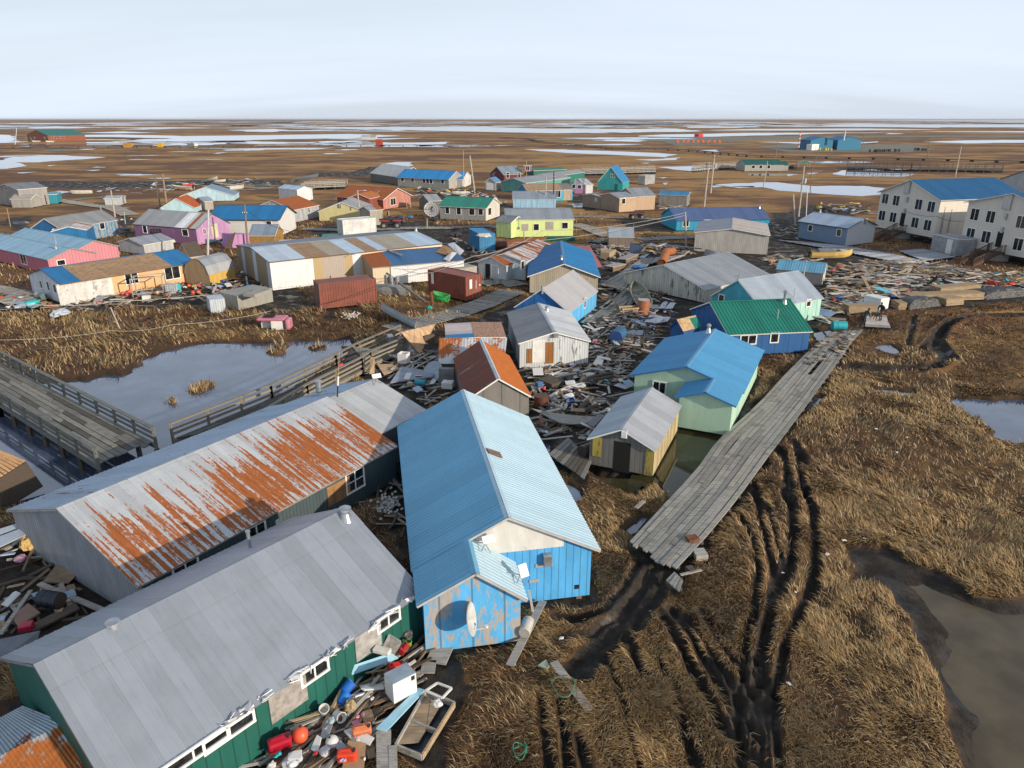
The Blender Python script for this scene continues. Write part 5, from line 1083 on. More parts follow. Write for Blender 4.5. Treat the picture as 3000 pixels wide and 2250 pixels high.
# ---------------------------------------------------------------- boats
def boat(label, a, b, w, h, col, incol=None, za=0.0, zb=0.0, roll=0.0, flip=False, seats=True, tarp=False, motor=False, deck=None, name='skiff', cat='boat', group=None):
    A = on_z(a, za) if not isinstance(a, Vector) else a; Bv = on_z(b, zb) if not isinstance(b, Vector) else b      # stern -> bow
    d = Bv - A; L = d.length; ux = d.normalized(); uy = Z.cross(ux).normalized(); uz = ux.cross(uy)
    if flip: uy = -uy; uz = -uz
    Mx = Matrix(((ux.x, uy.x, uz.x, A.x),(ux.y, uy.y, uz.y, A.y),(ux.z, uy.z, uz.z, A.z + (h if flip else 0)),(0,0,0,1))) @ Matrix.Rotation(roll, 4, 'X')
    root = bpy.data.objects.new(name, None); COL.objects.link(root); root.matrix_world = Mx; tag(root, label, cat, group)
    S = [(0.0,0.86,0.0,0.92),(0.25,0.98,0.0,0.94),(0.55,1.0,0.0,1.0),(0.78,0.78,0.06,1.1),(0.92,0.40,0.2,1.22),(1.0,0.03,0.55,1.32)]
    outer = []; inner = []
    for f, wf, kz, gz in S:
        hw = w/2*wf; outer.append([Vector((f*L, y*hw, (kz + (gz-kz)*q)*h)) for y, q in ((-1.0,1.0),(-0.93,0.45),(-0.72,0.08),(0,0.0),(0.72,0.08),(0.93,0.45),(1.0,1.0))])
        hw2 = max(0.01, hw - 0.05); inner.append([Vector((min(f*L, L-0.06), y*hw2,(kz + (gz-kz)*q)*h + (0.05 if q < 1 else 0.0))) for y, q in ((-1.0,1.0),(-0.93,0.45),(-0.72,0.1),(0,0.06),(0.72,0.1),(0.93,0.45),(1.0,1.0))])
    hb = MB(); hb.rings(outer, 0, closed=False, caps=False)
    hb.add(outer[0], [tuple(range(7))]); hull = hb.build('hull', PN(col, 0.45,0.0,0.12,1.5, 'boat hull', 0.08), root, smooth=False)
    ib = MB(); ib.rings(inner, 0, closed=False, caps=False); ib.add(inner[0], [tuple(range(7))]); ib.build('liner', PN(incol or dk(col, 0.8), 0.6,0,0.15,1.5, 'boat liner', 0.1), root)
    g = MB()
    for s in (0,6):
        for k in range(len(S)-1): g.bar(outer[k][s], outer[k+1][s], 0.09,0.05)
    g.bar(outer[0][0], outer[0][6], 0.09,0.05); g.build('gunwale', PN(dk(col, 0.9), 0.5), root)
    if seats:
        for f in (0.18,0.45,0.68):
            q = MB(); q.box((f*L, -w*0.42, h*0.5),(f*L + 0.28, w*0.42, h*0.56)); q.build('seat', PN(dk(incol or col, 0.9), 0.6), root)
    if deck: q = MB(); q.prism([(0.7*L, -w*0.40),(0.9*L, -w*0.2),(0.97*L, 0),(0.9*L, w*0.2),(0.7*L, w*0.40)], h*1.12, h*1.16); q.build('foredeck', PN(deck, 0.5), root)
    if motor: q = MB(); q.box((-0.45,-0.18, h*0.7),(-0.02,0.18, h*1.5)); q.box((-0.3,-0.08,-0.1),(-0.12,0.08, h*0.7)); q.build('outboard_motor', m_black, root, bevel=0.04)
    if tarp: q = MB(); q.prism([(0.15*L, -w*0.5),(0.55*L, -w*0.5),(0.48*L, w*0.45),(0.2*L, w*0.45)], h*0.9, h*1.25); q.build('cover', PN((0.16,0.17,0.19), 0.5), root, bevel=0.1)
    return root
boat('open olive-grey aluminium skiff lying on the torn walkway in front of the streaked gable', tQ(880,1130), tQ(735,835), 1.75,0.6,(0.22,0.23,0.20),(0.24,0.24,0.18), 0.45,0.5, roll=-0.15)
boat('yellow-cream motor boat with a grey cover at the edge of the big debris field', tD(480,1200), tD(812,1205), 1.9,0.95,(0.62,0.42,0.14),(0.55,0.5,0.4), 0.25,0.3, tarp=True, motor=True, deck=(0.62,0.5,0.3))
boat('long grey aluminium boat hull lying on its side on the grassy bank above the pond', tF(1450,190), tF(1130,25), 1.6,0.65,(0.26,0.29,0.31),(0.3,0.33,0.34), 0.1,0.7, roll=0.7)
boat('battered grey hull lying overturned in front of the white store building', tB(1375,1500), tB(1045,1470), 2.0,0.9,(0.24,0.25,0.24), None, 0.05,0.1, flip=True, seats=False)
boat('pale green-white skiff stranded on mud left of the walkway junction', tA(750,682), tA(575,690), 2.0,0.8,(0.50,0.52,0.44),(0.5,0.5,0.42))
boat('cream skiff tipped on the riverbank, the left of the two beside the grey jetty', tA(1652,597), tA(1768,572), 2.0,0.8,(0.52,0.51,0.45), None, 0.0,1.2)
boat('cream skiff lying flat on the riverbank right of the tipped one', tA(1740,592), tA(1830,590), 2.0,0.7,(0.55,0.54,0.47))
boat('faded orange-white skiff on the mud behind the two wooden poles', tA(1562,655), tA(1405,650), 2.2,0.9,(0.50,0.36,0.24),(0.55,0.5,0.42), motor=True)
boat('red-topped white boat just behind the faded orange skiff', tA(1480,630), tA(1570,625), 2.0,0.9,(0.40,0.05,0.06),(0.55,0.5,0.5), deck=(0.4,0.04,0.05))
boat('cream-white skiff beside the small blue tarp at mid left', tA(1852,655), tA(1978,645), 2.0,0.9,(0.55,0.53,0.46))
boat('white and teal skiff with its bow propped high, left of the tarp-wrapped shed', tB(470,575), tB(645,560), 2.0,0.9,(0.58,0.60,0.58),(0.15,0.35,0.35), 0.0,4.0)
boat('dark narrow skiff on the mud left of the raised walkway', tB(130,628), tB(260,628), 1.8,0.7,(0.12,0.13,0.13))
boat('white skiff lying in front of the long blue-roofed building among scrap', tB(1868,688), tB(1725,692), 1.8,0.7,(0.62,0.62,0.60))
boat('small white boat at the far riverbank in front of the rust-red building', tA(430,268), tA(372,270), 3.5,1.2,(0.55,0.56,0.55))
boat('small grey-white boat beached beside the rust-red building steps', tA(318,266), tA(262,268), 3.5,1.2,(0.45,0.46,0.44))
# ---------------------------------------------------------------- antenna dishes
def dish(mb, c, nrm, r, depth=0.22, n=28, mi=0):
    nrm = Vector(nrm).normalized(); u = nrm.cross(Z).normalized() if abs(nrm.z) < 0.95 else Vector((1,0,0)); v = nrm.cross(u)
    rs = []
    for k in range(1,7):
        q = k/6; rs.append([c + (u*math.cos(2*math.pi*i/n) + v*math.sin(2*math.pi*i/n))*r*q + nrm*(depth*q*q*r) for i in range(n)])
    mb.rings(rs, mi, True, False); mb.add(rs[0], [tuple(range(n))], mi)
    mb.rings([[p - nrm*0.03 for p in R_] for R_ in rs], mi, True, False); mb.rings([rs[-1], [p - nrm*0.03 for p in rs[-1]]], mi, True, False)
    return u, v
# big mesh dish on its pole
_B = on_z(tB(1522,970)); _T = at_depth(tB(1524,830), _B); _r = empty('satellite_dish', _B, 0, 'big round mesh dish antenna on a pole left of the sea-green roofed house', 'dish antenna'); _L = _T - _B; _R = (at_depth(tB(1600,815), _B) - at_depth(tB(1487,815), _B)).length/2
mb = MB(); mb.tube((0,0,-0.3), _L + Z*0.1,0.16, n=10); mb.build('pole', wood_mat((0.34,0.33,0.2)), _r)
mb = MB(); nn = Vector((0.18,-0.9,0.42)).normalized(); cc = _L + Vector((0.8,-0.1,0.35)); u, v = dish(mb, cc, nn, _R*1.12,0.18); mb.build('reflector', PN((0.36,0.37,0.38), 0.6,0.1,0.2,4), _r)
mb = MB()
for i in range(16): q = 2*math.pi*i/16; e = u*math.cos(q) + v*math.sin(q); mb.bar(cc + nn*0.03 + e*0.1, cc + nn*(0.03 + 0.18*_R*1.12) + e*_R*1.1,0.035)
for f in (0.4,0.7,1.0):
    pts = [cc + nn*(0.03 + 0.18*_R*1.12*f*f) + (u*math.cos(2*math.pi*i/24) + v*math.sin(2*math.pi*i/24))*_R*1.1*f for i in range(25)]; mb.path(pts, 0.025,5)
mb.build('ribs', PN((0.12,0.12,0.12)), _r); mb = MB(); mb.tube(cc, cc + nn*1.3,0.05, n=6); mb.tube(cc + nn*1.3, cc + nn*1.5,0.14, n=10); mb.build('feed_horn', m_dark, _r)
def flat_antenna(label, P, nrm_roof, face, w=0.55, h=0.32, name='internet_antenna'):
    root = empty(name, P, 0, label, 'antenna'); up = Vector(nrm_roof).normalized(); c = up*0.42; f = Vector(face).normalized(); u = f.cross(Z).normalized(); v = u.cross(f)
    mb = MB(); mb.rings([[c + u*a*w/2 + v*b*h/2 + f*e for a, b in ((-1,-1),(1,-1),(1,1),(-1,1))] for e in (-0.02,0.02)]); mb.build('panel', m_white, root, bevel=0.006)
    mb = MB(); mb.tube(c - f*0.02, up*0.2,0.025, n=6); s = up.orthogonal().normalized(); k = up.cross(s)
    for i in range(4): q = math.pi/4 + i*math.pi/2; mb.bar(up*0.2,(s*math.cos(q) + k*math.sin(q))*0.4 + up*0.015,0.03)
    mb.build('stand', m_galv, root); return root
_i = HS['main']; _a = ADDM
def small_slope(px):
    fr = _i['fr']; P0 = fr.world(0, _a['y2'], _a['he2']); vv = fr.uy*(_a['yr']-_a['y2']) + Z*(_a['zr']-_a['he2']); nrm = fr.ux.cross(vv).normalized(); nrm = nrm if nrm.z > 0 else -nrm
    return on_plane(px, P0, nrm) + nrm*0.11, nrm
P, nr = small_slope(tN(765,405)); flat_antenna("white flat antenna panel at the top of the sky-blue house's small porch roof", P, nr, (0.35,-0.75,0.75), 0.5,0.3)
P, nr = small_slope(tN(1140,745)); flat_antenna("white flat antenna panel at the lower edge of the sky-blue house's porch roof", P, nr, (0.5,-0.8,0.55), 0.36,0.5)
_e = HS['rustext']; _p = slope_point(tP(610,1060), _e['fr'], _e['W'], _e['he'], _e['hr'], 'A'); nr = _e['fr'].ux.cross(_e['fr'].uy*(_e['W']/2) + Z*(_e['hr']-_e['he'])).normalized(); nr = nr if nr.z > 0 else -nr
flat_antenna('white flat antenna panel on the grey roof extension of the rusted house', _e['fr'].world(*_p) + nr*0.1, nr, (0.3,-0.65,0.8), 0.55,0.3)
# whip antenna
_q = slope_point(tF(797,720), HS['rust']['fr'], HS['rust']['W'], HS['rust']['he'], HS['rust']['hr'], 'A'); P = HS['rust']['fr'].world(*_q) + Z*0.05; T = at_depth(tF(815,345), P); _r = empty('whip_antenna', P, 0, 'tall thin whip antenna on the ridge of the rusted house', 'antenna'); d = T - P
mb = MB(); mb.tube((0,0,-0.1), d*0.22,0.035, n=8); mb.build('base', m_dark, _r); mb = MB(); mb.tube(d*0.22, d*0.42,0.05, n=8); mb.build('sleeve', m_white, _r); mb = MB(); mb.tube(d*0.42, d, 0.02,0.012, n=6); mb.build('whip', PN((0.45,0.3,0.12)), _r)
# dish on the sky-blue house wall
fr = _i['fr']; Pw = on_plane(tN(640,1160), fr.world(_a['x1'] - 0.55,0,0), fr.ux); _r = empty('satellite_dish', Pw, 0, 'grey-white dish antenna seen edge-on, mounted on the peeling front wall of the sky-blue house', 'dish antenna')
fw = -fr.ux; nn = (fw*0.30 + fr.uy*(-0.95) + Z*0.2); nn = nn.normalized(); mb = MB(); u, v = dish(mb, Vector((0,0,0)), nn, 0.60,0.2); mb.build('reflector', PN((0.50,0.50,0.48), 0.6,0,0.15,3), _r, smooth=True)
mb = MB(); mb.tube(-nn*0.02, fr.ux*0.52,0.04, n=8); mb.build('wall_bracket', m_galv, _r); mb = MB(); mb.bar(-v*0.5 if v.z > 0 else v*0.5, nn*0.65 - Z*0.42,0.03); mb.tube(nn*0.65 - Z*0.42, nn*0.65 - Z*0.34,0.06, n=8); mb.build('feed_arm', m_white, _r)
# ---------------------------------------------------------------- ground, ponds, tracks (all outlines are ground-plane points)
def gpoly(pts, z=0.0): return np.array([on_z((p[0], max(p[1], 352.5)), z)[:2] for p in pts])
def seg_dist(P, a, b):
    d = b - a; L = (d*d).sum() + 1e-9; k = np.clip(((P - a) @ d)/L, 0,1)
    return np.hypot(P[:,0] - a[0] - k*d[0], P[:,1] - a[1] - k*d[1])
def poly_sdf(P, poly):
    """signed distance, negative inside"""
    D = np.full(len(P), 1e9); ins = np.zeros(len(P), bool); n = len(poly)
    for i in range(n):
        a, b = poly[i], poly[(i+1) % n]
        D = np.minimum(D, seg_dist(P, a, b))
        c = ((a[1] > P[:,1]) != (b[1] > P[:,1]))
        with np.errstate(divide='ignore', invalid='ignore'):
            xx = (b[0]-a[0])*(P[:,1]-a[1])/(b[1]-a[1] + 1e-12) + a[0]
        ins ^= (c & (P[:,0] < xx))
    return np.where(ins, -D, D)
def line_dist(P, pts):
    D = np.full(len(P), 1e9)
    for a, b in zip(pts[:-1], pts[1:]): D = np.minimum(D, seg_dist(P, a, b))
    return D
def subset(P, pts, pad, fn, default=1e3):
    lo = pts.min(0) - pad; hi = pts.max(0) + pad
    m = (P[:,0] > lo[0]) & (P[:,0] < hi[0]) & (P[:,1] > lo[1]) & (P[:,1] < hi[1])
    D = np.full(len(P), default); 
    if m.any(): D[m] = fn(P[m], pts)
    return D
E_ = lambda *a: [t('E', x, y) for x, y in a]
F_ = lambda *a: [t('F', x, y) for x, y in a]
G_ = lambda *a: [t('G', x, y) for x, y in a]
H_ = lambda *a: [t('H', x, y) for x, y in a]
L_ = lambda *a: [t('L', x, y) for x, y in a]
K_ = lambda *a: [t('K', x, y) for x, y in a]
# near water bodies (clear water with a depressed bed)
WATERS = {
 'left pond': gpoly(E_((-700,300),(-300,470),(60,560),(330,588),(520,588),(720,575),(850,535),(970,545),(1095,500),(1080,440),(1250,385),(1330,345),(1500,300),(1770,275),(1930,280),(2060,285)) + F_((190,285),(400,262),(600,262),(760,245),(880,238),(960,330),(820,420),(600,540),(300,700),(0,900)) + E_((1500,1080),(1300,1300),(400,1700),(0,1500),(-500,1200),(-900,700))),
 'mint pond': gpoly(G_((1380,1290),(1480,1180),(1560,980),(1640,880),(1900,900),(2060,1010),(2240,800),(2330,690),(2400,720),(2260,940),(2100,1080),(1900,1300),(1700,1480),(1560,1500),(1560,1390),(1440,1330),(1380,1420),(1240,1500),(1080,1420),(960,1330),(900,1240),(1100,1300))),
 'right pond': gpoly(H_((1660,740),(1760,760),(1800,740),(1850,735),(2000,745),(2212,735),(2400,760),(2500,1000),(2400,1110),(2212,1080),(2060,1060),(1960,1040),(2040,980),(1900,930),(1800,850),(1690,800))),
 'puddle b': gpoly(H_((965,640),(1110,655),(1200,660),(1330,680),(1300,700),(1150,675),(1000,670))),
 'puddle c': gpoly(H_((1030,310),(1120,290),(1215,345),(1140,362),(1060,335))),
 'puddle d': gpoly(H_((540,190),(640,165),(660,200),(560,260),(535,250))),
 'puddle e': gpoly(H_((450,800),(520,720),(575,715),(560,760),(470,815))),
 'puddle f': gpoly(K_((900,190),(1000,110),(1040,110),(980,190),(930,215))),
 'puddle g': gpoly(G_((500,1100),(560,1090),(600,1130),(580,1190),(520,1160))),
 'puddle h': gpoly(G_((720,1400),(820,1440),(830,1500),(780,1530),(720,1480))),
}
MUDPOLY = gpoly(L_((590,310),(850,310),(960,400),(1150,470),(1350,600),(1560,610),(1800,640),(2000,900),(2000,2100),(1300,2200),(1280,1600),(1240,1400),(1140,1100),(1020,880),(960,770),(830,600),(720,550),(620,530),(640,460)))
MUDWATER = gpoly(L_((860,480),(1050,500),(1200,560),(1360,615),(1560,640),(1800,660),(2000,900),(2000,2100),(1420,2200),(1370,1600),(1260,1250),(1150,1040),(1180,900),(1110,760),(1000,620)))
# vehicle tracks: (points, width, depth)
TR = []
def track(pts, w=0.45, d=0.28): TR.append((gpoly(pts), w, d))
track(L_((330,-50),(390,150),(405,350),(380,560),(290,760),(200,950),(150,1200)),0.26,0.36)
track(L_((205,-40),(260,120),(265,330),(200,560),(120,760),(80,950),(60,1150)),0.25,0.34)
track(L_((20,-30),(90,250),(130,400),(150,500),(120,640),(70,850),(30,1000)),0.2,0.26)
track(L_((-60,120),(30,300),(60,480),(20,700),(-20,900),(-60,1100)),0.2,0.26)
track(L_((100,80),(160,250),(190,400),(175,560)),0.16,0.2)
track(L_((150,1200),(140,1400),(170,1750)),0.22,0.28); track(L_((60,1150),(50,1350),(70,1750)),0.22,0.28); track(L_((30,1000),(-10,1250),(0,1500),(30,1750)),0.2,0.25)
track(L_((-60,1100),(-70,1350),(-60,1750)),0.2,0.25); track(L_((100,1150),(95,1400),(110,1750)),0.15,0.2)
track(K_((1000,380),(900,550),(780,690),(600,740),(480,720)),0.3,0.22); track(K_((1060,420),(960,570),(850,720),(700,820),(560,840)),0.28,0.22)
track(K_((1110,430),(1000,600),(880,760),(760,880),(560,1090)),0.45,0.25); track(K_((1150,470),(1080,640),(960,800),(800,960),(640,1130)),0.3,0.22)
track(K_((1120,730),(1240,900),(1310,1060),(1400,1250),(1520,1450),(1659,1600)),0.28,0.34); track(K_((1180,700),(1320,880),(1420,1060),(1510,1250),(1600,1450)),0.26,0.3)
track(K_((1270,740),(1400,900),(1500,1080),(1600,1300),(1700,1500)),0.22,0.26); track(K_((1350,700),(1480,880),(1580,1050),(1659,1200)),0.2,0.22)
track(K_((920,880),(980,1000),(1010,1080)),0.25,0.2); track(K_((400,1250),(410,1420),(430,1600),(440,1750)),0.2,0.24)
track(K_((500,1260),(520,1400),(540,1560),(560,1720)),0.18,0.22); track(K_((620,1480),(660,1659),(690,1800)),0.22,0.24)
track(K_((790,1020),(860,1180),(900,1330),(960,1500),(1000,1700)),0.18,0.2); track(K_((1120,1000),(1180,1180),(1250,1380),(1330,1600)),0.18,0.2)
for q in (-0.75,-.25,.3,.8): TR.append((gpoly(H_((2300,60),(1900,60),(1680,95),(1540,180),(1500,290),(1560,370),(1610,420),(1560,470),(1400,510),(1150,510),(900,500),(760,480))) + np.array([q*0.9,q*0.6]),0.42,0.26))
track(H_((1330,60),(1310,150),(1290,230),(1270,300)),0.3,0.2); track(H_((1450,250),(1380,330),(1250,400)),0.25,0.2)
track(H_((340,1090),(420,1200),(470,1300)),0.25,0.25); track(H_((230,1130),(280,1250),(310,1400),(330,1600)),0.3,0.3); track(H_((30,1420),(60,1520),(90,1659)),0.25,0.25)
track(H_((380,1150),(400,1300),(430,1450),(460,1600)),0.24,0.3)
# trampled mud among the houses: (polygon)
MUDS = [gpoly(p) for p in (
 [tG(0,60), tG(560,-150), tC(900,1080), tC(1900,1080), tD(200,900), tD(1000,1230), tD(1800,1330), tD(2300,1400), tD(2300,1560), tD(1250,1640), tH(900,60), tH(560,180), tG(2150,300), tG(1300,1000), tG(880,1380), tG(560,1200), tG(420,900)],
 [tF(1000,520), tF(1350,240), tF(1650,220), tF(1800,680), tF(1520,850)],
 [tA(0,1480), tA(240,1560), tA(530,1580), tA(1100,1500), tA(1640,1440), tA(2212,1250), tB(540,1480), tB(560,1600), tA(2212,1640), tA(1640,1600), tA(800,1640), tA(0,1620)],
 [tZ(-300,60), tZ(200,60), tZ(320,340), tZ(760,600), tZ(200,900), tZ(-400,950)],
 [tM(-700,1500), tM(200,700), tM(800,250), tM(1500,200), tM(1700,600), tM(1750,900), tM(1350,1500), tM(1100,1750), tM(-800,2300)],
 [tF(1160,1250), tF(1310,1150), tF(1330,1700), tJ(1060,400), tJ(740,60), tF(800,1580)],
 [tA(0,880), tA(300,860), tA(230,1000), tA(0,960)],
 [tA(900,800), tA(1100,850), tA(1080,1050), tA(960,1000)],
 [tB(500,1020), tB(680,930), tB(1500,900), tB(1800,960), tB(2212,1150), tB(1900,1400), tB(1650,1100)],
 [tB(1400,640), tB(1950,650), tB(2212,780), tB(2120,900), tB(1500,760)],
 [tC(640,690), tC(920,700), tC(1000,840), tC(780,800)],
 [tC(1100,880), tC(1610,860), tC(1600,1000), tC(1150,990)],
 [tD(150,850), tD(480,770), tD(950,800), tD(380,1050), tD(150,1050)],
 [tB(540,1480), tB(1100,1620), tB(700,1700)],
 [tA(250,585), tA(1100,588), tA(1700,570), tA(2300,575), tA(2300,612), tA(1500,618), tA(800,640), tA(250,632)], [tB(560,520), tB(900,510), tB(1180,440), tB(1440,440), tB(1330,480), tB(1000,545), tB(600,550)],
)]
FARPONDS = [  # far, mirror-still ponds: outlines on the marsh
 [tA(-60,425), tA(150,385), tA(480,372), tA(830,390), tA(560,412), tA(320,432), tA(130,430), tA(220,460), tA(60,482), tA(-60,490)],
 [tA(540,210), tA(1000,205), tA(1500,218), tA(2212,210), tB(900,200), tB(1340,215), tB(900,236), tB(300,242), tA(1950,252), tA(1500,262), tA(920,256), tA(1450,238), tA(900,225), tA(560,225)],
 [tA(-60,200), tA(120,212), tA(130,262), tA(-60,266)],
 [tA(640,190), tA(980,180), tA(1300,190), tA(900,196)],
 [tA(1860,168), tA(2212,160), tB(420,172), tB(300,184), tA(2000,182)],
 [tA(640,272), tA(930,268), tA(780,278)],
 [tA(120,300), tA(900,296), tA(500,309)],
 [tA(1440,318), tA(2212,312), tB(780,314), tB(600,328), tA(2212,326), tA(1800,324)],
 [tA(120,515), tA(320,505), tA(220,520)],
 [tA(700,495), tA(800,490), tA(740,500)], [tA(390,455), tA(470,452), tA(430,463)],
 [tA(900,150), tA(1400,146), tA(1800,152), tA(1200,158)],
 [tB(700,240), tB(1500,232), tB(1100,250)], [tB(900,292), tB(1100,282), tB(1500,268), tB(1720,264), tB(1600,280), tB(1300,290)],
 [tB(100,130), tB(900,145), tB(1900,140), tB(2212,150), tC(600,160), tC(1600,160), tC(1860,180), tC(1300,185), tC(600,194), tC(0,182), tB(1500,172), tB(900,158)],
 [tC(1250,220), tC(1500,205), tC(2212,192), tD(900,190), tD(1500,180), tD(2300,178), tD(2300,188), tD(1400,182), tD(700,196), tD(0,214), tC(1700,226)],
 [tD(-400,172), tD(0,160), tD(900,156), tD(1500,164), tD(900,172), tD(0,172)],
 [tD(400,140), tD(900,122), tD(1600,124), tD(2300,122), tD(2300,146), tD(1300,146)],
 [tD(700,92), tD(1400,80), tD(2300,72), tD(2300,102), tD(1500,98)],
 [tD(1090,192), tD(1230,196), tD(1100,203)],
 [tC(420,325), tC(700,325), tC(1000,338), tC(1400,352), tC(1590,368), tC(1480,388), tC(1200,375), tC(800,360), tC(500,340)],
 [tC(1240,408), tC(1500,402), tC(1640,392), tC(1600,412), tC(1400,418)], [tC(1310,436), tC(1400,432), tC(1350,442)],
 [tC(1480,470), tC(1740,462), tC(1950,490), tC(1700,502), tC(1560,490)],
 [tC(1760,334), tC(1950,328), tC(1900,345)],
 [tD(70,265), tD(400,268), tD(820,270), tD(1050,262), tD(900,280), tD(400,280)],
 [tD(1380,265), tD(1850,250), tD(2300,248), tD(2300,270), tD(1700,276)],
 [tD(-300,610), tD(0,596), tD(200,592), tD(500,622), tD(900,622), tD(1080,640), tD(1050,690), tD(900,706), tD(600,690), tD(240,660), tD(100,635), tD(-100,640)],
 [tD(680,525), tD(780,498), tD(1000,490), tD(1200,508), tD(1340,530), tD(1200,550), tD(920,545), tD(800,540)],
 [tD(0,522), tD(300,530), tD(410,530), tD(300,545), tD(0,538)], [tD(420,425), tD(900,420), tD(1000,432), tD(600,438)],
 [tD(1040,480), tD(1300,475), tD(1400,484), tD(1150,490)], [tD(470,520), tD(560,516), tD(520,530)],
 [tB(1190,440), tB(1270,428), tB(1370,428), tB(1430,450), tB(1330,475), tB(1250,465)],
 [tA(400,680), tA(480,662), tA(560,668), tA(500,684)], [tA(780,665), tA(860,655), tA(800,672)],
 [tA(1400,590), tA(1560,600), tA(1600,620), tA(1500,600)],
 [tA(80,912), tA(220,905), tA(240,925), tA(130,930)],
 [tC(1880,620), tC(1960,618), tC(1990,628), tC(1900,636)], [tC(2050,628), tC(2212,622), tC(2212,636)], [tC(1440,552), tC(1530,552), tC(1490,564)], [tC(1510,600), tC(1545,596), tC(1530,615)],
 [tC(740,770), tC(830,760), tC(920,770), tC(880,792), tC(780,795)],
]
ISL = [(on_z(p, -0.2), r_) for p, r_ in ((tE(1600,680),0.7),(tE(1680,640),0.7),(tF(300,365),1.0),(tF(345,315),0.9),(tF(640,330),1.0),(tE(1395,775),0.4),(tE(1120,460),0.5))]
def ground_fields(P):
    x, y = P[:,0], P[:,1]; r = np.hypot(x, y)
    near = smooth01((130 - r)/60)
    big = fbm(x*0.05, y*0.05,4); mid = fbm(x*0.35 + 40, y*0.35,4); fine = fbm(x*1.6, y*1.6 + 9,3)
    z = near*((big - 0.5)*0.30 + (mid - 0.5)*0.46 + (fine - 0.5)*0.22)
    wob = (fbm(x*0.5 + 5, y*0.5 + 3,4) - 0.5)
    mud = np.zeros(len(P)); wet = np.zeros(len(P)); depth = np.zeros(len(P))
    for k, pl in WATERS.items():
        s = subset(P, pl, 6, poly_sdf); s = s + wob*(1.8 if 'pond' in k else 0.9)
        depth = np.maximum(depth, smooth01((0.45 - s)/1.1)); wet = np.maximum(wet, smooth01((0.9 - s)/1.0))
    for q, r_ in ISL:
        k_ = np.exp(-(np.hypot(x - q[0],(y - q[1])*1.3)/r_)**4)*1.1; depth = depth*np.clip(1 - k_, 0,1); wet = wet*np.clip(1 - k_, 0,1)
    s = subset(P, MUDPOLY, 6, poly_sdf) + wob*1.2
    mp = smooth01((0.25 - s)/0.5); s2 = subset(P, MUDWATER, 6, poly_sdf) + wob*1.6
    z = z*(1 - mp) + mp*(-0.13 + (fine - 0.5)*0.05) - smooth01((0.3 - s2)/1.2)*0.22*mp
    mud = np.maximum(mud, mp)
    for pts, w, d in TR:
        s = subset(P, pts, 4, line_dist) + wob*0.35
        f = smooth01((w - s)/(w*0.7 + 0.1)); z = z - f*d*(0.75 + 0.5*fine); mud = np.maximum(mud, smooth01((w*1.15 - s)/(w*0.5)))
        b = np.exp(-((s - w*1.5)/(w*0.5))**2); z = z + b*0.09*(s < 4)
    for mi_, pl in enumerate(MUDS):
        s = subset(P, pl, 6, poly_sdf) + wob*5.0
        f = smooth01((0.6 - s)/1.6); mud = np.maximum(mud, f*(0.97 if mi_ < 6 or mi_ > 13 else 0.62)); z = z*(1 - 0.8*f)
    z = z*(1 - depth) + depth*(-0.75)
    fb = np.zeros(len(P))
    for q in FOOT:
        q = np.array(q); s = subset(P, q, 4, poly_sdf); f = smooth01((0.9 - s)/1.0); z = np.where(s < 1.0, np.minimum(z, z*(1 - f) - 0.12*f), z)
        mud = np.maximum(mud, smooth01((0.5 - s + wob)/0.8)*0.9)
    return z, mud, wet, depth
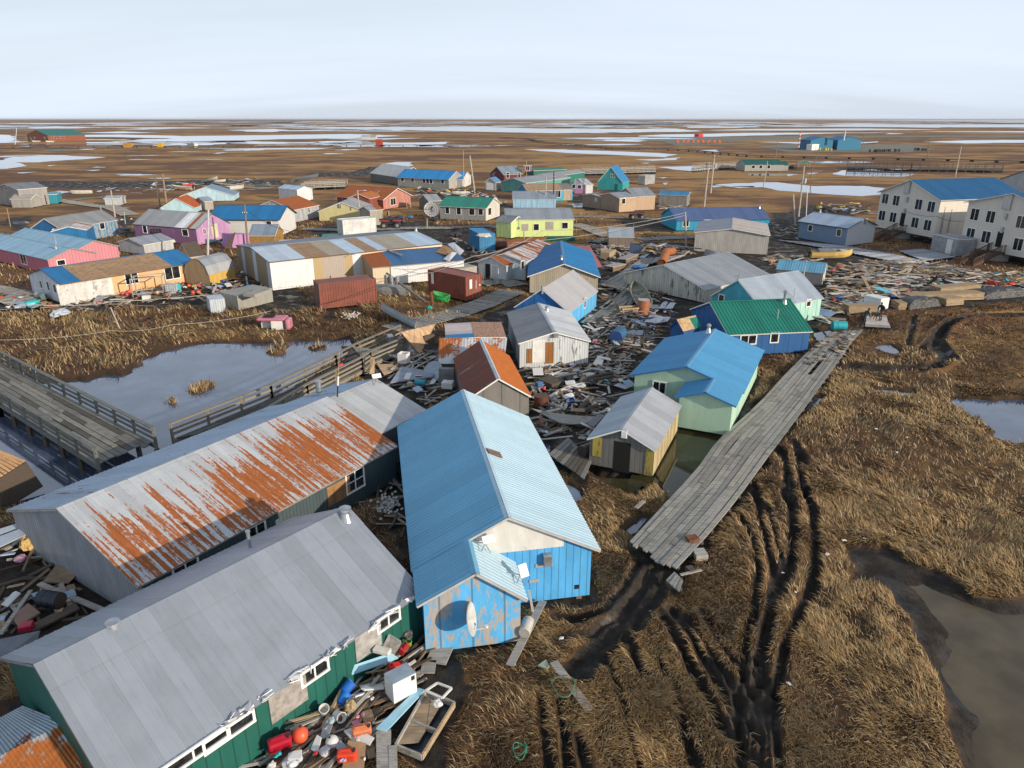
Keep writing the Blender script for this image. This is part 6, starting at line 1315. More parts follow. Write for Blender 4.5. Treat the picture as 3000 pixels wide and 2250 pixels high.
# one sheet of ground out to the horizon: rows spaced finely near the village, coarsely far away
def build_ground():
    ds = [3.0]
    while ds[-1] < 16000:
        d = ds[-1]; ds.append(d + max(0.055 if d < 45 else 0.09, d*d/(CAMH*620)) if d < 900 else d*1.03)
    ds = np.array(ds); A = np.radians(np.linspace(-56,56,900))
    dd, aa = np.meshgrid(ds, A, indexing='ij')
    P = np.stack([dd*np.tan(aa)*1.0, dd], -1).reshape(-1,2)
    z, mud, wet, depth = ground_fields(P)
    V = np.column_stack([P, z]); nr, nc = len(ds), len(A)
    idx = np.arange(nr*nc).reshape(nr, nc)
    Q = np.stack([idx[:-1,:-1], idx[:-1,1:], idx[1:,1:], idx[1:,:-1]], -1).reshape(-1,4)
    me = bpy.data.meshes.new('ground'); me.vertices.add(len(V)); me.vertices.foreach_set('co', V.astype(np.float32).ravel())
    me.loops.add(Q.size); me.loops.foreach_set('vertex_index', Q.astype(np.int32).ravel())
    me.polygons.add(len(Q)); me.polygons.foreach_set('loop_start', np.arange(0, Q.size, 4, dtype=np.int32))
    me.update(calc_edges=True); me.polygons.foreach_set('use_smooth', np.ones(len(Q), bool))
    at = me.color_attributes.new('cover', 'FLOAT_COLOR', 'POINT')
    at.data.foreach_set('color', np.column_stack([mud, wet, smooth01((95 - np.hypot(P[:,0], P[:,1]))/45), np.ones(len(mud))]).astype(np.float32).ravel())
    print('GROUND', len(V))
    o = bpy.data.objects.new('ground', me); COL.objects.link(o); tag(o, 'brown autumn tundra marsh with churned mud and tracks', None, None, 'structure')
    n = NT('marsh ground'); 
    geo = n.n.new('ShaderNodeNewGeometry'); P3 = geo.outputs['Position']; n._obj = P3
    att = n.n.new('ShaderNodeAttribute'); att.attribute_name = 'cover'; sp = n.n.new('ShaderNodeSeparateColor'); n.l.new(att.outputs['Color'], sp.inputs[0])
    big = n.noise(n.scale(P3,0.010,0.022,0), 1.0,6,0.6); mid = n.noise(n.scale(P3,0.05,0.09,0), 1.0,6,0.65)
    huge = n.noise(n.scale(P3,0.0016,0.0042,0), 1.0,5,0.6); fine = n.noise(P3,1.6,6,0.7); vf = n.noise(n.scale(P3,7,3,1), 1.0,4,0.7)
    g = n.m('ADD', n.m('ADD', n.m('MULTIPLY', big, 0.40), n.m('MULTIPLY', mid, 0.34)), n.m('MULTIPLY', huge, 0.26))
    gold = n.step(g, 0.46,0.54)
    dark = n.mix(mid, (0.11,0.05,0.025),(0.18,0.085,0.038))
    gc = n.mix(mid, (0.32,0.17,0.055),(0.43,0.25,0.085))
    c = n.mix(gold, dark, gc)
    c = n.mix(n.m('MULTIPLY', n.step(fine, 0.42,0.72), 0.55), c, n.mix(0.5, c, (0.02,0.013,0.009)))
    c = n.mix(n.m('MULTIPLY', n.step(vf, 0.45,0.75), 0.4), c, (0.03,0.02,0.013))
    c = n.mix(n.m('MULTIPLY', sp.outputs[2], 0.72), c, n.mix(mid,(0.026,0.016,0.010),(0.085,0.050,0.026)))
    mudc = n.mix(n.step(n.noise(P3,0.9,6,0.7), 0.35,0.7),(0.016,0.0125,0.010),(0.050,0.040,0.032))
    c = n.mix(n.step(n.m('ADD', sp.outputs[0], n.m('MULTIPLY', n.m('SUBTRACT', fine, 0.5), 0.7)), 0.35,0.6), c, mudc)
    c = n.mix(sp.outputs[1], c, (0.028,0.02,0.013))
    n.bump(n.m('ADD', fine, n.m('MULTIPLY', vf, 0.5)), 0.7,0.12)
    rough = n.m('SUBTRACT', 0.95, n.m('MULTIPLY', sp.outputs[0], n.m('MULTIPLY', n.step(n.noise(P3,0.6,4), 0.5,0.62), 0.62)))
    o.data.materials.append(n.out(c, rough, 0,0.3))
    return o
ground = build_ground()
def water_mat(name, col, rough=0.04, ior=1.45, bump=0.08, sc=1.2, mudcol=None):
    n = NT(name); n.bsdf.inputs['IOR'].default_value = ior
    w = n.noise(n.scale(n._obj, 1,2.2,1), sc, 4,0.6); n.bump(w, bump, 0.02)
    c = n.mix(n.step(n.noise(n._obj, 0.35,5,0.6), 0.35,0.7), dk(col, 0.7), dk(col, 1.3))
    return n.out(c, rough, 0,0.5)
m_water = water_mat('pond water',(0.075,0.10,0.165), 0.06, 2.3, 0.06)
m_wmint = water_mat('silty flood water', (0.050,0.046,0.020), 0.05,1.5,0.05)
m_wmud = water_mat('muddy water',(0.095,0.078,0.050), 0.3, 1.33, 0.05, 0.6)
m_wfar = water_mat('open marsh water',(0.09,0.13,0.19), 0.05, 1.8, 0.04, 0.5)
def wsheet(poly, z, m, name='pond', pad=1.6, label=None):
    c = poly.mean(0)
    q = [p + (p - c)/max(0.1, np.hypot(*(p - c)))*pad for p in poly]
    bm = bmesh.new(); vs = [bm.verts.new((p[0], p[1], z)) for p in q]; f = bm.faces.new(vs)
    bmesh.ops.triangulate(bm, faces=[f]); me = bpy.data.meshes.new(name); bm.to_mesh(me); bm.free(); me.materials.append(m)
    for p in me.polygons:
        if p.normal.z < 0: p.flip()
    o = bpy.data.objects.new(name, me); COL.objects.link(o); tag(o, label, None, None, 'structure'); return o
WZ = {'left pond': -0.22, 'mint pond': -0.22, 'right pond': -0.22}
for k, pl in WATERS.items():
    wsheet(pl, WZ.get(k, -0.24), m_wmint if 'mint' in k else m_water, 'pond' if 'pond' in k else 'puddle', 1.6 if 'pond' in k else 0.6)
wsheet(MUDWATER, -0.235, m_wmud, 'pond', 1.0)
def rough_outline(pts, amp):
    """subdivide an outline and make it ragged like a marsh pond"""
    out = []; n = len(pts); sc = 6.0
    for i in range(n):
        a = pts[i]; b = pts[(i+1) % n]; L = np.hypot(*(b - a)); k = max(2, min(26, int(L/ (amp*1.2) )))
        for j in range(k):
            p = a + (b - a)*j/k; q = np.array([[p[0]/(amp*3), p[1]/(amp*3)]])
            dx = (fbm(q[:,0], q[:,1], 4)[0] - 0.5)*amp*2.2; dy = (fbm(q[:,0] + 50, q[:,1] + 20,4)[0] - 0.5)*amp*2.2
            out.append(p + np.array([dx, dy]))
    return out
for i, pts in enumerate(FARPONDS):
    pl = gpoly(pts); dmin = np.hypot(pl[:,0], pl[:,1]).mean(); amp = dmin*0.010 if dmin > 250 else dmin*0.006
    q = rough_outline(pl, amp)
    bm = bmesh.new(); vs = [bm.verts.new((p[0], p[1], 0.05 if dmin > 200 else 0.03)) for p in q]; f = bm.faces.new(vs)
    bmesh.ops.triangulate(bm, faces=[f]); me = bpy.data.meshes.new('pond'); bm.to_mesh(me); bm.free(); me.materials.append(m_wfar)
    for p in me.polygons:
        if p.normal.z < 0: p.flip()
    o = bpy.data.objects.new('pond', me); COL.objects.link(o); tag(o, None, None, None, 'structure')

# countless small pools of the far marsh: one water surface
rp = np.random.RandomState(9); bm = bmesh.new()
for i in range(420):
    u = rp.rand(); d = 260*(5200/260)**(u**0.8); a = np.radians(rp.rand()*84 - 42); c = np.array([d*np.sin(a), d*np.cos(a)])
    if fbm(c[:1]*0.002 + 3, c[1:]*0.002, 3)[0] < 0.42 + 0.1*(d < 500): continue
    rx = d*rp.uniform(0.012,0.07)*(0.4 if d < 500 else 1); ry = d*rp.uniform(0.006,0.035)*(0.4 if d < 500 else 1.3)*(1 + d/2500); n_ = 40; ph = rp.rand(4)*6.3
    vs = []
    for k in range(n_):
        q = 2*math.pi*k/n_; f = 1 + 0.30*math.sin(2*q + ph[0]) + 0.22*math.sin(3*q + ph[1]) + 0.14*math.sin(7*q + ph[2]) + 0.09*math.sin(11*q + ph[3]); vs.append(bm.verts.new((c[0] + rx*f*math.cos(q), c[1] + ry*f*math.sin(q), 0.045)))
    bm.faces.new(vs)
bmesh.ops.triangulate(bm, faces=bm.faces[:]); me = bpy.data.meshes.new('marsh_pools'); bm.to_mesh(me); bm.free(); me.materials.append(m_wfar); o = bpy.data.objects.new('marsh_pools', me); COL.objects.link(o); tag(o, None, None, None, 'structure')
# ---------------------------------------------------------------- dead marsh grass: one mass of blades growing from the ground sheet
def build_grass():
    rng = np.random.RandomState(5)
    xs = []; ys = []
    def cand(d0, d1, n, a=42):
        u = rng.rand(n); d = np.sqrt(d0*d0 + u*(d1*d1 - d0*d0)); an = np.radians((rng.rand(n)*2 - 1)*a)
        return d*np.sin(an), d*np.cos(an)
    for d0, d1, n in ((14,26,230000),(26,40,240000),(40,60,190000),(60,95,120000),(95,150,70000)):
        x, y = cand(d0, d1, n); xs.append(x); ys.append(y)
    P = np.column_stack([np.concatenate(xs), np.concatenate(ys)])
    z, mud, wet, depth = ground_fields(P)
    x, y = P[:,0], P[:,1]
    patch = fbm(x*0.22 + 7, y*0.22 + 3,3); tuft = fbm(x*1.1 + 3, y*1.1,3)
    r = np.hypot(x, y)
    lim = 0.30 + 0.55*(patch - 0.5) + 0.5*(tuft - 0.5)
    keep = (mud < 0.32 + 0.4*(tuft - 0.5)) & (wet < 0.55) & (rng.rand(len(P)) < np.clip(0.36 + 2.1*(tuft - 0.38) + 0.9*(patch - 0.4), 0.10,1)*np.where(r > 60,0.75,1))
    P = P[keep]; z = z[keep]; tuft = tuft[keep]; patch = patch[keep]; x, y = P[:,0], P[:,1]; r = r[keep]; n = len(P)
    # flattened by the flood: lean follows a swirling flow field
    fl = fbm(x*0.045 + 11, y*0.045 + 2,3)*5.5 + fbm(x*0.42, y*0.42 + 8,3)*6.5 - 2.6
    fl = fl + rng.randn(n)*0.55
    L = (0.20 + 0.30*rng.rand(n))*(0.6 + 0.8*patch)*(1 + 0.5*smooth01((-x-4)/8))*np.where(r > 60,1.15,1.0); lean = np.clip(1.22 + rng.randn(n)*0.26 - 0.7*(tuft - 0.5), 0.4,1.6)
    w = (0.011 + 0.010*rng.rand(n))*np.clip(r/30.0,0.75,4.0)
    dx, dy = np.cos(fl), np.sin(fl)
    base = np.column_stack([x, y, z - 0.03]); side = np.column_stack([-dy, dx, np.zeros(n)])*w[:,None]
    # curved blade: mid and tip
    up1 = np.cos(lean*0.55); ho1 = np.sin(lean*0.55); up2 = np.cos(lean*1.2); ho2 = np.sin(lean*1.2)
    mid = base + np.column_stack([dx*ho1, dy*ho1, up1])*(L*0.5)[:,None]
    tip = mid + np.column_stack([dx*ho2, dy*ho2, up2])*(L*0.55)[:,None]
    V = np.stack([base - side, base + side, mid + side*0.75, mid - side*0.75, tip], 1).reshape(-1,3)
    o5 = np.arange(n)*5
    loops = np.column_stack([o5, o5+1, o5+2, o5+3, o5+3, o5+2, o5+4]).astype(np.int32).ravel()
    me = bpy.data.meshes.new('grass'); me.vertices.add(len(V)); me.vertices.foreach_set('co', V.astype(np.float32).ravel())
    me.loops.add(len(loops)); me.loops.foreach_set('vertex_index', loops)
    me.polygons.add(2*n); st = np.column_stack([np.arange(n)*7, np.arange(n)*7 + 4]).astype(np.int32).ravel(); me.polygons.foreach_set('loop_start', st)
    me.update(calc_edges=True)
    c0 = np.array([0.33,0.215,0.095]); c1 = np.array([0.155,0.086,0.041]); c2 = np.array([0.52,0.40,0.23]); c3 = np.array([0.20,0.15,0.06])
    m = smooth01((fbm(x*0.16 + 30, y*0.16 + 12,4) - 0.36)*4)[:,None]; rr = rng.rand(n, 1)
    left = smooth01((-x - 6)/10)[:,None]*smooth01((y - 34)/8)[:,None]
    c = c1*(1-m) + c0*m; c = np.where(rr < 0.2, c2*0.85, c); c = np.where(rr > 0.86, c1*0.6, c); c = c*(1 - 0.0*left) ; c = np.where((left > 0.5) & (rr > 0.4) & (rr < 0.58), c3, c)
    c = c*(0.75 + 0.5*rng.rand(n, 1))
    C = np.repeat(np.column_stack([c, np.ones(n)]), 5,0)
    at = me.color_attributes.new('blade', 'FLOAT_COLOR', 'POINT'); at.data.foreach_set('color', C.astype(np.float32).ravel())
    nm = NT('dead grass'); a = nm.n.new('ShaderNodeAttribute'); a.attribute_name = 'blade'
    me.materials.append(nm.out(a.outputs['Color'], 0.7,0,0.25))
    o = bpy.data.objects.new('grass', me); COL.objects.link(o); tag(o, 'flattened golden brown dead marsh grass covering the ground', 'grass', None, 'stuff')
    print('GRASS', n)
build_grass()
# ---------------------------------------------------------------- loose things
def mpp(P): return (Vector(P) - CAM).length/FPX*0.97
def place(name, label, cat, P, yaw=0.0, tilt=(0,0), group=None):
    r = bpy.data.objects.new(name, None); COL.objects.link(r); r.location = P; r.rotation_euler = (tilt[0], tilt[1], yaw); return tag(r, label, cat, group)
_IT = {}
def plast(c, dirt=0.12): return PN(c, 0.45,0,0.12,4.0, 'plastic', dirt, (0.13,0.11,0.09))
def jerrycan(label, px, wpx, col, yaw=0.0, tilt=(0,0), z=0.25, group=None):
    P = on_z(px, z); s = wpx*mpp(P)/0.40; r = place('jerry_can', label, 'jerry can', P, yaw, tilt, group); r.scale = (s, s, s); m = plast(col)
    b = MB(); b.box((-0.2,-0.1,0),(0.2,0.1,0.24)); b.build('body', m, r, bevel=0.035)
    k = MB(); 
    for y in (-0.105,0.098): k.box((-0.13, y, 0.04),(-0.02, y+0.007,0.2)); k.box((0.02, y, 0.04),(0.13, y+0.007,0.2))
    k.build('side_panel', plast(dk(col, 0.75)), r)
    h = MB(); h.bar((-0.13,0,0.275),(0.06,0,0.275), 0.035); h.bar((-0.13,0,0.23),(-0.13,0,0.29), 0.035); h.bar((0.06,0,0.23),(0.06,0,0.29), 0.035); h.build('handle', m, r)
    c = MB(); c.tube((0.145,0,0.23),(0.155,0,0.30), 0.035, n=10); c.build('cap', m_black, r); return r
def barrel(label, px, rad, ln, col, yaw=0.0, lying=True, z=0.2, name='barrel', cat='barrel', tilt=0.0, top=None, group=None, wear=0.1):
    P = on_z(px, z); r = place(name, label, cat, P, yaw, (0,0), group); m = PN(col, 0.45,0.05,0.15,2.0, 'drum paint', wear, (0.16,0.08,0.04))
    M_ = Matrix.Translation((0,0, rad if lying else 0)) @ (Matrix.Rotation(math.pi/2 + tilt, 4, 'X') if lying else Matrix.Rotation(tilt, 4, 'X')) @ Matrix.Translation((0,0,-ln/2 if lying else 0))
    b = MB(); b.lathe([(rad*0.96,0),(rad, 0.015*ln),(rad, 0.32*ln),(rad*1.035,0.335*ln),(rad, 0.35*ln),(rad, 0.65*ln),(rad*1.035,0.665*ln),(rad, 0.68*ln),(rad, 0.985*ln),(rad*0.96, ln)], 22,0, M_); b.build('shell', m, r)
    for zz in (-0.004, ln - 0.006): e = MB(); e.lathe([(rad*0.9, zz),(rad*0.9, zz + 0.01)], 22,0, M_); e.build('lid', PN(top or dk(col, 0.7), 0.5), r)
    return r
def ball(label, px, rpx, col, z=0.25, name='buoy', cat='buoy', group=None):
    P = on_z(px, z); rr = rpx*mpp(P); r = place(name, label, cat, P, random.random()*6,(random.random()*0.8,0.3), group); b = MB()
    b.lathe([(max(0.02*rr, rr*math.sin(math.pi*k/12)), rr - rr*math.cos(math.pi*k/12)) for k in range(13)], 20); b.build('float', plast(col, 0.06), r, smooth=True)
    k = MB(); k.tube((0,0,2*rr - 0.01),(0,0,2*rr + 0.22*rr), rr*0.16, n=8); k.build('eyelet', m_black, r); return r
def bucket(label, px, wpx, col, tilt=(0,0), yaw=0.0, z=0.3, group=None):
    P = on_z(px, z); w_ = wpx*mpp(P)/2; r = place('bucket', label, 'bucket', P, yaw, tilt, group); b = MB()
    b.lathe([(w_*0.80,0),(w_*0.83,0.1*w_),(w_*0.97,2.0*w_),(w_*1.05,2.02*w_),(w_*1.05,2.15*w_),(w_*0.93,2.15*w_),(w_*0.78,0.2*w_),(0.01,0.2*w_)], 18); b.build('pail', plast(col), r, smooth=False)
    h = MB(); h.path([Vector((w_*1.06*math.cos(a), -w_*0.9*math.sin(a)*0.9,2.1*w_ - w_*0.8*math.sin(a))) for a in [math.pi*k/8 for k in range(9)]], 0.008 + 0.01*w_, 5); h.build('handle', m_galv, r); return r
def bundle(label, px, wpx, hpx, col, z=0.1, name='bag', cat='bag', seed=0, group=None, rough=0.6):
    P = on_z(px, z); k = mpp(P); w_, h_ = wpx*k/2, hpx*k/2; bm = bmesh.new(); bmesh.ops.create_icosphere(bm, subdivisions=3, radius=1.0); rg = random.Random(seed + int(px[0])); o = [rg.random()*9 for _ in range(3)]
    from mathutils import noise as mn
    for v in bm.verts:
        q = v.co.copy(); f = 1 + 0.38*mn.noise(q*1.6 + Vector(o)) + 0.22*mn.noise(q*4.0 + Vector(o)); v.co = Vector((q.x*w_*f, q.y*w_*0.8*f, max(-0.3, q.z)*h_*f + h_*0.55))
    me = bpy.data.meshes.new(name); bm.to_mesh(me); bm.free(); me.materials.append(PN(col, rough, 0,0.2,5.0, 'crumpled fabric', 0.15, dk(col, 0.35)))
    ob = bpy.data.objects.new(name, me); COL.objects.link(ob); ob.location = P; ob.rotation_euler = (0,0, rg.random()*6); return tag(ob, label, cat, group)
def solid(name, label, cat, B, Pe, W, h, mat, z=0.1, bevel=0.01, tilt=0.0, group=None, build=None):
    """box-like thing from its nearest bottom corner B along the bottom edge to Pe"""
    O = on_z(B, z); E2 = on_z(Pe, z); ux = Vector((E2.x-O.x, E2.y-O.y, 0)); L = ux.length; ux.normalize(); uy = Vector((-ux.y, ux.x, 0)); uy = uy if uy.y > 0 else -uy
    r = bpy.data.objects.new(name, None); COL.objects.link(r); r.matrix_world = Frame(O, ux, uy).M() @ Matrix.Rotation(tilt, 4, 'Y'); tag(r, label, cat, group)
    if build: build(r, L); return r
    b = MB(); b.box((0,0,0),(L, W, h)); b.build('body', mat, r, bevel=bevel); return r
def sheet(name, label, cat, corners, zs, mat, th=0.03, group=None, curve=0.0, ribs=False):
    P = [on_z(p, z) for p, z in zip(corners, zs)]; o = P[0].copy(); q = [p - o for p in P]; b = MB()
    if ribs:
        ux = (q[1]-q[0]); L = ux.length; n = max(3, int(L/0.22)); top = []; bot = []
        for k in range(n*2+1):
            f = k/(n*2); hz = Vector((0,0,0.025*(k % 2))); top.append(q[0] + (q[1]-q[0])*f + hz); bot.append(q[3] + (q[2]-q[3])*f + hz)
        b.add(top + bot, [(i, i+1, len(top)+i+1, len(top)+i) for i in range(len(top)-1)])
    else:
        n = 10 if curve else 1; rows = []
        for k in range(n+1):
            f = k/n; c = Vector((0,0,-curve*4*f*(1-f))); a0 = q[0] + (q[1]-q[0])*f + c; a1 = q[3] + (q[2]-q[3])*f + c; rows.append([a0, a1, a1 + Z*th, a0 + Z*th])
        b.rings(rows)
    ob = b.build(name, mat); ob.location = o; return tag(ob, label, cat, group)
def log(name, label, cat, a, b_, r, za, zb, mat, group=None, r1=None):
    A = on_z(a, za); Bq = on_z(b_, zb); m = MB(); d = Bq - A; L = d.length; ux = d.normalized(); N = 7; rs = []; uy = Z.cross(ux).normalized(); uz = ux.cross(uy)
    for k in range(N+1):
        f = k/N; rr = r + ((r1 or r) - r)*f; rr *= random.uniform(0.94,1.06); w_ = Vector((0,0,0)) + uy*math.sin(f*3.1)*r*0.5
        rs.append([d*f + w_ + (uy*math.cos(2*math.pi*i/12) + uz*math.sin(2*math.pi*i/12))*rr for i in range(12)])
    m.rings(rs); ob = m.build(name, mat); ob.location = A; return tag(ob, label, cat, group)
M_ = lambda x, y: t('M', x, y)
O_ = lambda x, y: t('O', x, y)
P_ = lambda x, y: t('P', x, y)
Q_ = lambda x, y: t('Q', x, y)
U_ = lambda x, y: t('U', x, y)
RC, OC, WC = (0.50,0.02,0.015),(0.68,0.11,0.03),(0.66,0.66,0.64)
# ---- foreground heap below the green house
def _freezer(r, L):
    b = MB(); b.box((0,0,0),(L, 0.62,0.82)); b.build('cabinet', PN((0.74,0.74,0.73), 0.4,0,0.05,2, 'enamel'), r, bevel=0.015)
    b = MB(); b.box((0.01,0.01,0.823),(L-0.01,0.61,0.85)); b.build('top_shade', PN((0.30,0.37,0.44), 0.4,0.1,0.15,3), r)  # blue-grey slab: shade on the freezer top put into the colour
    b = MB(); b.box((L-0.2,-0.012,0.62),(L-0.07,-0.003,0.79)); b.build('vent_grille', m_black, r)
solid('freezer', 'white chest freezer standing on light blue boards in the heap beside the green wall', 'freezer', M_(1057,890), M_(1338,742), 0.62,0.82, None, 0.32, build=_freezer)
m_lb = PN((0.30,0.55,0.70), 0.45,0,0.1,2.0, 'light blue board', 0.1,(0.5,0.62,0.68))
sheet('board', 'long light blue board propped against the dark green wall of the silver-roofed house', 'board', [M_(368,490), M_(1020,275), M_(1105,332), M_(425,572)], [0.75,0.95,0.7,0.5], m_lb, 0.06)
sheet('board', 'long light blue board lying under the white chest freezer', 'board', [M_(838,1190), M_(1350,700), M_(1432,725), M_(960,1225)], [0.42,0.3,0.3,0.38], m_lb, 0.06)
solid('foam_block', 'white foam block lying flat on the end of the propped light blue board', 'foam block', M_(985,310), M_(1030,245), 0.62,0.16, PN((0.60,0.59,0.55), 0.9,0,0.12,6, 'foam'), 1.0,0.03)
sheet('foam_block', 'big grey-white foam slab tilted against the dark red cans by the green wall', 'foam block', [M_(905,245), M_(1000,65), M_(1145,150), M_(1060,285)], [0.55,1.2,1.1,0.5], PN((0.48,0.46,0.42), 0.9,0,0.2,5, 'foam'), 0.14)
jerrycan('bright red fuel can lying behind the white chest freezer', M_(1070,470), 42, RC, 0.4,(0.2,0.1), 0.35)
jerrycan('dark red ribbed fuel can leaning behind the grey-white foam slab', M_(1160,230), 40,(0.36,0.03,0.03), 1.2,(0.5,0), 0.4)
jerrycan('dusty pale orange fuel can lying in the middle of the heap', M_(665,1225), 50,(0.62,0.20,0.09), 0.3,(0.4,0), 0.35)
jerrycan('orange-red ribbed fuel can at the lower edge of the heap beside the brown cardboard', M_(490,1550), 50,(0.66,0.06,0.025), 0.1,(0.1,0), 0.3)
jerrycan('crimson fuel can lying beside the orange ball buoy near the green wall', tJ(250,1530), 58,(0.42,0.008,0.03), 0.5,(0.25,0), 0.35)
ball('orange ball buoy in the heap below the green wall', tJ(374,1505), 21,(0.75,0.10,0.04), 0.3)
ball('white ball buoy with dark scribbles in the heap', M_(333,1385), 17,(0.62,0.62,0.60), 0.3)
bucket('upright-leaning white pail between the planks near the blue tubs', M_(205,985), 26, WC, (0.4,0.2), 0,0.35)
bucket('white pail lying beside the blue tub in the heap', M_(350,1005), 28, WC, (1.3,0), 0.8,0.4)
bucket('blue tub tipped over near the green wall, upper of two', M_(440,740), 32,(0.01,0.13,0.55),(1.0,0.2), 2.2,0.4)
bucket('blue tub lying below the upper blue tub, half hidden by planks', M_(400,890), 30,(0.01,0.15,0.58),(1.3,0), 2.8,0.35)
bucket('lime green bowl at the top of the heap near the corner of the sky-blue house', M_(1240,165), 16,(0.10,0.55,0.03),(0.2,0), 0,0.5)
bundle('clear white plastic bag sitting on the timber frame', M_(1580,910), 28,28,(0.55,0.56,0.58), 0.3)
bundle('white plastic sack at the bottom edge of the heap', tJ(330,1640), 50,40,(0.50,0.53,0.58), 0.15)
bundle('grey-blue crumpled plastic among the planks under the white pail', M_(310,1090), 30,20,(0.32,0.40,0.44), 0.35)
bundle('white crumpled bag below the white foam scrap in the heap', M_(220,1500), 28,24,(0.55,0.57,0.60), 0.3)
bundle('dark grey crushed plastic in the corner between the green and sky-blue houses', M_(1210,60), 40,26,(0.10,0.10,0.11), 0.5)
bundle('yellow-brown foam lump between the blue tub and the planks', M_(525,930), 36,30,(0.42,0.31,0.17), 0.35, name='foam_lump', cat='foam block')
sheet('foam_scrap', 'white angular foam scrap left of the white ball buoy', 'foam block', [M_(45,1440), M_(120,1270), M_(175,1300), M_(130,1485)], [0.3,0.7,0.7,0.3], m_white, 0.05)
sheet('cardboard', 'brown cardboard panel right of the orange-red fuel can', 'cardboard', [M_(500,1330), M_(715,1365), M_(690,1690), M_(420,1690)], [0.55,0.5,0.2,0.2], PN((0.30,0.19,0.11), 0.9), 0.03)
# timber frame with plywood infill
_r = empty('timber_box', on_z(M_(1400,1540)), 0, 'open timber frame box with dark water inside, at the right edge of the heap', 'timber frame'); _o = on_z(M_(1400,1540))
_c = [on_z(M_(*p), 0.2) - _o for p in ((1395,1530),(1790,885),(1440,740),(1075,1400))]
for a, b in ((0,1),(1,2),(2,3),(3,0)): mb = MB(); mb.bar(_c[a], _c[b], 0.07,0.22); mb.build('rail', m_tan if a == 0 else m_grey, _r)
mb = MB(); mb.bar(_c[0]*0.55 + _c[1]*0.45, _c[3]*0.55 + _c[2]*0.45,0.06,0.2); mb.build('rail', m_grey, _r)
mb = MB(); mb.rings([[_c[2] + (_c[3]-_c[2])*a + (_c[1]-_c[2])*b + Z*z for a, b in ((0.05,0.02),(0.95,0.02),(0.8,0.55),(0.1,0.62))] for z in (-0.02,0.01)]); mb.build('plywood_base', ply_mat((0.36,0.27,0.18)), _r)
mb = MB(); mb.rings([[p - Z*(0.15 + e) for p in _c] for e in (0,0.02)]); mb.build('tarp_bottom', PN((0.035,0.04,0.05), 0.25), _r)
_o = on_z(M_(1440,720), 0.3); _r = empty('old_window', _o, 0, 'white window frame lying on the timber frame beside the plastic bag', 'window frame'); _c = [on_z(M_(*p), z) - _o for p, z in (((1440,720), 0.32),((1580,625), 0.34),((1755,690), 0.36),((1640,810), 0.34))]
for a in range(4): mb = MB(); mb.bar(_c[a], _c[(a+1) % 4], 0.07,0.05); mb.build('frame_rail', m_white, _r)
for k, (a, b, w_) in enumerate((((870,1230),(880,1800), 0.16),((960,1210),(950,1800), 0.30),((1040,1400),(1050,1800), 0.25))):
    log_ = MB(); A, Bq = on_z(M_(*a), 0.35), on_z(M_(*b), 0.3); log_.bar((0,0,0), Bq - A, w_, 0.12); o = log_.build('timber', [m_grey, m_grey, m_grey][k]); o.location = A; tag(o, ('narrow', 'widest whitish', 'right-hand')[k] + ' weathered timber of the three running off the bottom edge beside the heap', 'timber')
for k, (a, b, w_, lb) in enumerate((((1130,640),(1330,500), 0.5, 'dark grey plank slab right of the freezer'),((1490,260),(1730,300), 0.9, 'pale muddy slab below the corner of the sky-blue house'),((1390,430),(1560,430), 0.6, 'cracked pale slab right of the red fuel can'))):
    A, Bq = on_z(M_(*a), 0.1), on_z(M_(*b), 0.1); mb = MB(); mb.bar((0,0,0), Bq - A, w_, 0.06); o = mb.build('slab', m_grey); o.location = A; tag(o, lb, 'slab')
# planks near the front of the sky-blue house
for a, b, w_, lb in ((tK(395,645), tK(195,1035), 0.3, 'long grey plank sticking out under the sky-blue house toward the camera'),(tK(460,1015), tK(680,1310), 0.32, 'grey plank lying in the trampled grass with a green hose across it'),(tK(960,80), tK(1010,35), 0.2, 'short pale plank in the brown grass left of the long boardwalk'),(tK(1230,485), tK(1360,455), 0.12, 'short pale plank at the broken end of the boardwalk')):
    A, Bq = on_z(a, 0.22), on_z(b, 0.2); mb = MB(); mb.bar((0,0,0), Bq - A, w_, 0.05); o = mb.build('plank', m_grey); o.location = A; tag(o, lb, 'plank')
barrel('dirty white drum lying against the side of the sky-blue house porch', tN(1262,1290), 0.22,0.75,(0.50,0.48,0.44), 2.9, True, 0.3)
sheet('loose_board', 'loose white and grey trim board hanging at the corner of the small porch', 'board', [tN(1278,850), tN(1300,850), tN(1345,1080), tN(1320,1080)], [2.0,2.0,0.7,0.7], WL((0.5,0.49,0.47), 0.4, groove=0), 0.04)
sheet('plastic_sheet', 'pale green plastic panel lying by the hose in the trampled grass', 'panel', [tK(365,1040), tK(415,1005), tK(435,1045), tK(420,1065)], [0.2,0.45,0.35,0.2], plast((0.38,0.48,0.36)), 0.05)
def hose(label, px, rp, turns=1.2, col=(0.04,0.22,0.14)):
    P = on_z(px, 0.3); k = mpp(P)*rp; mb = MB(); pts = [Vector((k*math.cos(a)*(1 + 0.1*math.sin(3*a)), k*1.3*math.sin(a), 0.06*math.sin(2.3*a) + 0.02*a)) for a in [i*0.25 for i in range(int(turns*25))]]; mb.path(pts, 0.014,6)
    o = mb.build('hose', plast(col, 0.02)); o.location = P; tag(o, label, 'hose')
hose('green garden hose looped over the grey plank in the trampled grass', tK(520,1165), 32,1.1); hose('coil of green hose in the dark grass at the bottom edge', tK(255,1570), 18,2.2)
solid('crate', 'rusty brown mesh crate lying on the right edge of the long boardwalk', 'crate', tK(1285,292), tK(1350,282), 0.45,0.12, m_rust, 0.34)
solid('wooden_box', 'grey wooden box in the grass beside the end of the long boardwalk', 'box', tK(1325,405), tK(1398,400), 0.6,0.3, m_grey, 0.0)
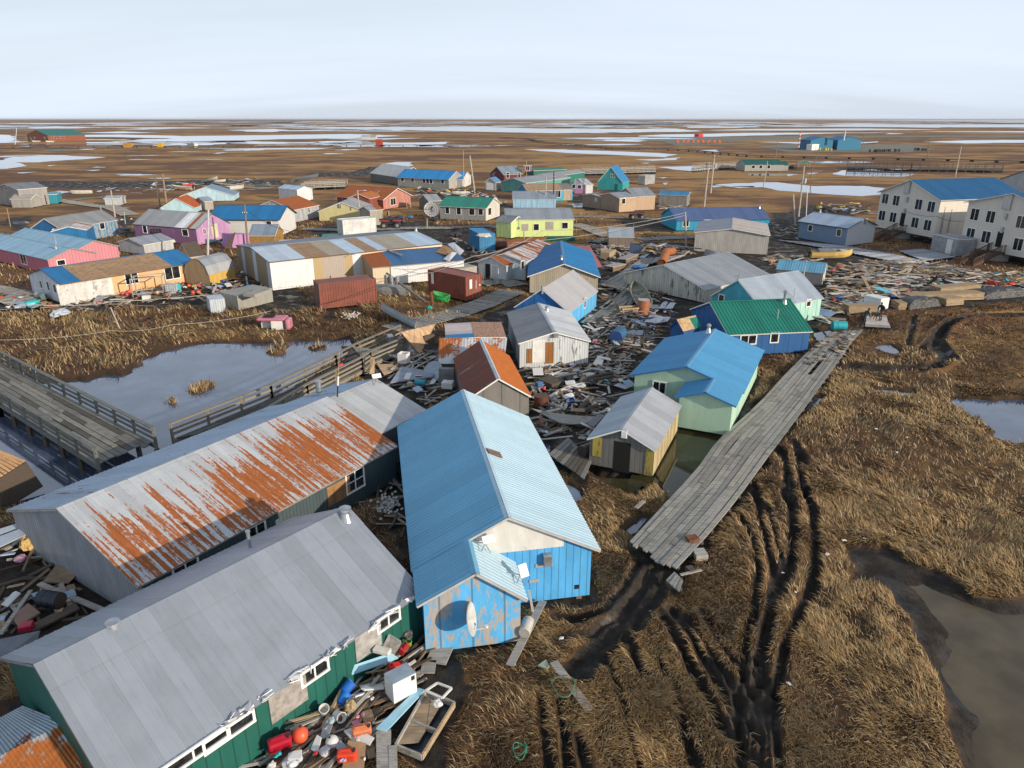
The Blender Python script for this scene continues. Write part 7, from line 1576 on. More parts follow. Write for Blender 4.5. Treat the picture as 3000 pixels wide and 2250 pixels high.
solid('wooden_box', 'low broken grey box with dark stuff below the grey wooden box', 'box', tK(1290,490), tK(1325,480), 0.4,0.22, m_dkwood, 0.05)
# ---- bottom-left corner
_pr = lambda *a: [t('Z', x, y) for x, y in a]
_o = on_z(tZ(430,1400)); _r = empty('shed', _o, 0, 'small shed with a corrugated roof eaten by orange rust in the bottom left corner', 'shed')
_q = [on_z(p, z) for p, z in ((tZ(430,1362), 1.5),(tZ(665,1675), 0.85),(tZ(150,1960), 0.85),(tZ(-80,1625), 1.5),(tZ(150,1255), 1.0),(tZ(-160,1420), 1.0))]; _q = [p - _o for p in _q]
for a, b, m_ in (((0,3),(1,2), RM((0.42,0.45,0.48), rust=0.46, rustcol=(0.34,0.11,0.025), rx=1.6, ry=0.9)),((3,0),(5,4), RM((0.30,0.38,0.46), rust=0.38, rustcol=(0.16,0.055,0.02), rx=1.6, ry=0.9))):
    mb = MB(); A, B_, C_, D_ = _q[a[0]], _q[a[1]], _q[b[1]], _q[b[0]]; n = 40; u_ = [A + (B_-A)*k/n + Z*0.03*(k % 2) for k in range(n+1)]; v_ = [D_ + (C_-D_)*k/n + Z*0.03*(k % 2) for k in range(n+1)]; mb.add(u_ + v_, [(k, k+1, n+2+k, n+1+k) for k in range(n)]); mb.build('roof', m_, _r)
mb = MB(); mb.add([_q[1]-Z*.03, _q[0]-Z*.03, _q[4]-Z*.03, _q[4]-Z*1.1, _q[1]-Z*.9], [(0,1,2,3,4)]); mb.add([_q[1]-Z*.03, _q[2]-Z*.03, _q[2]-Z*.9, _q[1]-Z*.9], [(0,1,2,3)]); mb.build('wall', m_dkwood, _r)
barrel('shiny black drum lying in the shadow left of the grey gable wall', tZ(340,610), 0.33,0.95,(0.012,0.02,0.035), 1.35, True, 0.1, top=(0.10,0.07,0.05))
for a, b, w_, lb, m in (((255,465),(700,650), 0.22, 'long pale beam crossing the shadow beside the black drum', m_grey),((5,790),(200,510), 0.16, 'grey plank leaning across the left edge near the black drum', m_grey),((200,760),(500,610), 0.5, 'wide dark plank under the black drum', m_dkwood),((150,380),(240,180), 0.1, 'thin brown stick by the yellow foam near the grey gable wall', m_brown)):
    A, Bq = on_z(t('Z', *a), 0.25), on_z(t('Z', *b), 0.3); mb = MB(); mb.bar((0,0,0), Bq - A, w_, 0.08); o = mb.build('plank', m); o.location = A; tag(o, lb, 'plank')
sheet('loose_board', 'tan plywood panel lying against the foot of the grey gable wall', 'panel', [tZ(270,460), tZ(360,352), tZ(515,390), tZ(445,465)], [0.15,0.3,0.3,0.12], ply_mat((0.30,0.21,0.14)), 0.03)
sheet('loose_board', 'pinkish brown board stack left of the black drum', 'panel', [tZ(75,690), tZ(185,600), tZ(262,660), tZ(120,750)], [0.2,0.3,0.25,0.15], PN((0.24,0.15,0.12), 0.8), 0.08)
sheet('loose_board', 'grey-blue panel with a white edge lying below the crimson box at the left edge', 'panel', [tZ(-20,835), tZ(262,775), tZ(225,890), tZ(-20,985)], [0.7,0.7,0.2,0.2], PN((0.16,0.18,0.21), 0.6,0,0.2,2), 0.05)
solid('plastic_box', 'crimson plastic box behind the grey-blue panel at the left edge', 'box', tZ(120,790), tZ(212,772), 0.4,0.25, plast((0.42,0.01,0.05)), 0.3,0.04)
for k, (a, b, c, d) in enumerate((((-20,120),(215,45),(215,75),(-20,160)),((-20,170),(215,80),(225,125),(-20,240)))):
    sheet('roof_sheet', ('upper', 'lower')[k] + ' of two blue-white roofing sheets beside the grey gable at the left edge', 'metal sheet', [t('Z', *a), t('Z', *b), t('Z', *c), t('Z', *d)], [0.9,1.0,0.9,0.8], RM((0.40,0.46,0.55)), 0.04)
bundle('yellow foam insulation lump under the roofing sheets at the left edge', tZ(185,240), 40,40,(0.50,0.34,0.12), 0.2, name='foam_lump', cat='foam block')
bundle('pink crumpled insulation left of the grey gable wall', tZ(135,310), 30,14,(0.45,0.25,0.36), 0.15, name='foam_lump', cat='foam block')
# shed with bare rafters at the left edge, above the pond
_o = on_z(tE(345,1460)); _r = empty('shed', _o, 0, 'dark board shed with pale bare rafters at the left edge by the pond', 'shed')
_b = [on_z(t('E', *p), z) - _o for p, z in (((350,1452), 0.0),((10,1659), 0.0),((-260,1500), 0.0),((215,1255), 1.9),((-10,1395), 1.9),((-260,1200), 2.5),((-20,1165), 2.6))]
mb = MB(); mb.add([_b[0], _b[1], _b[4], _b[3]], [(0,1,2,3)]); mb.add([_b[0], _b[3], _b[6], _b[6] - Z*2.6], [(0,1,2,3)]); mb.add([_b[1], _b[4], _b[5], _b[2]], [(0,1,2,3)]); mb.build('wall', m_dkwood, _r)
mb = MB(); mb.add([_b[3], _b[4], _b[5], _b[6]], [(0,1,2,3)]); mb.build('roof', m_dkwood, _r)
for k in range(7):
    f = 0.06 + k/7.2; mb = MB(); a = _b[3] + (_b[4]-_b[3])*f; c = _b[6] + (_b[5]-_b[6])*f; mb.bar(a + Z*0.08, c + Z*0.08,0.16,0.06); mb.build('rafter', wood_mat((0.55,0.33,0.17)), _r)
# ---- behind the rusted house
sheet('plywood_sheet', 'big fresh plywood wall panel leaning against the plywood-roofed shed above the railings', 'panel', [P_(1330,500), P_(1080,150), P_(1690,10), P_(1420,540)], [0.4,2.3,2.3,0.4], ply_mat((0.52,0.35,0.21)), 0.06)
solid('crate', 'dark grey plank box thrown against the leaning plywood wall', 'crate', P_(1500,405), P_(1690,370), 1.0,0.9, m_dkwood, 0.8)
def _cf(r, L):
    b = MB(); W_, h = 0.75,0.8
    for lo, hi in (((0,0,0),(L, 0.06, h)),((0, W_-0.06,0),(L, W_, h)),((0,0.06,0),(0.06, W_-0.06, h)),((L-0.06,0.06,0),(L, W_-0.06, h)),((0.06,0.06,0),(L-0.06, W_-0.06,0.06))): b.box(lo, hi)
    b.build('cabinet', PN((0.66,0.66,0.66), 0.4,0,0.08), r); q = MB(); q.box((0.07,0.07,0.065),(L-0.07, W_-0.07,0.3)); q.build('contents', PN((0.02,0.10,0.25), 0.8), r)
solid('freezer', 'open white chest freezer with blue contents among the wreckage behind the rusted house', 'freezer', P_(1015,705), P_(1175,720), 0.75,0.8, None, 0.35, build=_cf)
solid('washing_machine', 'white washing machine lying beside the maroon roof', 'washing machine', P_(1800,1160), P_(1995,1172), 0.7,0.45, m_white, 0.3)
jerrycan('cream plastic jug on the debris behind the grey roof extension', P_(1240,1100), 17,(0.55,0.52,0.38), 0.2,(0,0), 0.4)
barrel('turquoise plastic drum lying beside the cream jug', P_(1420,1100), 0.22,0.75,(0.02,0.33,0.42), 1.5, True, 0.35); jerrycan('dark red fuel can between the cream jug and the turquoise drum', P_(1360,1165), 16,(0.42,0.01,0.03), 0.4,(0,0), 0.35)
ball('pink-red ball buoy on the walkway behind the rusted house', P_(5,800), 9,(0.72,0.05,0.10), 0.6); ball('small red ball buoy beside the grey dish near the rusty corrugated wall', P_(1697,755), 5,(0.72,0.05,0.04), 0.6)
sheet('deck_piece', 'tilted blue-grey deck panel among the wreckage behind the grey roof extension', 'deck panel', [P_(885,1065), P_(1080,780), P_(1690,880), P_(1640,960)], [0.35,0.5,0.6,0.5], WL((0.32,0.35,0.43), 0.15, per=0.2), 0.1)
sheet('plywood_sheet', 'tan plywood sheet under broken beams behind the railings', 'panel', [P_(640,720), P_(900,720), P_(1080,800), P_(770,920)], [0.6,0.5,0.4,0.3], ply_mat((0.48,0.34,0.22)), 0.03)
sheet('plywood_sheet', 'upright tan plywood strip at the end of the railings', 'panel', [P_(500,900), P_(525,590), P_(600,600), P_(600,880)], [0.3,1.4,1.4,0.3], ply_mat((0.44,0.31,0.2)), 0.03)
mb = MB(); _P = on_z(P_(1660,870), 0.7); dish(mb, Vector((0,0,0)),(-0.5,-0.6,0.6), 0.9,0.2); o = mb.build('satellite_dish', PN((0.30,0.36,0.42), 0.5,0.2)); o.location = _P; tag(o, 'grey-blue dish antenna dropped beside the rusty corrugated wall', 'dish antenna')
solid('kiosk', 'grey box with a dark round opening standing on the walkway between the railings', 'box', P_(850,400), P_(955,390), 0.9,0.85, m_galv, 0.45,0.05)
sheet('torn_sheet', 'torn white and grey corrugated wall piece draped over the railings', 'metal sheet', [P_(380,640), P_(200,400), P_(690,480), P_(500,600)], [0.4,1.5,1.4,0.5], WL((0.42,0.43,0.40), 0.35, groove='v', per=0.2), 0.04)
sheet('tar_sheet', 'black tar-paper sheet under the torn corrugated wall piece', 'sheet', [P_(0,400), P_(190,400), P_(380,640), P_(60,680)], [1.3,1.4,0.5,0.5], PN((0.035,0.033,0.036), 0.8), 0.04)
sheet('corrugated_sheet', 'upright corrugated sheet wall streaked with orange rust behind the orange-roofed plywood house', 'metal sheet', [tF(1615,460), tF(2150,455), tF(2172,248), tF(1622,250)], [1.2,1.2,2.4,2.4], RM((0.55,0.57,0.59), rust=0.50, rustcol=(0.34,0.10,0.02), rx=1.5, ry=1.2), ribs=True)
solid('loose_board', 'grey plywood wall piece below the rusty corrugated wall', 'wall panel', tF(1622,640), tF(1745,640), 0.4,1.35, PN((0.20,0.20,0.21), 0.85,0,0.25,2), 0.0)
# ---- centre wreckage
barrel('large dark blue fuel tank lying between the white shed and the mint house', O_(1205,215), 0.62,1.7,(0.02,0.09,0.20), 2.75, True, 0.0, name='fuel_tank', cat='tank', top=(0.02,0.07,0.24))
barrel('rust-brown oil tank standing beside the bare grey plywood house', O_(270,1005), 0.48,0.85,(0.13,0.045,0.025), 0, False, 0.1, name='fuel_tank', cat='tank')
barrel('dark brown steel drum with a pale label by the yellow shed corner', O_(830,1590), 0.36,0.95,(0.07,0.04,0.035), 2.3, True, 0.15)
for a, b, r_, za, zb, lb in (((790,670),(1130,590), 0.13,0.5,0.6, 'dark driftwood log, the upper of two parallel ones in the centre wreckage'),((640,735),(1140,635), 0.14,0.4,0.5, 'dark driftwood log, the lower of two parallel ones in the centre wreckage'),((440,1075),(740,1045), 0.13,0.2,0.3, 'dark driftwood log at the lower left of the bent pair'),((720,1060),(895,895), 0.17,0.25,0.5, 'thick driftwood log rising to the right in the centre wreckage'),((690,1100),(960,985), 0.14,0.15,0.3, 'driftwood log with an orange broken end in the centre wreckage')):
    log('log', lb, 'log', O_(*a), O_(*b), r_, za, zb, m_dkwood)
log('pipe', 'pale grey insulated pipe lying in the centre wreckage', 'pipe', O_(370,895), O_(600,770), 0.15,0.35,0.5, PN((0.42,0.40,0.38), 0.6,0,0.2,3, 'pipe', 0.2))
for c, zs, lb in (([(165,540),(290,530),(300,615),(175,620)], [0.4]*4, 'square white panel in front of the white shed door'),([(315,605),(470,583),(615,592),(590,622)], [0.35]*4, 'long narrow white panel in front of the white shed'),([(615,640),(860,583),(932,605),(660,662)], [0.4]*4, 'white board resting above the two parallel logs'),([(890,495),(950,408),(1030,440),(1000,528)], [0.25,0.7,0.7,0.25], 'white appliance door lying at the corner of the white shed')):
    sheet('scrap_sheet', lb, 'panel', [O_(*p) for p in c], zs, m_white, 0.04)
sheet('curved_board', 'long grey curved plank raft sagging in front of the bare grey plywood house', 'board', [O_(150,1030), O_(935,1130), O_(850,1200), O_(480,1197)], [0.7,0.6,0.4,0.4], m_grey, 0.06, curve=0.12)
sheet('tan_plate', 'grey-brown plate with a rusty edge beside the silver shed roof', 'panel', [O_(832,1210), O_(960,1105), O_(1050,1115), O_(905,1265)], [0.5,0.6,0.6,0.4], PN((0.22,0.21,0.22), 0.7), 0.08)
bucket('bright blue pail in the middle of the centre wreckage', O_(628,950), 15,(0.01,0.12,0.52),(0.5,0.2), 0,0.3); ball('red ball buoy beside the orange roof slope', O_(297,795), 5.5,(0.72,0.03,0.02), 0.3); solid('plastic_box', 'blue plastic box next to the red ball buoy', 'box', O_(235,775), O_(300,755), 0.4,0.35, plast((0.04,0.14,0.30)), 0.3,0.03)
solid('pallet_box', 'shallow wooden bin full of brown litter beside the orange roof', 'bin', O_(400,795), O_(568,745), 1.6,0.4, m_dkwood, 0.1)
def corks(label, c, w_, h_, n, seed):
    rg = random.Random(seed); P = on_z(c, 0.15); k = mpp(P); mb = MB()
    for i in range(n):
        q = Vector((rg.gauss(0, w_*k/2.6), rg.gauss(0, h_*k*1.2), abs(rg.gauss(0,0.12)))); d = Vector((rg.uniform(-1,1), rg.uniform(-1,1), rg.uniform(-.4,.4))).normalized()*0.075
        mb.tube(q - d, q - d*0.4,0.035,0.06, n=7, cap=True); mb.tube(q - d*0.4, q + d*0.4,0.06,0.06, n=7); mb.tube(q + d*0.4, q + d, 0.06,0.035, n=7)
    for i in range(6): mb.path([Vector((rg.gauss(0, w_*k/2.5), rg.gauss(0, h_*k), 0.08)) for _ in range(4)], 0.012,4)
    o = mb.build('net_floats', PN((0.62,0.60,0.54), 0.7)); o.location = P; o['kind'] = 'stuff'; tag(o, label, 'net floats')
corks('heap of white net floats in the centre wreckage beside the rust-brown tank', O_(440,1000), 42,25,90,1); corks('cluster of white net floats in the dark gap left of the sky-blue house', tF(1215,1610), 46,28,80,2); corks('heap of white net floats on the dark bank above the grassy pond shore', tF(915,75), 36,14,60,3)
# ---- upper centre
_a, _b, _c = on_z(Q_(1100,520), 0.55), on_z(Q_(1160,360), 1.0), on_z(Q_(1255,345), 0.85); _r = empty('culvert_pipe', _a, 0, 'rusty orange bent culvert pipe beside the streaked grey-white gable', 'pipe'); mb = MB(); rr = 1.15*0.5
mb.tube((0,0,0), _b - _a, rr, n=20, cap=False); mb.tube((_b-_a)*0.02,(_b-_a)*0.98, rr*0.93, n=20, cap=False); mb.build('pipe_section', PN((0.34,0.105,0.028), 0.75,0,0.3,1.5, 'rusted pipe', 0.15,(0.14,0.05,0.02)), _r)
mb = MB(); mb.tube((_b-_a)*0.97, _c - _a, rr*0.98, rr*0.85, n=20, cap=True); mb.build('elbow', PN((0.32,0.10,0.03), 0.75,0,0.3,1.5, 'rusted pipe'), _r); mb = MB(); mb.tube((_b-_a)*0.015,(_b-_a)*0.03, rr*0.92, n=20); mb.build('inner_shadow', m_rust, _r)
solid('crate', 'overturned brown cabinet with a white top in the wreckage above the long deck', 'cabinet', Q_(390,460), Q_(480,410), 1.3,0.9, m_tan, 0.1); sheet('metal_sheet', 'bent slate-blue metal sheet standing in the wreckage right of the brown box shed', 'metal sheet', [Q_(645,395), Q_(800,380), Q_(860,285), Q_(680,235)], [0.2,0.5,1.6,1.7], PN((0.11,0.15,0.22), 0.5), 0.04)
sheet('roof_sheet', 'faded red metal roof section showing behind the cobalt-blue roof', 'metal sheet', [tC(790,1108), tC(905,1108), tC(1008,1278), tC(900,1290)], [2.2,2.2,0.9,1.0], RM((0.36,0.09,0.09)), 0.06)
def _table(r, L):
    b = MB(); b.box((0,0,0.6),(L, 1.4,0.68)); b.build('top', m_grey, r)
    for x in (0.1, L-0.2):
        for y in (0.1,1.2): q = MB(); q.box((x, y, 0),(x+0.1, y+0.1,0.6)); q.build('leg', m_post, r)
    q = MB(); q.box((0.1,0.05,0.05),(L-0.1,0.09,0.58)); q.build('front_board', m_brown, r)
solid('platform', 'low wooden platform with a grey top at the left edge of the long deck', 'platform', Q_(440,635), Q_(620,590), 1.4,0.6, None, 0.0, build=_table); solid('platform', 'low wooden platform covered with grey frost behind the other platform', 'platform', Q_(620,530), Q_(790,455), 1.4,0.6, None, 0.0, build=_table)
def _trestle(r, L):
    for y in (0,0.9): q = MB(); q.bar((0, y, 0.8),(L, y, 0.8), 0.12,0.14); q.build('beam', m_tan, r)
    for x in (0.15, L-0.15):
        for y in (0,0.9): q = MB(); q.bar((x, y, 0),(x, y, 0.73), 0.1); q.build('leg', m_tan, r)
    q = MB(); q.bar((0,0.45,0.45),(L, 0.45,0.45), 0.08,0.12); q.build('stretcher', m_tan, r)
solid('trestle', 'pale wooden trestle in the wreckage below the skiff', 'trestle', Q_(560,1240), Q_(785,1225), 0.9,0.8, None, 0.0, build=_trestle)
barrel('upright dented tank, white above and rusty below, at the bow of the wrecked skiff', Q_(845,1200), 0.62,1.5,(0.36,0.13,0.06), 0, False, 0.0, name='fuel_tank', cat='tank', top=(0.42,0.40,0.38), wear=0.35)
bundle('crumpled bright blue tarp on the long deck', Q_(785,580), 38,12,(0.02,0.17,0.50), 0.35, name='tarp', cat='tarp')
for c, lb in (([(1050,1130),(1110,1050),(1185,1040),(1140,1120)], 'square white panel in front of the dark blue gable, left one'),([(1140,1130),(1215,1045),(1290,1050),(1245,1125)], 'square white panel in front of the dark blue gable, right one'),([(985,1330),(1100,1240),(1220,1240),(1180,1300)], 'white sheet beside the dark blue shed'),([(860,1310),(940,1215),(1080,1225),(1000,1315)], 'frosted corrugated sheet left of the dark blue shed')):
    sheet('scrap_sheet', lb, 'panel', [Q_(*p) for p in c], [0.3]*4, PN((0.55,0.57,0.62), 0.6,0,0.1,2), 0.04)
sheet('roof_sheet', 'piece of white corrugated roof lying at the foot of the light grey board house', 'metal sheet', [Q_(1665,395), Q_(1880,435), Q_(1890,370), Q_(1690,320)], [0.3,0.3,0.9,1.2], RM((0.48,0.52,0.58)), ribs=True)
sheet('long_sheet', 'long pale blue-white roof strip lying behind the rusty orange pipe', 'metal sheet', [Q_(1160,280), Q_(1640,325), Q_(1640,312), Q_(1165,264)], [0.6,0.5,0.7,0.8], PN((0.42,0.46,0.54), 0.5), 0.05)
sheet('torn_sheet', 'loose white insulation sheet folded over the front edge of the striped warehouse', 'sheet', [tB(1085,1130), tB(1300,1195), tB(1330,1180), tB(1105,1108)], [2.9,2.6,3.0,3.4], m_white, 0.06); sheet('torn_sheet', 'loose white metal flap lying on the blue half of the store roof', 'metal sheet', [tB(1655,1215), tB(1700,1235), tB(1765,1165), tB(1725,1160)], [2.4,2.3,2.9,3.0], PN((0.55,0.57,0.58), 0.6), 0.05)
sheet('bent_sheet', 'bent brown roof flap at the right end of the store roof', 'panel', [tB(1585,1158), tB(1700,1190), tB(1760,1158), tB(1665,1105)], [2.8,2.6,2.7,3.3], ply_mat((0.34,0.20,0.1)), 0.05); sheet('bent_sheet', 'bent pale blue roof flap leaning at the end of the striped warehouse', 'metal sheet', [tB(1690,1095), tB(1790,1185), tB(1825,1150), tB(1740,1080)], [2.6,1.4,1.5,2.8], RM((0.42,0.46,0.52)), 0.05)
solid('lean_to', 'grey lean-to box with a metal lid beside the red-brown container with sign panels', 'shed', tB(1720,1400), tB(1930,1360), 2.0,1.4, m_grey, 0.0); sheet('skirting', 'dark green corrugated skirting board along the foot of the lime house', 'panel', [tC(538,1070), tC(790,1070), tC(785,1028), tC(535,1030)], [0.05,0.05,0.9,0.9], WL((0.012,0.13,0.12), 0, per=0.3), 0.05)

_i = HS['main']; _q = [_i['fr'].world(*slope_point(tF(*p), _i['fr'], _i['W'], _i['he'], _i['hr'], 'A')) + Z*0.13 for p in ((2003,1163),(2030,1205),(2138,1245),(2115,1200))]
mb = MB(); mb.rings([[p - _q[0] for p in _q], [p - _q[0] + Z*0.03 for p in _q]]); o = mb.build('board', m_brown); o.location = _q[0]; tag(o, 'splintered board lying on the pale roof slope of the big sky-blue house', 'board')
# ---------------------------------------------------------------- right-hand debris field and other named things
def _lumber(r, L, W=1.5, h=0.75):
    n = 8; m = 5
    for j in range(m):
        b = MB()
        for i in range(n): b.box((random.uniform(0,.12), W*i/n + 0.008, h*j/m + 0.008),(L - random.uniform(0,.15), W*(i+1)/n - 0.008, h*(j+1)/m - 0.008))
        b.build('board_layer', [m_tan, wood_mat((0.40,0.29,0.17)), m_tan][j % 3], r)
solid('lumber_stack', 'tan lumber stack at the front edge of the debris field, right of the tarp', 'lumber stack', U_(1390,560), U_(1585,545), 1.5,0.75, None, 0.05, build=_lumber); solid('lumber_stack', 'very long stack of tan lumber behind the tarped bundle', 'lumber stack', U_(1000,520), U_(1800,490), 1.6,0.8, None, 0.1, build=_lumber)
solid('lumber_stack', 'short tan lumber bundle behind the two people', 'lumber stack', U_(370,640), U_(690,640), 1.0,0.5, None, 0.1, build=_lumber); solid('lumber_stack', 'dark-ended lumber bundle left of the black tarp', 'lumber stack', U_(890,600), U_(985,600), 2.2,0.7, None, 0.0, build=_lumber)
solid('lumber_stack', 'grey-brown lumber layer behind the very long stack', 'lumber stack', U_(1330,440), U_(1760,400), 2.0,0.4, None, 0.1, build=_lumber)
def tarpbox(label, B, Pe, W, h, z=0.02, col=(0.022,0.025,0.028)):
    O = on_z(B, z); E2 = on_z(Pe, z); ux = (E2 - O); L = ux.length; ux.normalize(); uy = Vector((-ux.y, ux.x, 0)); rs = []; rg = random.Random(int(B[0]))
    for k in range(15):
        f = k/14; hh = h*(0.55 + 0.45*math.sin(math.pi*min(1, max(0, f*1.1 - 0.05)))**0.4) if 0 < k < 14 else h*0.35; e = 1.0 if 0 < k < 14 else 0.8
        rs.append([ux*L*f + uy*(y*W*e + rg.uniform(-.05,.05)) + Z*(q*hh + rg.uniform(-.04,.04)*(q > 0)) for y, q in ((-0.1,0),(-0.02,0.35),(0.03,0.8),(0.12,1.0),(0.35,0.97),(0.65,1.02),(0.9,0.98),(0.98,0.6),(1.08,0))])
    mb = MB(); mb.rings(rs, 0, False, False); mb.add(rs[0], [tuple(range(9))]); mb.add(rs[-1], [tuple(range(9))]); n = NT('tarpaulin'); w_ = n.noise(n.scale(n._obj, 0.8,5,5), 1.5,4,0.6); n.bump(w_, 0.8,0.12)
    o = mb.build('tarp_bundle', n.out(n.mix(w_, dk(col, 0.6), dk(col, 1.8)), 0.4)); o.location = O; tag(o, label, 'tarp bundle')
tarpbox('lumber bundle wrapped in black crumpled tarp, nearest to the two people', U_(1000,595), U_(1335,555), 1.7,0.95); tarpbox('long lumber bundle wrapped in dark tarp reaching the right edge', U_(1800,490), U_(2260,450), 1.8,0.95)
solid('freezer', 'white box freezer standing behind the two people', 'freezer', U_(700,600), U_(790,585), 2.0,1.15, m_white, 0.15,0.03)
barrel('turquoise plastic drum lying at the far end of the long boardwalk', U_(272,808), 0.42,1.25,(0.02,0.36,0.42), 1.5, True, 0.3)
sheet('board', 'bright light-blue board on top of the right debris field', 'board', [U_(617,362), U_(700,360), U_(842,420), U_(760,418)], [0.8,0.8,0.6,0.6], PN((0.10,0.50,0.62), 0.5), 0.05); sheet('scrap_sheet', 'white rounded panel below the light-blue board in the debris field', 'panel', [U_(820,445), U_(920,418), U_(1045,460), U_(930,470)], [0.5]*4, m_white, 0.05)
sheet('scrap_sheet', 'white panel near the right end of the debris field', 'panel', [U_(1375,285), U_(1440,275), U_(1590,312), U_(1500,325)], [0.5]*4, PN((0.6,0.62,0.68), 0.5), 0.05); sheet('slab', 'dark grey panel standing upright in the middle of the debris field', 'panel', [U_(1215,325), U_(1300,240), U_(1310,275), U_(1225,330)], [0.2,1.6,1.4,0.2], m_dark, 0.06)
sheet('slab', 'dark triangular slab standing at the back of the debris field', 'panel', [U_(770,240), U_(790,115), U_(815,150), U_(812,245)], [0.1,2.2,1.6,0.1], m_dkwood, 0.08)
bundle('red cloth bundle at the right end of the debris field', U_(1870,335), 26,14,(0.40,0.02,0.02), 0.4, name='cloth_bundle', cat='cloth'); bundle('bright red cloth in the middle of the debris field', U_(905,335), 14,9,(0.55,0.02,0.03), 0.5, name='cloth_bundle', cat='cloth')
solid('ladder', 'pale wooden ladder lying on grey boards at the back of the debris field', 'ladder', U_(1130,190), U_(1255,180), 0.5,0.1, None, 0.6, build=lambda r, L: [(lambda q: q.build('ladder_rail', m_tan, r))(MB().bar((0, y, 0),(L, y, 0.1), 0.08,0.1)) for y in (0,1.1)] + [(lambda q: q.build('rung', m_tan, r))(MB().bar((L*(k+.5)/6,0,0.04),(L*(k+.5)/6,1.1,0.06), 0.06)) for k in range(6)])
def _ladder(a, b, w_, label):
    A, Bq = on_z(a, 0.0), at_depth(b, on_z(a, 0.0) + Vector((0,1.0,0))); r = empty('ladder', A, 0, label, 'ladder'); d = Bq - A; s = Vector((w_/2,0,0))
    for q in (-1,1): mb = MB(); mb.bar(s*q, d + s*q*0.8,0.1); mb.build('ladder_rail', m_tan, r)
    for k in range(6): mb = MB(); mb.bar(d*(k+.5)/6.5 - s, d*(k+.5)/6.5 + s, 0.06); mb.build('rung', m_tan, r)
_ladder(tB(1385,838), tB(1368,748), 0.9, 'wooden step ladder leaning on the faded red gable')
# grey box shed and metal wreck at the pond edge
solid('shed', 'flat grey plywood box shed lying on the pond bank left of the rust-red container', 'shed', tB(0,1628), tB(280,1560), 3.2,1.5, WL((0.30,0.30,0.27), 0.4,(0.18,0.18,0.16), groove=0), 0.0); solid('crate', 'shallow grey lid box lying on the flat plywood box shed', 'box', tB(130,1525), tB(255,1480), 1.4,0.3, m_grey, 1.55)
solid('metal_box', 'white corrugated metal box lying beside the flat plywood box shed', 'box', tA(1712,1655), tA(1835,1640), 2.2,1.4, WL((0.50,0.55,0.62), 0.1, per=0.22), 0.0); bundle('blue-white crumpled plastic sheet on the grassy bank at left', tE(490,72), 46,22,(0.42,0.47,0.55), 0.05, name='plastic_sheet', cat='plastic sheet')
# pink boat cabin wreck
_o = on_z(tF(150,190)); _r = empty('boat_cabin', _o, 0, 'pink-topped broken boat cabin on the grassy pond shore', 'boat cabin'); k = mpp(_o); 
mb = MB(); mb.box((0,0,0.9),(2.6,1.4,1.15)); mb.build('roof', plast((0.52,0.17,0.24)), _r, bevel=0.1); mb = MB(); mb.box((1.3,0.1,0),(2.4,1.2,0.89)); mb.box((0.1,0.9,0),(1.2,1.2,0.89)); mb.build('wall', m_white, _r); mb = MB(); mb.box((0.5,0.3,1.16),(1.5,1.1,1.25)); mb.build('hatch', m_dark, _r, bevel=0.05); mb = MB(); mb.box((2.7,-0.2,0.1),(3.1,0.9,1.1)); mb.build('side_fender', plast((0.5,0.2,0.26)), _r, bevel=0.12)
# IBC tote and drums by the peach house
def _ibc(r, L):
    b = MB(); b.box((0.04,0.04,0.14),(L-0.04,1.16,1.1)); b.build('tank', PN((0.56,0.60,0.62), 0.4), r, bevel=0.05); b = MB()
    for i in range(6):
        f = i/5; b.bar((0.01,0.01,0.14 + f),(L-0.01,0.01,0.14 + f), 0.03); b.bar((0.01 + (L-0.02)*f, 0.0,0.14),(0.01 + (L-0.02)*f, 0.0,1.14), 0.03); b.bar((L, 0.02,0.14 + f),(L, 1.18,0.14 + f), 0.03)
    b.build('cage', m_galv, r); b = MB(); b.box((0,0,0),(L, 1.2,0.12)); b.build('pallet', m_grey, r)
solid('tote_tank', 'white caged liquid tote standing in the litter before the peach house', 'liquid tote', tA(1342,1502), tA(1432,1500), 1.2,1.1, None, 0.0, build=_ibc); barrel('turquoise upright drum beside the white caged tote', tA(1444,1478), 0.36,0.95,(0.04,0.40,0.44), 0, False, 0.1)
_o = on_z(tA(1080,1530)); _r = empty('drying_rack', _o, 0, 'weathered timber rack frame standing in front of the peach house', 'timber rack'); _e = on_z(tA(1330,1500)) - _o; _w = Vector((-0.5,1.8,0))
for a in (0,1):
    for b in (0,1): mb = MB(); q = _e*a + _w*b; mb.bar(q, q + Z*2.1,0.1); mb.build('post', m_grey, _r)
for a, b in ((Vector((0,0,0)), _e),(_w, _e + _w),(Vector((0,0,0)), _w),(_e, _e + _w)):
    for h in (2.05,0.4): mb = MB(); mb.bar(a + Z*h, b + Z*h, 0.09); mb.build('rail', m_grey, _r)
solid('cabinet', 'white cabinet lying on the mud in front of the timber rack', 'cabinet', tA(1155,1560), tA(1212,1558), 0.6,0.6, m_white, 0.0)
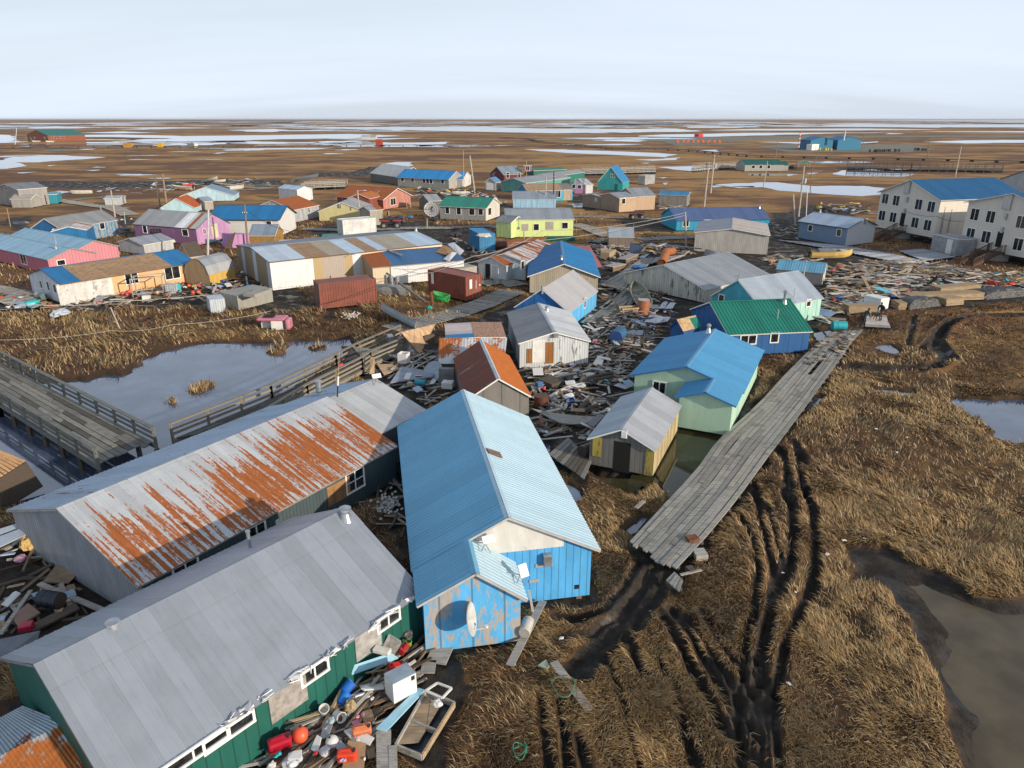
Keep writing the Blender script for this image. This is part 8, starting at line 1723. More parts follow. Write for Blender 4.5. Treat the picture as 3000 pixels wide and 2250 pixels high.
for px, r_, c, lb in (((1010,1505), 7,(0.70,0.08,0.06), 'red buoy at the foot of the peach wall, left'),((1055,1492), 7,(0.72,0.12,0.08), 'orange-red buoy at the foot of the peach wall, middle'),((1040,1515), 6,(0.6,0.04,0.06), 'crimson buoy at the foot of the peach wall, front'),((1530,1445), 6,(0.75,0.12,0.03), 'orange buoy in front of the barn-shaped yellow shed'),((1562,1448), 5,(0.75,0.45,0.02), 'yellow buoy in front of the barn-shaped yellow shed'),((1605,1490), 7,(0.75,0.10,0.03), 'orange buoy on the mud below the barn-shaped shed, right'),((1568,1500), 7,(0.72,0.06,0.03), 'red-orange buoy on the mud below the barn-shaped shed, left'),((1488,1420), 5,(0.55,0.02,0.03), 'dark red buoy at the end of the peach wall'),((1280,1500), 6,(0.6,0.5,0.36), 'cream buoy inside the timber rack'),((1360,1520), 5,(0.6,0.02,0.03), 'red buoy below the white caged tote')): ball(lb, t('A', *px), r_*0.8, c, 0.1)
for px, w_, c, lb in (((1548,1398), 14,(0.7,0.08,0.04), 'orange-red can at the foot of the barn-shaped shed'),((1608,1440), 12,(0.62,0.05,0.03), 'red can between the yellow buoy and the barn-shaped shed'),((1760,1475), 9,(0.7,0.12,0.04), 'orange can far right of the barn-shaped shed'),((2440-340,1525), 14,(0.5,0.03,0.03), 'red can on the mud left of the flat plywood shed')): jerrycan(lb, t('A', *px), w_, c, random.random(),(0,0), 0.1)
barrel('cream propane tank at the corner of the white gable of the peach house', tA(318,1530), 0.3,1.1,(0.45,0.42,0.34), 0.9, True, 0.1); barrel('grey-green drum lying beside the cream propane tank', tA(350,1540), 0.36,0.9,(0.10,0.20,0.20), 0.9, True, 0.1)
boat('small turquoise dinghy upturned in the litter at the left edge', tA(210,1590), tA(325,1568), 1.2,0.4,(0.03,0.45,0.48), None, 0.05,0.1, flip=True, seats=False)
boat('bright green bin-like dinghy beside the red post stump', tB(1690,1560), tB(1575,1540), 1.3,0.7,(0.04,0.45,0.10),(0.05,0.3,0.08), 0.1,0.2); bundle('green cloth snagged at the foot of the red post stump', tB(1545,1625), 20,18,(0.03,0.32,0.24), 0.05, name='cloth_bundle', cat='cloth')
bundle('bright blue tarp lump on the mud left of the big dish', tB(1390,880), 18,7,(0.02,0.22,0.55), 0.05, name='tarp', cat='tarp'); bundle('white rubbish heap on top of the blue container', tB(1985,1035), 44,14,(0.55,0.55,0.52), 2.6, name='rubbish_heap', cat='rubbish')
barrel('black heating-oil tank on a wooden stand in front of the purple house', tA(1265,1020), 0.5,1.4,(0.03,0.02,0.02), 1.57, True, 1.6, name='fuel_tank', cat='tank')
_o = on_z(tA(1245,1105)); _r = empty('tank_stand', _o, 0, 'wooden stand with a pallet below the black tank of the purple house', 'stand')
for x in (0,1.2):
    for y in (0,0.7): mb = MB(); mb.bar((x, y, 0),(x, y, 1.6), 0.16); mb.build('leg', m_brown, _r)
mb = MB(); mb.box((-0.1,-0.1,1.601),(1.3,0.9,1.68)); mb.build('top', m_brown, _r); mb = MB(); mb.box((0.9,-0.5,0),(2.0,-0.4,1.2)); mb.build('pallet', m_grey, _r)
barrel('red-brown rusted tank lying below the lime house beside the blue container', tB(2120,1140), 0.7,2.0,(0.12,0.045,0.03), 1.4, True, 0.0, name='fuel_tank', cat='tank'); sheet('roof_sheet', 'low rusty brown flat roof between the lime house and the rust-patched shed', 'roof', [tC(230,1065), tC(560,1040), tC(520,1075), tC(240,1110)], [1.6,1.6,1.4,1.4], r_rust, 0.12); sheet('roof_sheet', 'long dark brown roof strip left of the rust-stained white shed roof', 'roof', [tC(-20,1205), tC(345,1098), tC(300,1140), tC(30,1225)], [1.9,1.9,1.8,1.8], PN((0.10,0.045,0.03), 0.8), 0.15)
solid('shed', 'tilted lilac-pink shed wall with a dark roof beside the torn-open golden shed', 'shed', tX(1280,800), tX(1535,760), 2.6,2.1, WL((0.46,0.24,0.46), 0.03, per=2.0), 0.0,0.0,0.12)
sheet('roof_sheet', 'dark board roof sliding off the tilted lilac-pink shed', 'roof', [tX(1185,800), tX(1270,790), tX(1320,600), tX(1290,620)], [0.2,0.2,2.3,2.3], m_dkwood, 0.08); sheet('green_sheet', 'dark green roofing sheets lying left of the white container', 'metal sheet', [tB(665,1042), tB(825,1035), tB(830,1008), tB(680,1012)], [0.2]*4, PN((0.02,0.20,0.16), 0.5), 0.05)
sheet('white_strip', 'long white metal strip lying before the striped warehouse roof', 'metal sheet', [tB(310,1085), tB(490,1072), tB(485,1055), tB(330,1062)], [0.6,0.6,0.7,0.7], m_white, 0.05)
# far things on the right
def drum_row(px0, px1, n, grp, label, col, z=0.0):
    a, b = on_z(px0), on_z(px1); proto = None
    for i in range(n):
        p = a + (b-a)*(i/(n-1)) + Vector((0, random.uniform(-4,4), 0))
        if proto is None: proto = barrel(label, project(p), 0.55,1.5, col, 0, False, 0.0, name='fuel_drum', cat='drum', group=grp); o = proto
        else: o = copy_tree(proto)
        o.location = (p.x, p.y, z)
drum_row(tD(975,348), tD(1190,342), 20, 'dark drums in the far row', 'dark fuel drum in the far row beyond the cream buildings', (0.03,0.022,0.02)); drum_row(tD(560,332), tD(640,336), 8, 'yellow bollards at the hangars', 'yellow bollard post in front of the teal hangars', (0.55,0.42,0.05))
drum_row(tD(1330,332), tD(1430,338), 8, 'dark drums right of the far row', 'dark drum in the small group right of the far drum row', (0.04,0.03,0.03))
solid('tank', 'white fuel tank box in front of the left teal hangar', 'tank', tD(490,334), tD(548,332), 4.0,3.6, m_white, 0.0,0.2); barrel('long white fuel tank lying in front of the right teal hangar', tD(755,328), 1.7,12.0,(0.6,0.6,0.56), 1.57, True, 0.0, name='fuel_tank', cat='tank')
_p = None
for i in range(18):
    px = t('C', 1615 + (i % 9)*41 + random.uniform(-8,8), 262 + (i//9)*9 + random.uniform(-2,2)); P = on_z(px)
    if _p is None: _p = solid('fish_crate', 'bright orange crate in the far rows on the gravel pad', 'crate', px, (px[0]+6, px[1]), 2.0,1.3, PN((0.62,0.12,0.03), 0.5), 0.0,0.05, group='orange crates on the far gravel pad'); o = _p
    else: o = copy_tree(_p)
    o.location = P
solid('boat_cabin', 'tiny bright red box standing in the far pond beyond the orange crates', 'box', tC(1788,217), tC(1825,215), 5.0,2.0, PN((0.6,0.02,0.03)), 0.0); 
_o = on_z(tD(380,470)); _r = empty('canopy', _o, 0, 'small dark green canopy roof over equipment beside the far green-roofed house', 'canopy'); _r.scale = (0.55,)*3; mb = MB(); mb.rings([[Vector((0,0,3.4)), Vector((9,0,3.0)), Vector((9,5,3.0)), Vector((0,5,3.4))], [Vector((0.5,0,3.6)), Vector((6,0,4.6)), Vector((6,5,4.6)), Vector((0.5,5,3.6))]]); mb.build('roof', r_green, _r)
for x in (0.5,8.5):
    for y in (0.3,4.7): mb = MB(); mb.bar((x, y, 0),(x, y, 3.1), 0.25); mb.build('post', m_grey, _r)
bundle('dark covered machine under the edge of the small green canopy', tD(340,485), 28,14,(0.03,0.03,0.035), 0.0, name='covered_machine', cat='machine')
solid('excavator', 'tiny yellow machine far off on the marsh boardwalk at left', 'machine', tA(1272,310), tA(1318,310), 3.0,3.0, PN((0.55,0.34,0.02)), 0.2,0.3)
# gravel pad under the hangars and runway strip
for pts, nm in (([tC(560,240), tC(1300,228), tC(2212,222), tD(900,214), tD(2300,210), tD(2300,224), tD(1000,226), tD(0,250), tC(1700,280), tC(2212,285), tC(1600,292), tC(1500,262), tC(700,250)], 'gravel_runway'),([tD(40,300), tD(400,275), tD(850,290), tD(1300,285), tD(1480,320), tD(1300,345), tD(900,348), tD(300,345)], 'gravel_pad')):
    pl = gpoly(pts); q = rough_outline(pl, 3.0); bm = bmesh.new(); vs = [bm.verts.new((p[0], p[1], 0.03)) for p in q]; f = bm.faces.new(vs); bmesh.ops.triangulate(bm, faces=[f]); me = bpy.data.meshes.new(nm); bm.to_mesh(me); bm.free()
    for p in me.polygons:
        if p.normal.z < 0: p.flip()
    me.materials.append(PN((0.155,0.16,0.125), 0.9,0,0.12,0.05, 'gravel')); o = bpy.data.objects.new(nm, me); COL.objects.link(o); tag(o, None, None, None, 'structure')
# ---------------------------------------------------------------- all-terrain vehicle
def atv(label, px, yaw, col, sc=1.0):
    P = on_z(px, 0.0); r = place('quad_bike', label, 'quad bike', P, yaw); r.scale = (sc,)*3
    for x in (-0.62,0.62):
        for y in (-0.42,0.42):
            b = MB(); b.tube((x, y-0.13,0.32),(x, y+0.13,0.32), 0.32, n=16); w_ = b.build('wheel', m_black, r, bevel=0.04); k = MB(); k.tube((x, y-0.14,0.32),(x, y+0.14,0.32), 0.15, n=12); k.build('rim', m_galv, w_)
    b = MB(); b.box((-0.8,-0.25,0.42),(0.8,0.25,0.68)); b.build('chassis', m_black, r, bevel=0.05)
    for x in (-0.62,0.62): b = MB(); b.prism([(x-0.42,-0.55),(x+0.42,-0.55),(x+0.36,0.55),(x-0.36,0.55)], 0.68,0.78); b.build('fender', plast(col), r, bevel=0.05)
    b = MB(); b.box((-0.45,-0.17,0.79),(0.25,0.17,0.9)); b.build('seat', m_black, r, bevel=0.05); b = MB(); b.bar((0.4,0,0.75),(0.32,0,1.08), 0.07); b.bar((0.32,-0.38,1.1),(0.32,0.38,1.1), 0.05); b.build('handlebar', m_black, r)
    for x in (-0.75,0.75):
        b = MB(); 
        for y in (-0.4,-0.13,0.13,0.4): b.bar((x-0.28, y, 0.86),(x+0.28, y, 0.86), 0.03)
        b.bar((x-0.28,-0.4,0.86),(x-0.28,0.4,0.86), 0.03); b.bar((x+0.28,-0.4,0.86),(x+0.28,0.4,0.86), 0.03); b.build('rack', m_black, r)
    return r
atv('red quad bike parked on the walkway right of the white container', tB(1230,965), 0.15,(0.42,0.02,0.025), 1.9); atv('dark maroon quad bike on the walkway below the tan plywood house', tC(1285,890), 0.1,(0.25,0.015,0.03), 1.5); atv('blue quad bike behind the red one', tB(1285,925), 1.2,(0.02,0.06,0.3), 1.4)
for px, s_, lb in (((1760,1025), 0, 'black snow machine lying left of the blue container'),((1590,900), 1, 'heap of dark machine parts right of the big dish')): bundle(lb, t('B', *px), 44 - 16*s_, 14,(0.03,0.03,0.035), 0.05, name='machine', cat='machine')
# ---------------------------------------------------------------- people and dogs
def skin(name, verts, edges, mat, parent, root_i=0, sub=2):
    me = bpy.data.meshes.new(name); me.from_pydata([v[:3] for v in verts], edges, []); o = bpy.data.objects.new(name, me); COL.objects.link(o); o.parent = parent
    md = o.modifiers.new('skin', 'SKIN'); sv = me.skin_vertices[0].data if me.skin_vertices else None
    if sv is None:
        bm = bmesh.new(); bm.from_mesh(me); bm.verts.layers.skin.verify(); bm.to_mesh(me); bm.free(); sv = me.skin_vertices[0].data
    for i, v in enumerate(verts): sv[i].radius = (v[3], v[4] if len(v) > 4 else v[3]); sv[i].use_root = (i == root_i)
    s = o.modifiers.new('sub', 'SUBSURF'); s.levels = sub; s.render_levels = sub; me.materials.append(mat); 
    for p in me.polygons: p.use_smooth = True
    return o
m_skin = PN((0.30,0.17,0.11), 0.6)
def person(label, px, yaw, jacket, trousers, hat, hatc, carry=None, lean=0.12, z=0.3):
    r = place('person', label, 'person', on_z(px, z), yaw)
    # facing +x; one continuous body: pelvis, spine, neck, head, arms, legs
    V = [(0,0,0.92,0.15,0.13),(0.02 + lean*0.4,0,1.15,0.15,0.13),(0.05 + lean, 0,1.38,0.17,0.14),(0.08 + lean*1.2,0,1.51,0.06),(0.11 + lean*1.35,0,1.60,0.085,0.08),(0.12 + lean*1.4,0,1.68,0.08),
         (0.04 + lean, 0.20,1.42,0.07),(-0.04 + lean, 0.27,1.16,0.055),(0.10 + lean, 0.27,0.94,0.042),(0.04 + lean, -0.20,1.42,0.07),(0.12 + lean, -0.27,1.17,0.055),(0.22 + lean, -0.25,0.97,0.042),
         (0.0,0.10,0.86,0.10),(0.16,0.11,0.50,0.07),(0.05,0.11,0.10,0.05),(0.18,0.12,0.05,0.045),(0.0,-0.10,0.86,0.10),(-0.04,-0.11,0.50,0.07),(-0.26,-0.11,0.12,0.05),(-0.15,-0.12,0.05,0.045)]
    E = [(0,1),(1,2),(2,3),(3,4),(4,5),(2,6),(6,7),(7,8),(2,9),(9,10),(10,11),(0,12),(12,13),(13,14),(14,15),(0,16),(16,17),(17,18),(18,19)]
    skin('body', V, E, trousers, r)
    J = [(0,0,0.86,0.175,0.15),(0.02 + lean*0.4,0,1.15,0.18,0.155),(0.05 + lean, 0,1.38,0.20,0.165),(0.07 + lean*1.1,0,1.47,0.09),(0.04 + lean, 0.21,1.42,0.09),(-0.04 + lean, 0.275,1.16,0.075),(0.09 + lean, 0.27,0.97,0.06),(0.04 + lean, -0.21,1.42,0.09),(0.12 + lean, -0.275,1.17,0.075),(0.21 + lean, -0.25,1.0,0.06)]
    skin('jacket', J, [(0,1),(1,2),(2,3),(2,4),(4,5),(5,6),(2,7),(7,8),(8,9)], jacket, r)
    hx = 0.115 + lean*1.38; f = MB(); f.lathe([(0.005,1.545),(0.05,1.56),(0.082,1.62),(0.085,1.66),(0.07,1.70)], 12,0, Matrix.Translation((hx + 0.025,0,0))); f.tube((hx + 0.10,0,1.63),(hx + 0.125,0,1.615), 0.014,0.018, n=6); f.build('face', m_skin, r, smooth=True)
    h = MB(); h.lathe([(0.094,1.645),(0.102,1.67),(0.095,1.73),(0.06,1.775),(0.008,1.79)], 14,0, Matrix.Translation((hx - 0.005,0,0))); h.build(hat, hatc, r, smooth=True)
    for s, (x, y, z_) in ((1,(0.11 + lean, 0.27,0.92)),(-1,(0.23 + lean, -0.25,0.95))):
        g = MB(); g.box((x-0.035, y-0.02, z_-0.10),(x+0.035, y+0.02, z_)); 
        for k in range(4): g.bar((x-0.03+0.02*k, y, z_-0.10),(x-0.02+0.02*k, y-0.01*s, z_-0.165-0.008*(k in (1,2))), 0.016)
        g.bar((x+0.035, y, z_-0.04),(x+0.06, y-0.02*s, z_-0.10), 0.018); g.build('hand', m_skin, r)
    for y, x, z_ in ((0.115,0.14,0.04),(-0.115,-0.18,0.05)):
        b = MB(); b.box((x-0.12, y-0.05, z_-0.045),(x+0.15, y+0.05, z_+0.06)); b.build('boot', m_black, r, bevel=0.03)
    if carry:
        bundle_ = bundle(carry, px, 12,16,(0.62,0.60,0.66), 1.0, name='sack', cat='sack'); bundle_.location = r.matrix_basis @ Vector((0.05,-0.36,0.50))
    return r
_bl = PN((0.018,0.022,0.022), 0.8); _pl = PN((0.02,0.022,0.035), 0.8)
person('person in dark jacket and cap bending over at the end of the boardwalk', U_(522,775), 0.25, PN((0.02,0.035,0.035), 0.8), _bl, 'cap', _bl, lean=0.22)
person('person in a dark jacket and blue knit hat walking with a pale sack', U_(712,705), 3.6, _pl, PN((0.05,0.05,0.065), 0.8), 'knit_hat', PN((0.02,0.025,0.16), 0.8), carry='pale lilac sack held by the person in the blue knit hat', lean=0.10)
def dog(label, px, yaw, col, z=0.3, sc=1.0, tailup=True):
    r = place('dog', label, 'dog', on_z(px, z), yaw); r.scale = (sc,)*3; m = PN(col, 0.85,0,0.35,3.0, 'dog fur')
    V = [(-0.26,0,0.50,0.10,0.11),(0.0,0,0.50,0.09,0.12),(0.22,0,0.52,0.11,0.15),(0.36,0,0.64,0.075,0.08),(0.45,0,0.74,0.075,0.07),(0.56,0,0.71,0.04,0.035),(0.62,0,0.70,0.03,0.025),
         (-0.36,0,0.56,0.035),(-0.48,0,0.70 if tailup else 0.42,0.035),(-0.46,0,0.82 if tailup else 0.34,0.025)]
    E = [(0,1),(1,2),(2,3),(3,4),(4,5),(5,6),(0,7),(7,8),(8,9)]
    for s in (1,-1):
        k = len(V); V += [(0.22 + 0.04*s, 0.085*s, 0.40,0.05),(0.20 + 0.05*s, 0.09*s, 0.22,0.032),(0.23 + 0.06*s, 0.09*s, 0.04,0.028)]; E += [(2, k),(k, k+1),(k+1, k+2)]
        k = len(V); V += [(-0.22 + 0.05*s, 0.09*s, 0.40,0.065),(-0.18 + 0.05*s, 0.09*s, 0.30,0.045),(-0.34 + 0.05*s, 0.09*s, 0.18,0.028),(-0.30 + 0.05*s, 0.09*s, 0.04,0.028)]; E += [(0, k),(k, k+1),(k+1, k+2),(k+2, k+3)]
    skin('body', V, E, m, r, 1)
    for s in (1,-1): q = MB(); q.add([(0.42,0.03*s, 0.80),(0.46,0.07*s, 0.79),(0.43,0.055*s, 0.89),(0.40,0.06*s, 0.79)], [(0,1,2),(1,3,2),(3,0,2),(0,3,1)]); q.build('ear', m, r)
    q = MB(); q.tube((0.635,0,0.715),(0.655,0,0.713), 0.018, n=8); q.build('nose', m_black, r); return r
dog('brown dog with pale legs standing between the two people', U_(655,715), -1.3,(0.16,0.085,0.035), 0.3,1.35, False); dog('orange-tan dog with a raised tail at the left end of the debris field', (2262,778), 3.4,(0.42,0.19,0.06), 0.25,1.1)
# ---------------------------------------------------------------- scattered lumber
rg = random.Random(21); PL = []
WM = [m_grey, m_brown, m_tan, m_dkwood, wood_mat((0.56,0.54,0.50), name='bleached board')]; WN = ['grey', 'brown', 'tan', 'dark wet', 'bleached']
def zone(name, poly, n, L=(0.6,2.6), W=(0.07,0.22), heap=0.5, ang=None, spread=3.14, mix=(3,2,1,3,2), tilt=0.18):
    pl = gpoly(poly); lo, hi = pl.min(0), pl.max(0); c = 0; tries = 0
    while c < n and tries < n*60:
        tries += 1; p = np.array([rg.uniform(lo[0], hi[0]), rg.uniform(lo[1], hi[1])])
        s = poly_sdf(p[None], pl)[0]
        if s > 0 or any(poly_sdf(p[None], np.array(q))[0] < -0.1 for q in FOOT if abs(q[0][0]-p[0]) < 25 and abs(q[0][1]-p[1]) < 25): continue
        h = heap*min(1,-s/3.0)*rg.random(); a = rg.uniform(-1,1)*spread + (ang or 0); l = rg.uniform(*L)*rg.choice((0.6,1,1,1.25)); w_ = rg.uniform(*W)
        PL.append((name, rg.choices(range(5), mix)[0], (p[0], p[1], 0.08 + h), l, w_, rg.uniform(0.03,0.07), a, rg.uniform(-1,1)*tilt, rg.uniform(-1,1)*0.25)); c += 1
zM = [M_(-700,1700), M_(-300,1150), M_(150,800), M_(620,500), M_(1130,180), M_(1330,200), M_(1400,480), M_(1000,1000), M_(830,1200), M_(720,1750)]
zone('in the heap below the green wall', zM, 120,(0.8,3.2),(0.06,0.14), 0.6,0.85,0.5,(3,3,2,3,1))
zone('in the dark gap beside the sky-blue house', [tF(1140,1480), tF(1310,1300), tJ(1010,0), tJ(1030,330), tJ(800,60)], 20,(0.8,2),(0.06,0.14), 0.3)
zone('in the shadow left of the grey gable wall', [tZ(-100,150), tZ(200,120), tZ(300,330), tZ(700,600), tZ(250,830), tZ(-100,980)], 50,(0.5,2),(0.06,0.2), 0.25, mix=(2,3,1,4,1))
zone('in the wreckage behind the grey roof extension', [P_(0,880), P_(420,600), P_(1000,520), P_(1400,500), P_(1720,450), P_(1750,1000), P_(2050,1230), P_(1560,1500), P_(1200,1300), P_(900,1000), P_(600,900)], 130,(0.6,2.6),(0.07,0.2), 0.6, mix=(4,2,1,2,3))
zC_ = [O_(100,480), O_(400,500), O_(830,470), O_(900,200), O_(700,-50), O_(1000,-200), O_(1500,-60), O_(1750,100), O_(1640,180), O_(1330,600), O_(1390,830), O_(1250,820), O_(880,1330), O_(880,1500), O_(550,1350), O_(250,1450), O_(150,1200), O_(130,900)]
zone('in the centre wreckage beside the yellow shed', zC_, 560,(0.35,2.3),(0.07,0.25), 0.6, mix=(5,2,0.5,4,2))
zone('in the wreckage around the torn walkways', [Q_(0,1350), Q_(300,850), Q_(480,950), Q_(900,600), Q_(1250,1060), Q_(1230,1250), Q_(1080,1480), Q_(800,1659), Q_(200,1659)], 260,(0.5,2.8),(0.08,0.24), 0.5, mix=(4,3,0.6,5,1.5))
zone('in the litter above the long deck', [Q_(0,230), Q_(380,180), Q_(900,260), Q_(1650,320), Q_(1500,420), Q_(1000,400), Q_(600,620), Q_(330,620), Q_(220,380)], 190,(0.6,3),(0.1,0.3), 0.6, mix=(3,3,3,2,3))
zone('in the big debris field at right', [U_(130,180), U_(600,100), U_(1100,110), U_(1800,230), U_(2300,240), U_(2300,400), U_(1780,400), U_(1330,380), U_(990,500), U_(880,560), U_(720,500), U_(540,640), U_(60,760), U_(130,600), U_(130,350)], 720,(0.8,4.6),(0.12,0.42), 0.9, mix=(3,2,6,2,4))
zone('in front of the frosty walkway', [tD(130,1180), tD(450,1190), tD(600,1260), tD(260,1300), tD(100,1240)], 60,(0.8,3.5),(0.15,0.4), 0.4, mix=(3,2,3,1,2))
zone('on the mud before the peach house', [tA(0,1500), tA(240,1540), tA(500,1600), tA(900,1500), tA(1500,1400), tA(2000,1330), tA(2212,1450), tA(1900,1500), tA(1600,1580), tA(0,1659)], 170,(0.6,3),(0.1,0.3), 0.3, mix=(3,3,2,3,2))
zone('around the blue container', [tB(1700,1000), tB(1860,1100), tB(2212,1150), tB(1900,1420), tB(1620,1430)], 60,(0.8,3),(0.12,0.3), 0.3)
zone('in the scrap behind the sea-green roofed house', [tB(1420,650), tB(1900,660), tB(2212,740), tB(2150,800), tB(1640,700), tB(1430,740)], 110,(0.8,4),(0.2,0.6), 0.6, mix=(3,2,2,2,4))
zone('in the scrap beside the teal A-frame house', [tC(780,640), tC(980,600), tC(1000,700), tC(860,740)], 40,(0.8,3),(0.2,0.5), 0.5)
zone('in the scrap behind the slate-blue house', [tD(480,780), tD(950,770), tD(1000,860), tD(560,830)], 70,(0.8,3),(0.15,0.4), 0.5, mix=(2,2,1,4,2))
zone('in the scrap left of the slate-blue house', [tD(150,960), tD(380,950), tD(380,1060), tD(160,1060)], 40,(0.8,3),(0.15,0.4), 0.5, mix=(2,2,1,4,2))
zone('on the long boardwalk', [(2120,1300),(2240,1180),(2370,1040),(2440,980),(2510,975),(2440,1080),(2330,1230),(2210,1390)], 60,(0.25,0.9),(0.08,0.3), 0.0, mix=(2,3,1,6,1)); PL[-60:] = [(a, b, (c[0], c[1], 0.37), *d) for a, b, c, *d in PL[-60:]]
zone('against the grey shed with the blue sheet roof', [tC(1490,740), tC(1680,760), tC(1640,850), tC(1500,800)], 40,(1,5),(0.2,0.5), 0.9,0.4,0.5, mix=(2,2,2,2,4))
zone('on the riverbank at left', [tA(500,640), tA(1200,640), tA(2100,560), tA(2212,600), tA(1200,690)], 60,(1.5,5),(0.2,0.6), 0.2, mix=(2,2,1,2,5))
def psize(p): return p[3]*math.sqrt(p[4])/ (p[2][0]**2 + p[2][1]**2 + CAMH**2)
PL.sort(key=psize, reverse=True); meshes = {}
def unit_plank(mi, k):
    if (mi, k) not in meshes:
        b = MB(); r2 = random.Random(mi*7 + k); rows = []
        for i in range(5): f = i/4 - 0.5; w_ = r2.uniform(-0.05,0.05); e = r2.uniform(-0.06,0.06)*(i in (0,4)); rows.append([Vector((f + e*0.3, y, z + w_*2)) for y, z in ((-.5,-.5),(.5,-.5),(.5,.5),(-.5,.5))]); rows[-1][1].x += e*0.4
        b.rings(rows); meshes[(mi, k)] = b.mesh('plank', WM[mi])
    return meshes[(mi, k)]
rest = MB()
for i, (zn, mi, P, l, w_, th, a, tl, rl) in enumerate(PL):
    if i < 300:
        o = bpy.data.objects.new('plank', unit_plank(mi, i % 3)); COL.objects.link(o); o.location = P; o.rotation_euler = (rl, tl, a); o.scale = (l, w_, th)
        tag(o, 'loose ' + WN[mi] + ' plank ' + zn, 'plank', WN[mi] + ' planks ' + zn)
    else:
        Mx = Matrix.Translation(P) @ Euler((rl, tl, a)).to_matrix().to_4x4(); rest.box((-l/2,-w_/2,-th/2),(l/2, w_/2, th/2), mi, Mx)
o = rest.build('lumber_debris', WM); tag(o, 'splintered planks and lath strewn through the wreckage', 'debris', None, 'stuff'); print('PLANKS', len(PL))
# broken sheets and bright litter, each its own object
SH = {}; SM = {'white': PN((0.62,0.63,0.64), 0.5,0,0.1,1.0, 'white sheet'), 'plywood': ply_mat((0.42,0.29,0.18)), 'grey metal': PN((0.33,0.36,0.41), 0.45,0.4), 'pale blue': PN((0.34,0.44,0.58), 0.5), 'dark': PN((0.06,0.055,0.055), 0.7), 'pinkish tan': PN((0.50,0.36,0.26), 0.8), 'blue': PN((0.03,0.14,0.36), 0.6)}
def sheets(name, poly, n, size, kinds, heap=0.5):
    pl = gpoly(poly); lo, hi = pl.min(0), pl.max(0); c = 0; tr = 0
    while c < n and tr < 4000:
        tr += 1; p = np.array([rg.uniform(lo[0], hi[0]), rg.uniform(lo[1], hi[1])])
        if poly_sdf(p[None], pl)[0] > 0 or any(poly_sdf(p[None], np.array(q))[0] < 0.2 for q in FOOT if abs(q[0][0]-p[0]) < 25 and abs(q[0][1]-p[1]) < 25): continue
        k = rg.choice(kinds)
        if k not in SH:
            b = MB(); b.rings([[Vector((x, y, 0.5*z + w_)) for x, y, w_ in ((-.5,-.5,0),(.1,-.52,.6),(.5,-.46,0),(.5,.3,0.8),(.38,.5,0.2),(-.5,.46,0))] for z in (-1,1)]); SH[k] = b.mesh('sheet', SM[k])
        o = bpy.data.objects.new('scrap_sheet', SH[k]); COL.objects.link(o); s = rg.uniform(*size); o.scale = (s*rg.uniform(0.8,1.8), s*rg.uniform(0.5,0.9), 0.04); o.location = (p[0], p[1], 0.15 + heap*rg.random()); o.rotation_euler = (rg.uniform(-.35,.35), rg.uniform(-.3,.3), rg.random()*6.28)
        tag(o, 'broken ' + k + ' sheet ' + name, 'sheet', k + ' sheets ' + name); c += 1
AL = ['white', 'plywood', 'grey metal', 'pinkish tan', 'dark', 'pale blue']
sheets('in the big debris field at right', [U_(150,200), U_(600,130), U_(1100,150), U_(1800,260), U_(2200,270), U_(2200,380), U_(1330,380), U_(990,470), U_(540,600), U_(120,700), U_(140,400)], 75,(0.6,1.9), AL + ['plywood', 'pinkish tan', 'white'])
sheets('in the centre wreckage beside the yellow shed', zC_, 40,(0.3,0.9), ['white', 'grey metal', 'dark', 'pale blue', 'plywood'], 0.4)
sheets('in the wreckage around the torn walkways', [Q_(0,1350), Q_(480,950), Q_(900,700), Q_(1250,1060), Q_(1080,1480), Q_(200,1600)], 34,(0.4,1.2), ['white', 'grey metal', 'dark', 'pale blue', 'pale blue'], 0.3)
sheets('in the litter above the long deck', [Q_(0,230), Q_(380,180), Q_(900,260), Q_(1500,330), Q_(1000,400), Q_(600,600), Q_(250,450)], 26,(0.5,1.5), AL, 0.4)
sheets('on the mud before the peach house', [tA(0,1500), tA(500,1600), tA(900,1500), tA(1500,1400), tA(2100,1400), tA(1600,1560), tA(0,1640)], 24,(0.4,1.2), ['white', 'plywood', 'pale blue', 'dark', 'grey metal'], 0.2)
sheets('in the wreckage behind the grey roof extension', [P_(600,800), P_(1400,520), P_(1720,500), P_(1750,1000), P_(1500,1400), P_(950,1000)], 14,(0.3,0.9), ['white', 'grey metal', 'plywood', 'pale blue'])
sheets('in the scrap behind the sea-green roofed house', [tB(1420,650), tB(1900,670), tB(2150,780), tB(1640,700)], 20,(0.6,1.8), AL, 0.5); sheets('in the heap below the green wall', zM, 12,(0.25,0.55), ['white', 'plywood', 'grey metal'], 0.4); sheets('on the riverbank at left', [tA(500,640), tA(2100,570), tA(2212,600), tA(900,680)], 14,(1.0,2.5), ['white', 'pale blue', 'grey metal'], 0.1)
sheets('in the scrap behind the slate-blue house', [tD(480,780), tD(950,770), tD(1000,860), tD(560,830)], 14,(0.6,1.6), ['white', 'dark', 'blue', 'grey metal'], 0.4); sheets('in the shadow left of the grey gable wall', [tZ(0,200), tZ(250,330), tZ(600,600), tZ(250,800), tZ(0,900)], 10,(0.25,0.5), ['white', 'plywood', 'pale blue'], 0.2)
LC = {'red': (0.55,0.03,0.03), 'blue': (0.02,0.13,0.5), 'white': (0.65,0.65,0.64), 'orange': (0.68,0.15,0.03), 'turquoise': (0.03,0.4,0.45), 'black': (0.02,0.02,0.022), 'yellow': (0.6,0.42,0.04), 'pink': (0.6,0.2,0.33), 'lilac': (0.42,0.36,0.55)}
LM = {}
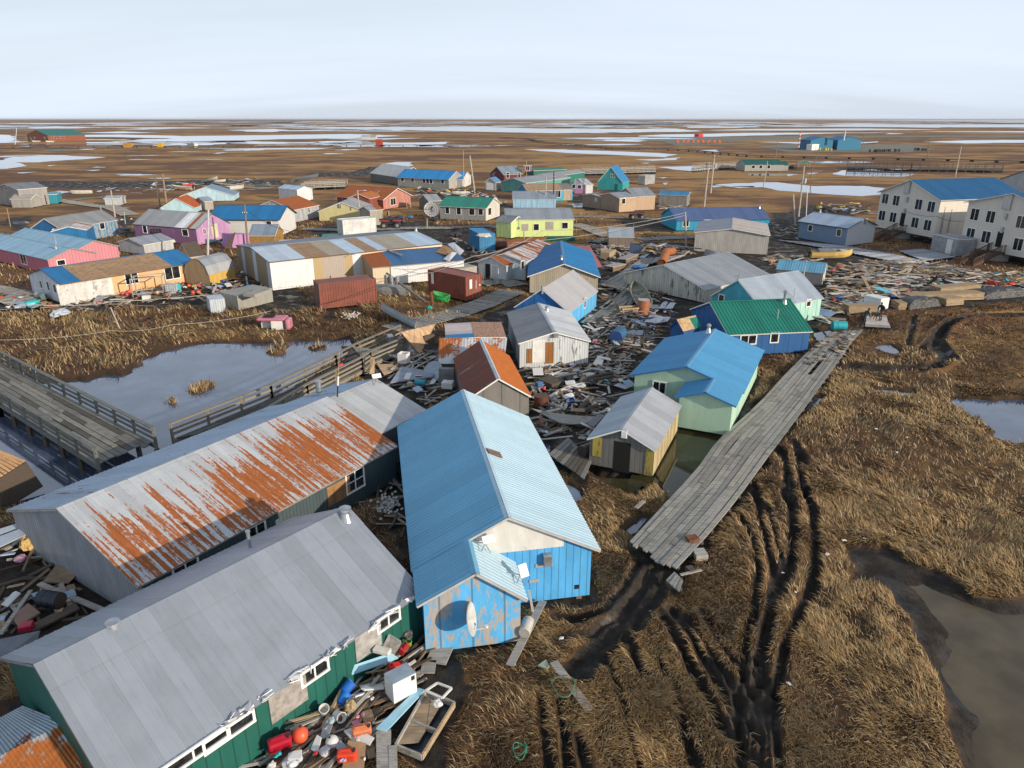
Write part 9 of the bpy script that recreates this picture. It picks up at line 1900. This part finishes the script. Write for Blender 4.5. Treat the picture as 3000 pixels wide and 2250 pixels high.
def litter(name, poly, n, size, cols, heap=0.5):
    pl = gpoly(poly); lo, hi = pl.min(0), pl.max(0); c = 0; tr = 0
    while c < n and tr < 4000:
        tr += 1; p = np.array([rg.uniform(lo[0], hi[0]), rg.uniform(lo[1], hi[1])])
        if poly_sdf(p[None], pl)[0] > 0 or any(poly_sdf(p[None], np.array(q))[0] < 0.2 for q in FOOT if abs(q[0][0]-p[0]) < 25 and abs(q[0][1]-p[1]) < 25): continue
        k = rg.choice(cols); v = rg.randrange(3)
        if (k, v) not in LM:
            bm = bmesh.new(); bmesh.ops.create_icosphere(bm, subdivisions=2, radius=0.5); r3 = random.Random(v*31 + len(k))
            from mathutils import noise as mn
            off = Vector((r3.random()*9, r3.random()*9,0))
            for vv in bm.verts: vv.co = vv.co*(1 + 0.9*mn.noise(vv.co*3.0 + off)); vv.co.z *= 0.55
            me = bpy.data.meshes.new('litter'); bm.to_mesh(me); bm.free(); me.materials.append(PN(LC[k], 0.6,0,0.15,3.0, 'litter plastic', 0.1, dk(LC[k], 0.4))); LM[(k, v)] = me
        o = bpy.data.objects.new('plastic_scrap', LM[(k, v)]); COL.objects.link(o); s = rg.uniform(*size); o.scale = (s*1.2, s*rg.uniform(0.6,1), s*rg.uniform(0.5,1)); o.location = (p[0], p[1], 0.15 + heap*rg.random()); o.rotation_euler = (rg.uniform(-.4,.4), 0, rg.random()*6.28)
        tag(o, 'small ' + k + ' plastic scrap ' + name, 'plastic scrap', k + ' scraps ' + name); c += 1
ALC = list(LC); litter('in the big debris field at right', [U_(150,200), U_(600,130), U_(1100,150), U_(1800,260), U_(2200,270), U_(2200,380), U_(1330,380), U_(990,470), U_(540,600), U_(120,700), U_(140,400)], 60,(0.3,0.8), ALC + ['red', 'black', 'white'])
litter('in the centre wreckage beside the yellow shed', zC_, 50,(0.15,0.4), ['white', 'white', 'black', 'lilac', 'red', 'turquoise'], 0.4); litter('in the wreckage around the torn walkways', [Q_(0,1350), Q_(480,950), Q_(900,700), Q_(1250,1060), Q_(1080,1480), Q_(200,1600)], 24,(0.2,0.5), ['white', 'black', 'lilac', 'red'], 0.3)
litter('in the litter above the long deck', [Q_(0,230), Q_(380,180), Q_(900,260), Q_(1500,330), Q_(600,600), Q_(250,450)], 20,(0.3,0.7), ['white', 'blue', 'black', 'lilac', 'yellow'], 0.4); litter('on the mud before the peach house', [tA(0,1500), tA(500,1600), tA(1500,1400), tA(2212,1300), tA(2100,1480), tA(0,1640)], 30,(0.25,0.6), ['red', 'orange', 'white', 'black', 'blue'], 0.15)
litter('in the scrap behind the sea-green roofed house', [tB(1420,650), tB(1900,670), tB(2150,780), tB(1640,700)], 30,(0.5,1.2), ['black', 'black', 'white', 'yellow', 'blue', 'orange'], 0.6); litter('in the heap below the green wall', zM, 26,(0.1,0.22), ['white', 'black', 'lilac', 'pink', 'turquoise', 'red'], 0.4)
litter('scattered on the dead grass at right', [K_((300,700))[0], K_((1100,700))[0], L_((300,300))[0], H_((1600,1500))[0], H_((700,1000))[0], H_((900,600))[0], H_((1700,600))[0], L_((800,200))[0], L_((500,1200))[0], K_((700,1500))[0]], 14,(0.08,0.2), ['white'], 0.12)
litter('in the scrap behind the slate-blue house', [tD(480,780), tD(950,770), tD(1000,860), tD(560,830)], 16,(0.5,1.2), ['black', 'black', 'blue', 'yellow'], 0.5); litter('in the village yard left of the warehouse', [tA(1000,860), tA(1100,900), tA(1080,1050), tA(1830,1060), tA(1900,1130), tA(1660,1160), tA(960,1050)], 20,(0.3,0.8), ['white', 'black', 'blue', 'turquoise'], 0.2)
# ---------------------------------------------------------------- camera, sun, sky
cam = bpy.data.cameras.new('camera'); co = bpy.data.objects.new('camera', cam); COL.objects.link(co)
co.location = CAM; co.rotation_euler = (math.pi/2 - PITCH, 0,0)
cam.sensor_width = 36; cam.lens = 36*FPX/3000; cam.clip_end = 60000; cam.clip_start = 0.5
scene.camera = co
SUN_EL, SUN_AZ = math.radians(16.0), math.radians(54)      # azimuth measured from straight behind the camera towards the right
sd = Vector((math.sin(SUN_AZ)*math.cos(SUN_EL), -math.cos(SUN_AZ)*math.cos(SUN_EL), math.sin(SUN_EL)))
sl = bpy.data.lights.new('sun', 'SUN'); sl.energy = 5.0; sl.angle = math.radians(0.5); sl.color = (1.0,0.85,0.66)
so = bpy.data.objects.new('sun', sl); COL.objects.link(so); so.rotation_euler = sd.to_track_quat('Z', 'Y').to_euler(); so.location = (60,-40,60)
w = bpy.data.worlds.new('World'); scene.world = w; w.use_nodes = True
nt = w.node_tree; nd = nt.nodes; lk = nt.links
bg = nd['Background']
sky = nd.new('ShaderNodeTexSky'); sky.sky_type = 'NISHITA'; sky.sun_disc = False
sky.sun_elevation = SUN_EL; sky.sun_rotation = math.atan2(sd.x, sd.y)
sky.air_density = 1.0; sky.dust_density = 1.6; sky.ozone_density = 1.0
# thin high cloud: streaks of stratus drawn over the blue sky, in world directions
tc = nd.new('ShaderNodeTexCoord'); sep = nd.new('ShaderNodeSeparateXYZ'); lk.new(tc.outputs['Generated'], sep.inputs[0])
def wm(op, a, b=0.0):
    n = nd.new('ShaderNodeMath'); n.operation = op
    for i, v in enumerate((a, b)):
        if isinstance(v, bpy.types.NodeSocket): lk.new(v, n.inputs[i])
        else: n.inputs[i].default_value = v
    return n.outputs[0]
den = wm('ADD', wm('MAXIMUM', sep.outputs[2], 0.0), 0.16)
px = wm('DIVIDE', sep.outputs[0], den); py = wm('DIVIDE', sep.outputs[1], den)
cv = nd.new('ShaderNodeCombineXYZ'); lk.new(wm('MULTIPLY', px, 0.22), cv.inputs[0]); lk.new(py, cv.inputs[1])
def wn(sc, det, rough):
    n = nd.new('ShaderNodeTexNoise'); n.inputs['Scale'].default_value = sc; n.inputs['Detail'].default_value = det; n.inputs['Roughness'].default_value = rough
    n.inputs['Distortion'].default_value = 0.25; lk.new(cv.outputs[0], n.inputs['Vector']); return n.outputs['Fac']
cl = wm('ADD', wm('MULTIPLY', wn(0.38,4,0.5), 0.8), wm('MULTIPLY', wn(1.5,4,0.55), 0.2))
mr = nd.new('ShaderNodeMapRange'); mr.interpolation_type = 'SMOOTHSTEP'; lk.new(cl, mr.inputs[0]); mr.inputs[1].default_value = 0.42; mr.inputs[2].default_value = 0.60
mr.inputs[3].default_value = 0.72; mr.inputs[4].default_value = 0.97
mx = nd.new('ShaderNodeMix'); mx.data_type = 'RGBA'; lk.new(wm('MULTIPLY', mr.outputs[0], wm('SUBTRACT', 1.08, wm('MULTIPLY', sep.outputs[2], 0.75))), mx.inputs[0]);  # BLUEUP: thinner cloud overhead
lk.new(sky.outputs[0], mx.inputs[6])
SKYK = 0.10
mx.inputs[7].default_value = (8.3,9.3,10.7,1)          # cloud radiance before the background strength
lk.new(mx.outputs[2], bg.inputs['Color']); bg.inputs['Strength'].default_value = SKYK
scene.view_settings.view_transform = 'Standard'; scene.view_settings.look = 'None'
scene.view_settings.exposure = -0.04; scene.view_settings.gamma = 1.0
scene.render.engine = 'CYCLES'
# ---------------------------------------------------------------- thin autumn haze over the plain
hb = MB(); hb.box((-13000, -60, -2.0), (13000,16500,22.0));
me = hb.mesh('haze', []); hz = bpy.data.objects.new('haze', me); COL.objects.link(hz); hm = bpy.data.materials.new('haze'); hm.use_nodes = True; hn = hm.node_tree; hn.nodes.remove(hn.nodes['Principled BSDF'])
pv = hn.nodes.new('ShaderNodeVolumePrincipled'); pv.inputs['Color'].default_value = (0.80,0.84,0.92,1); pv.inputs['Density'].default_value = 4e-5; pv.inputs['Anisotropy'].default_value = 0.2
hn.links.new(pv.outputs[0], hn.nodes['Material Output'].inputs['Volume']); me.materials.append(hm); tag(hz, 'thin pale haze over the far marsh', 'haze', None, 'stuff')
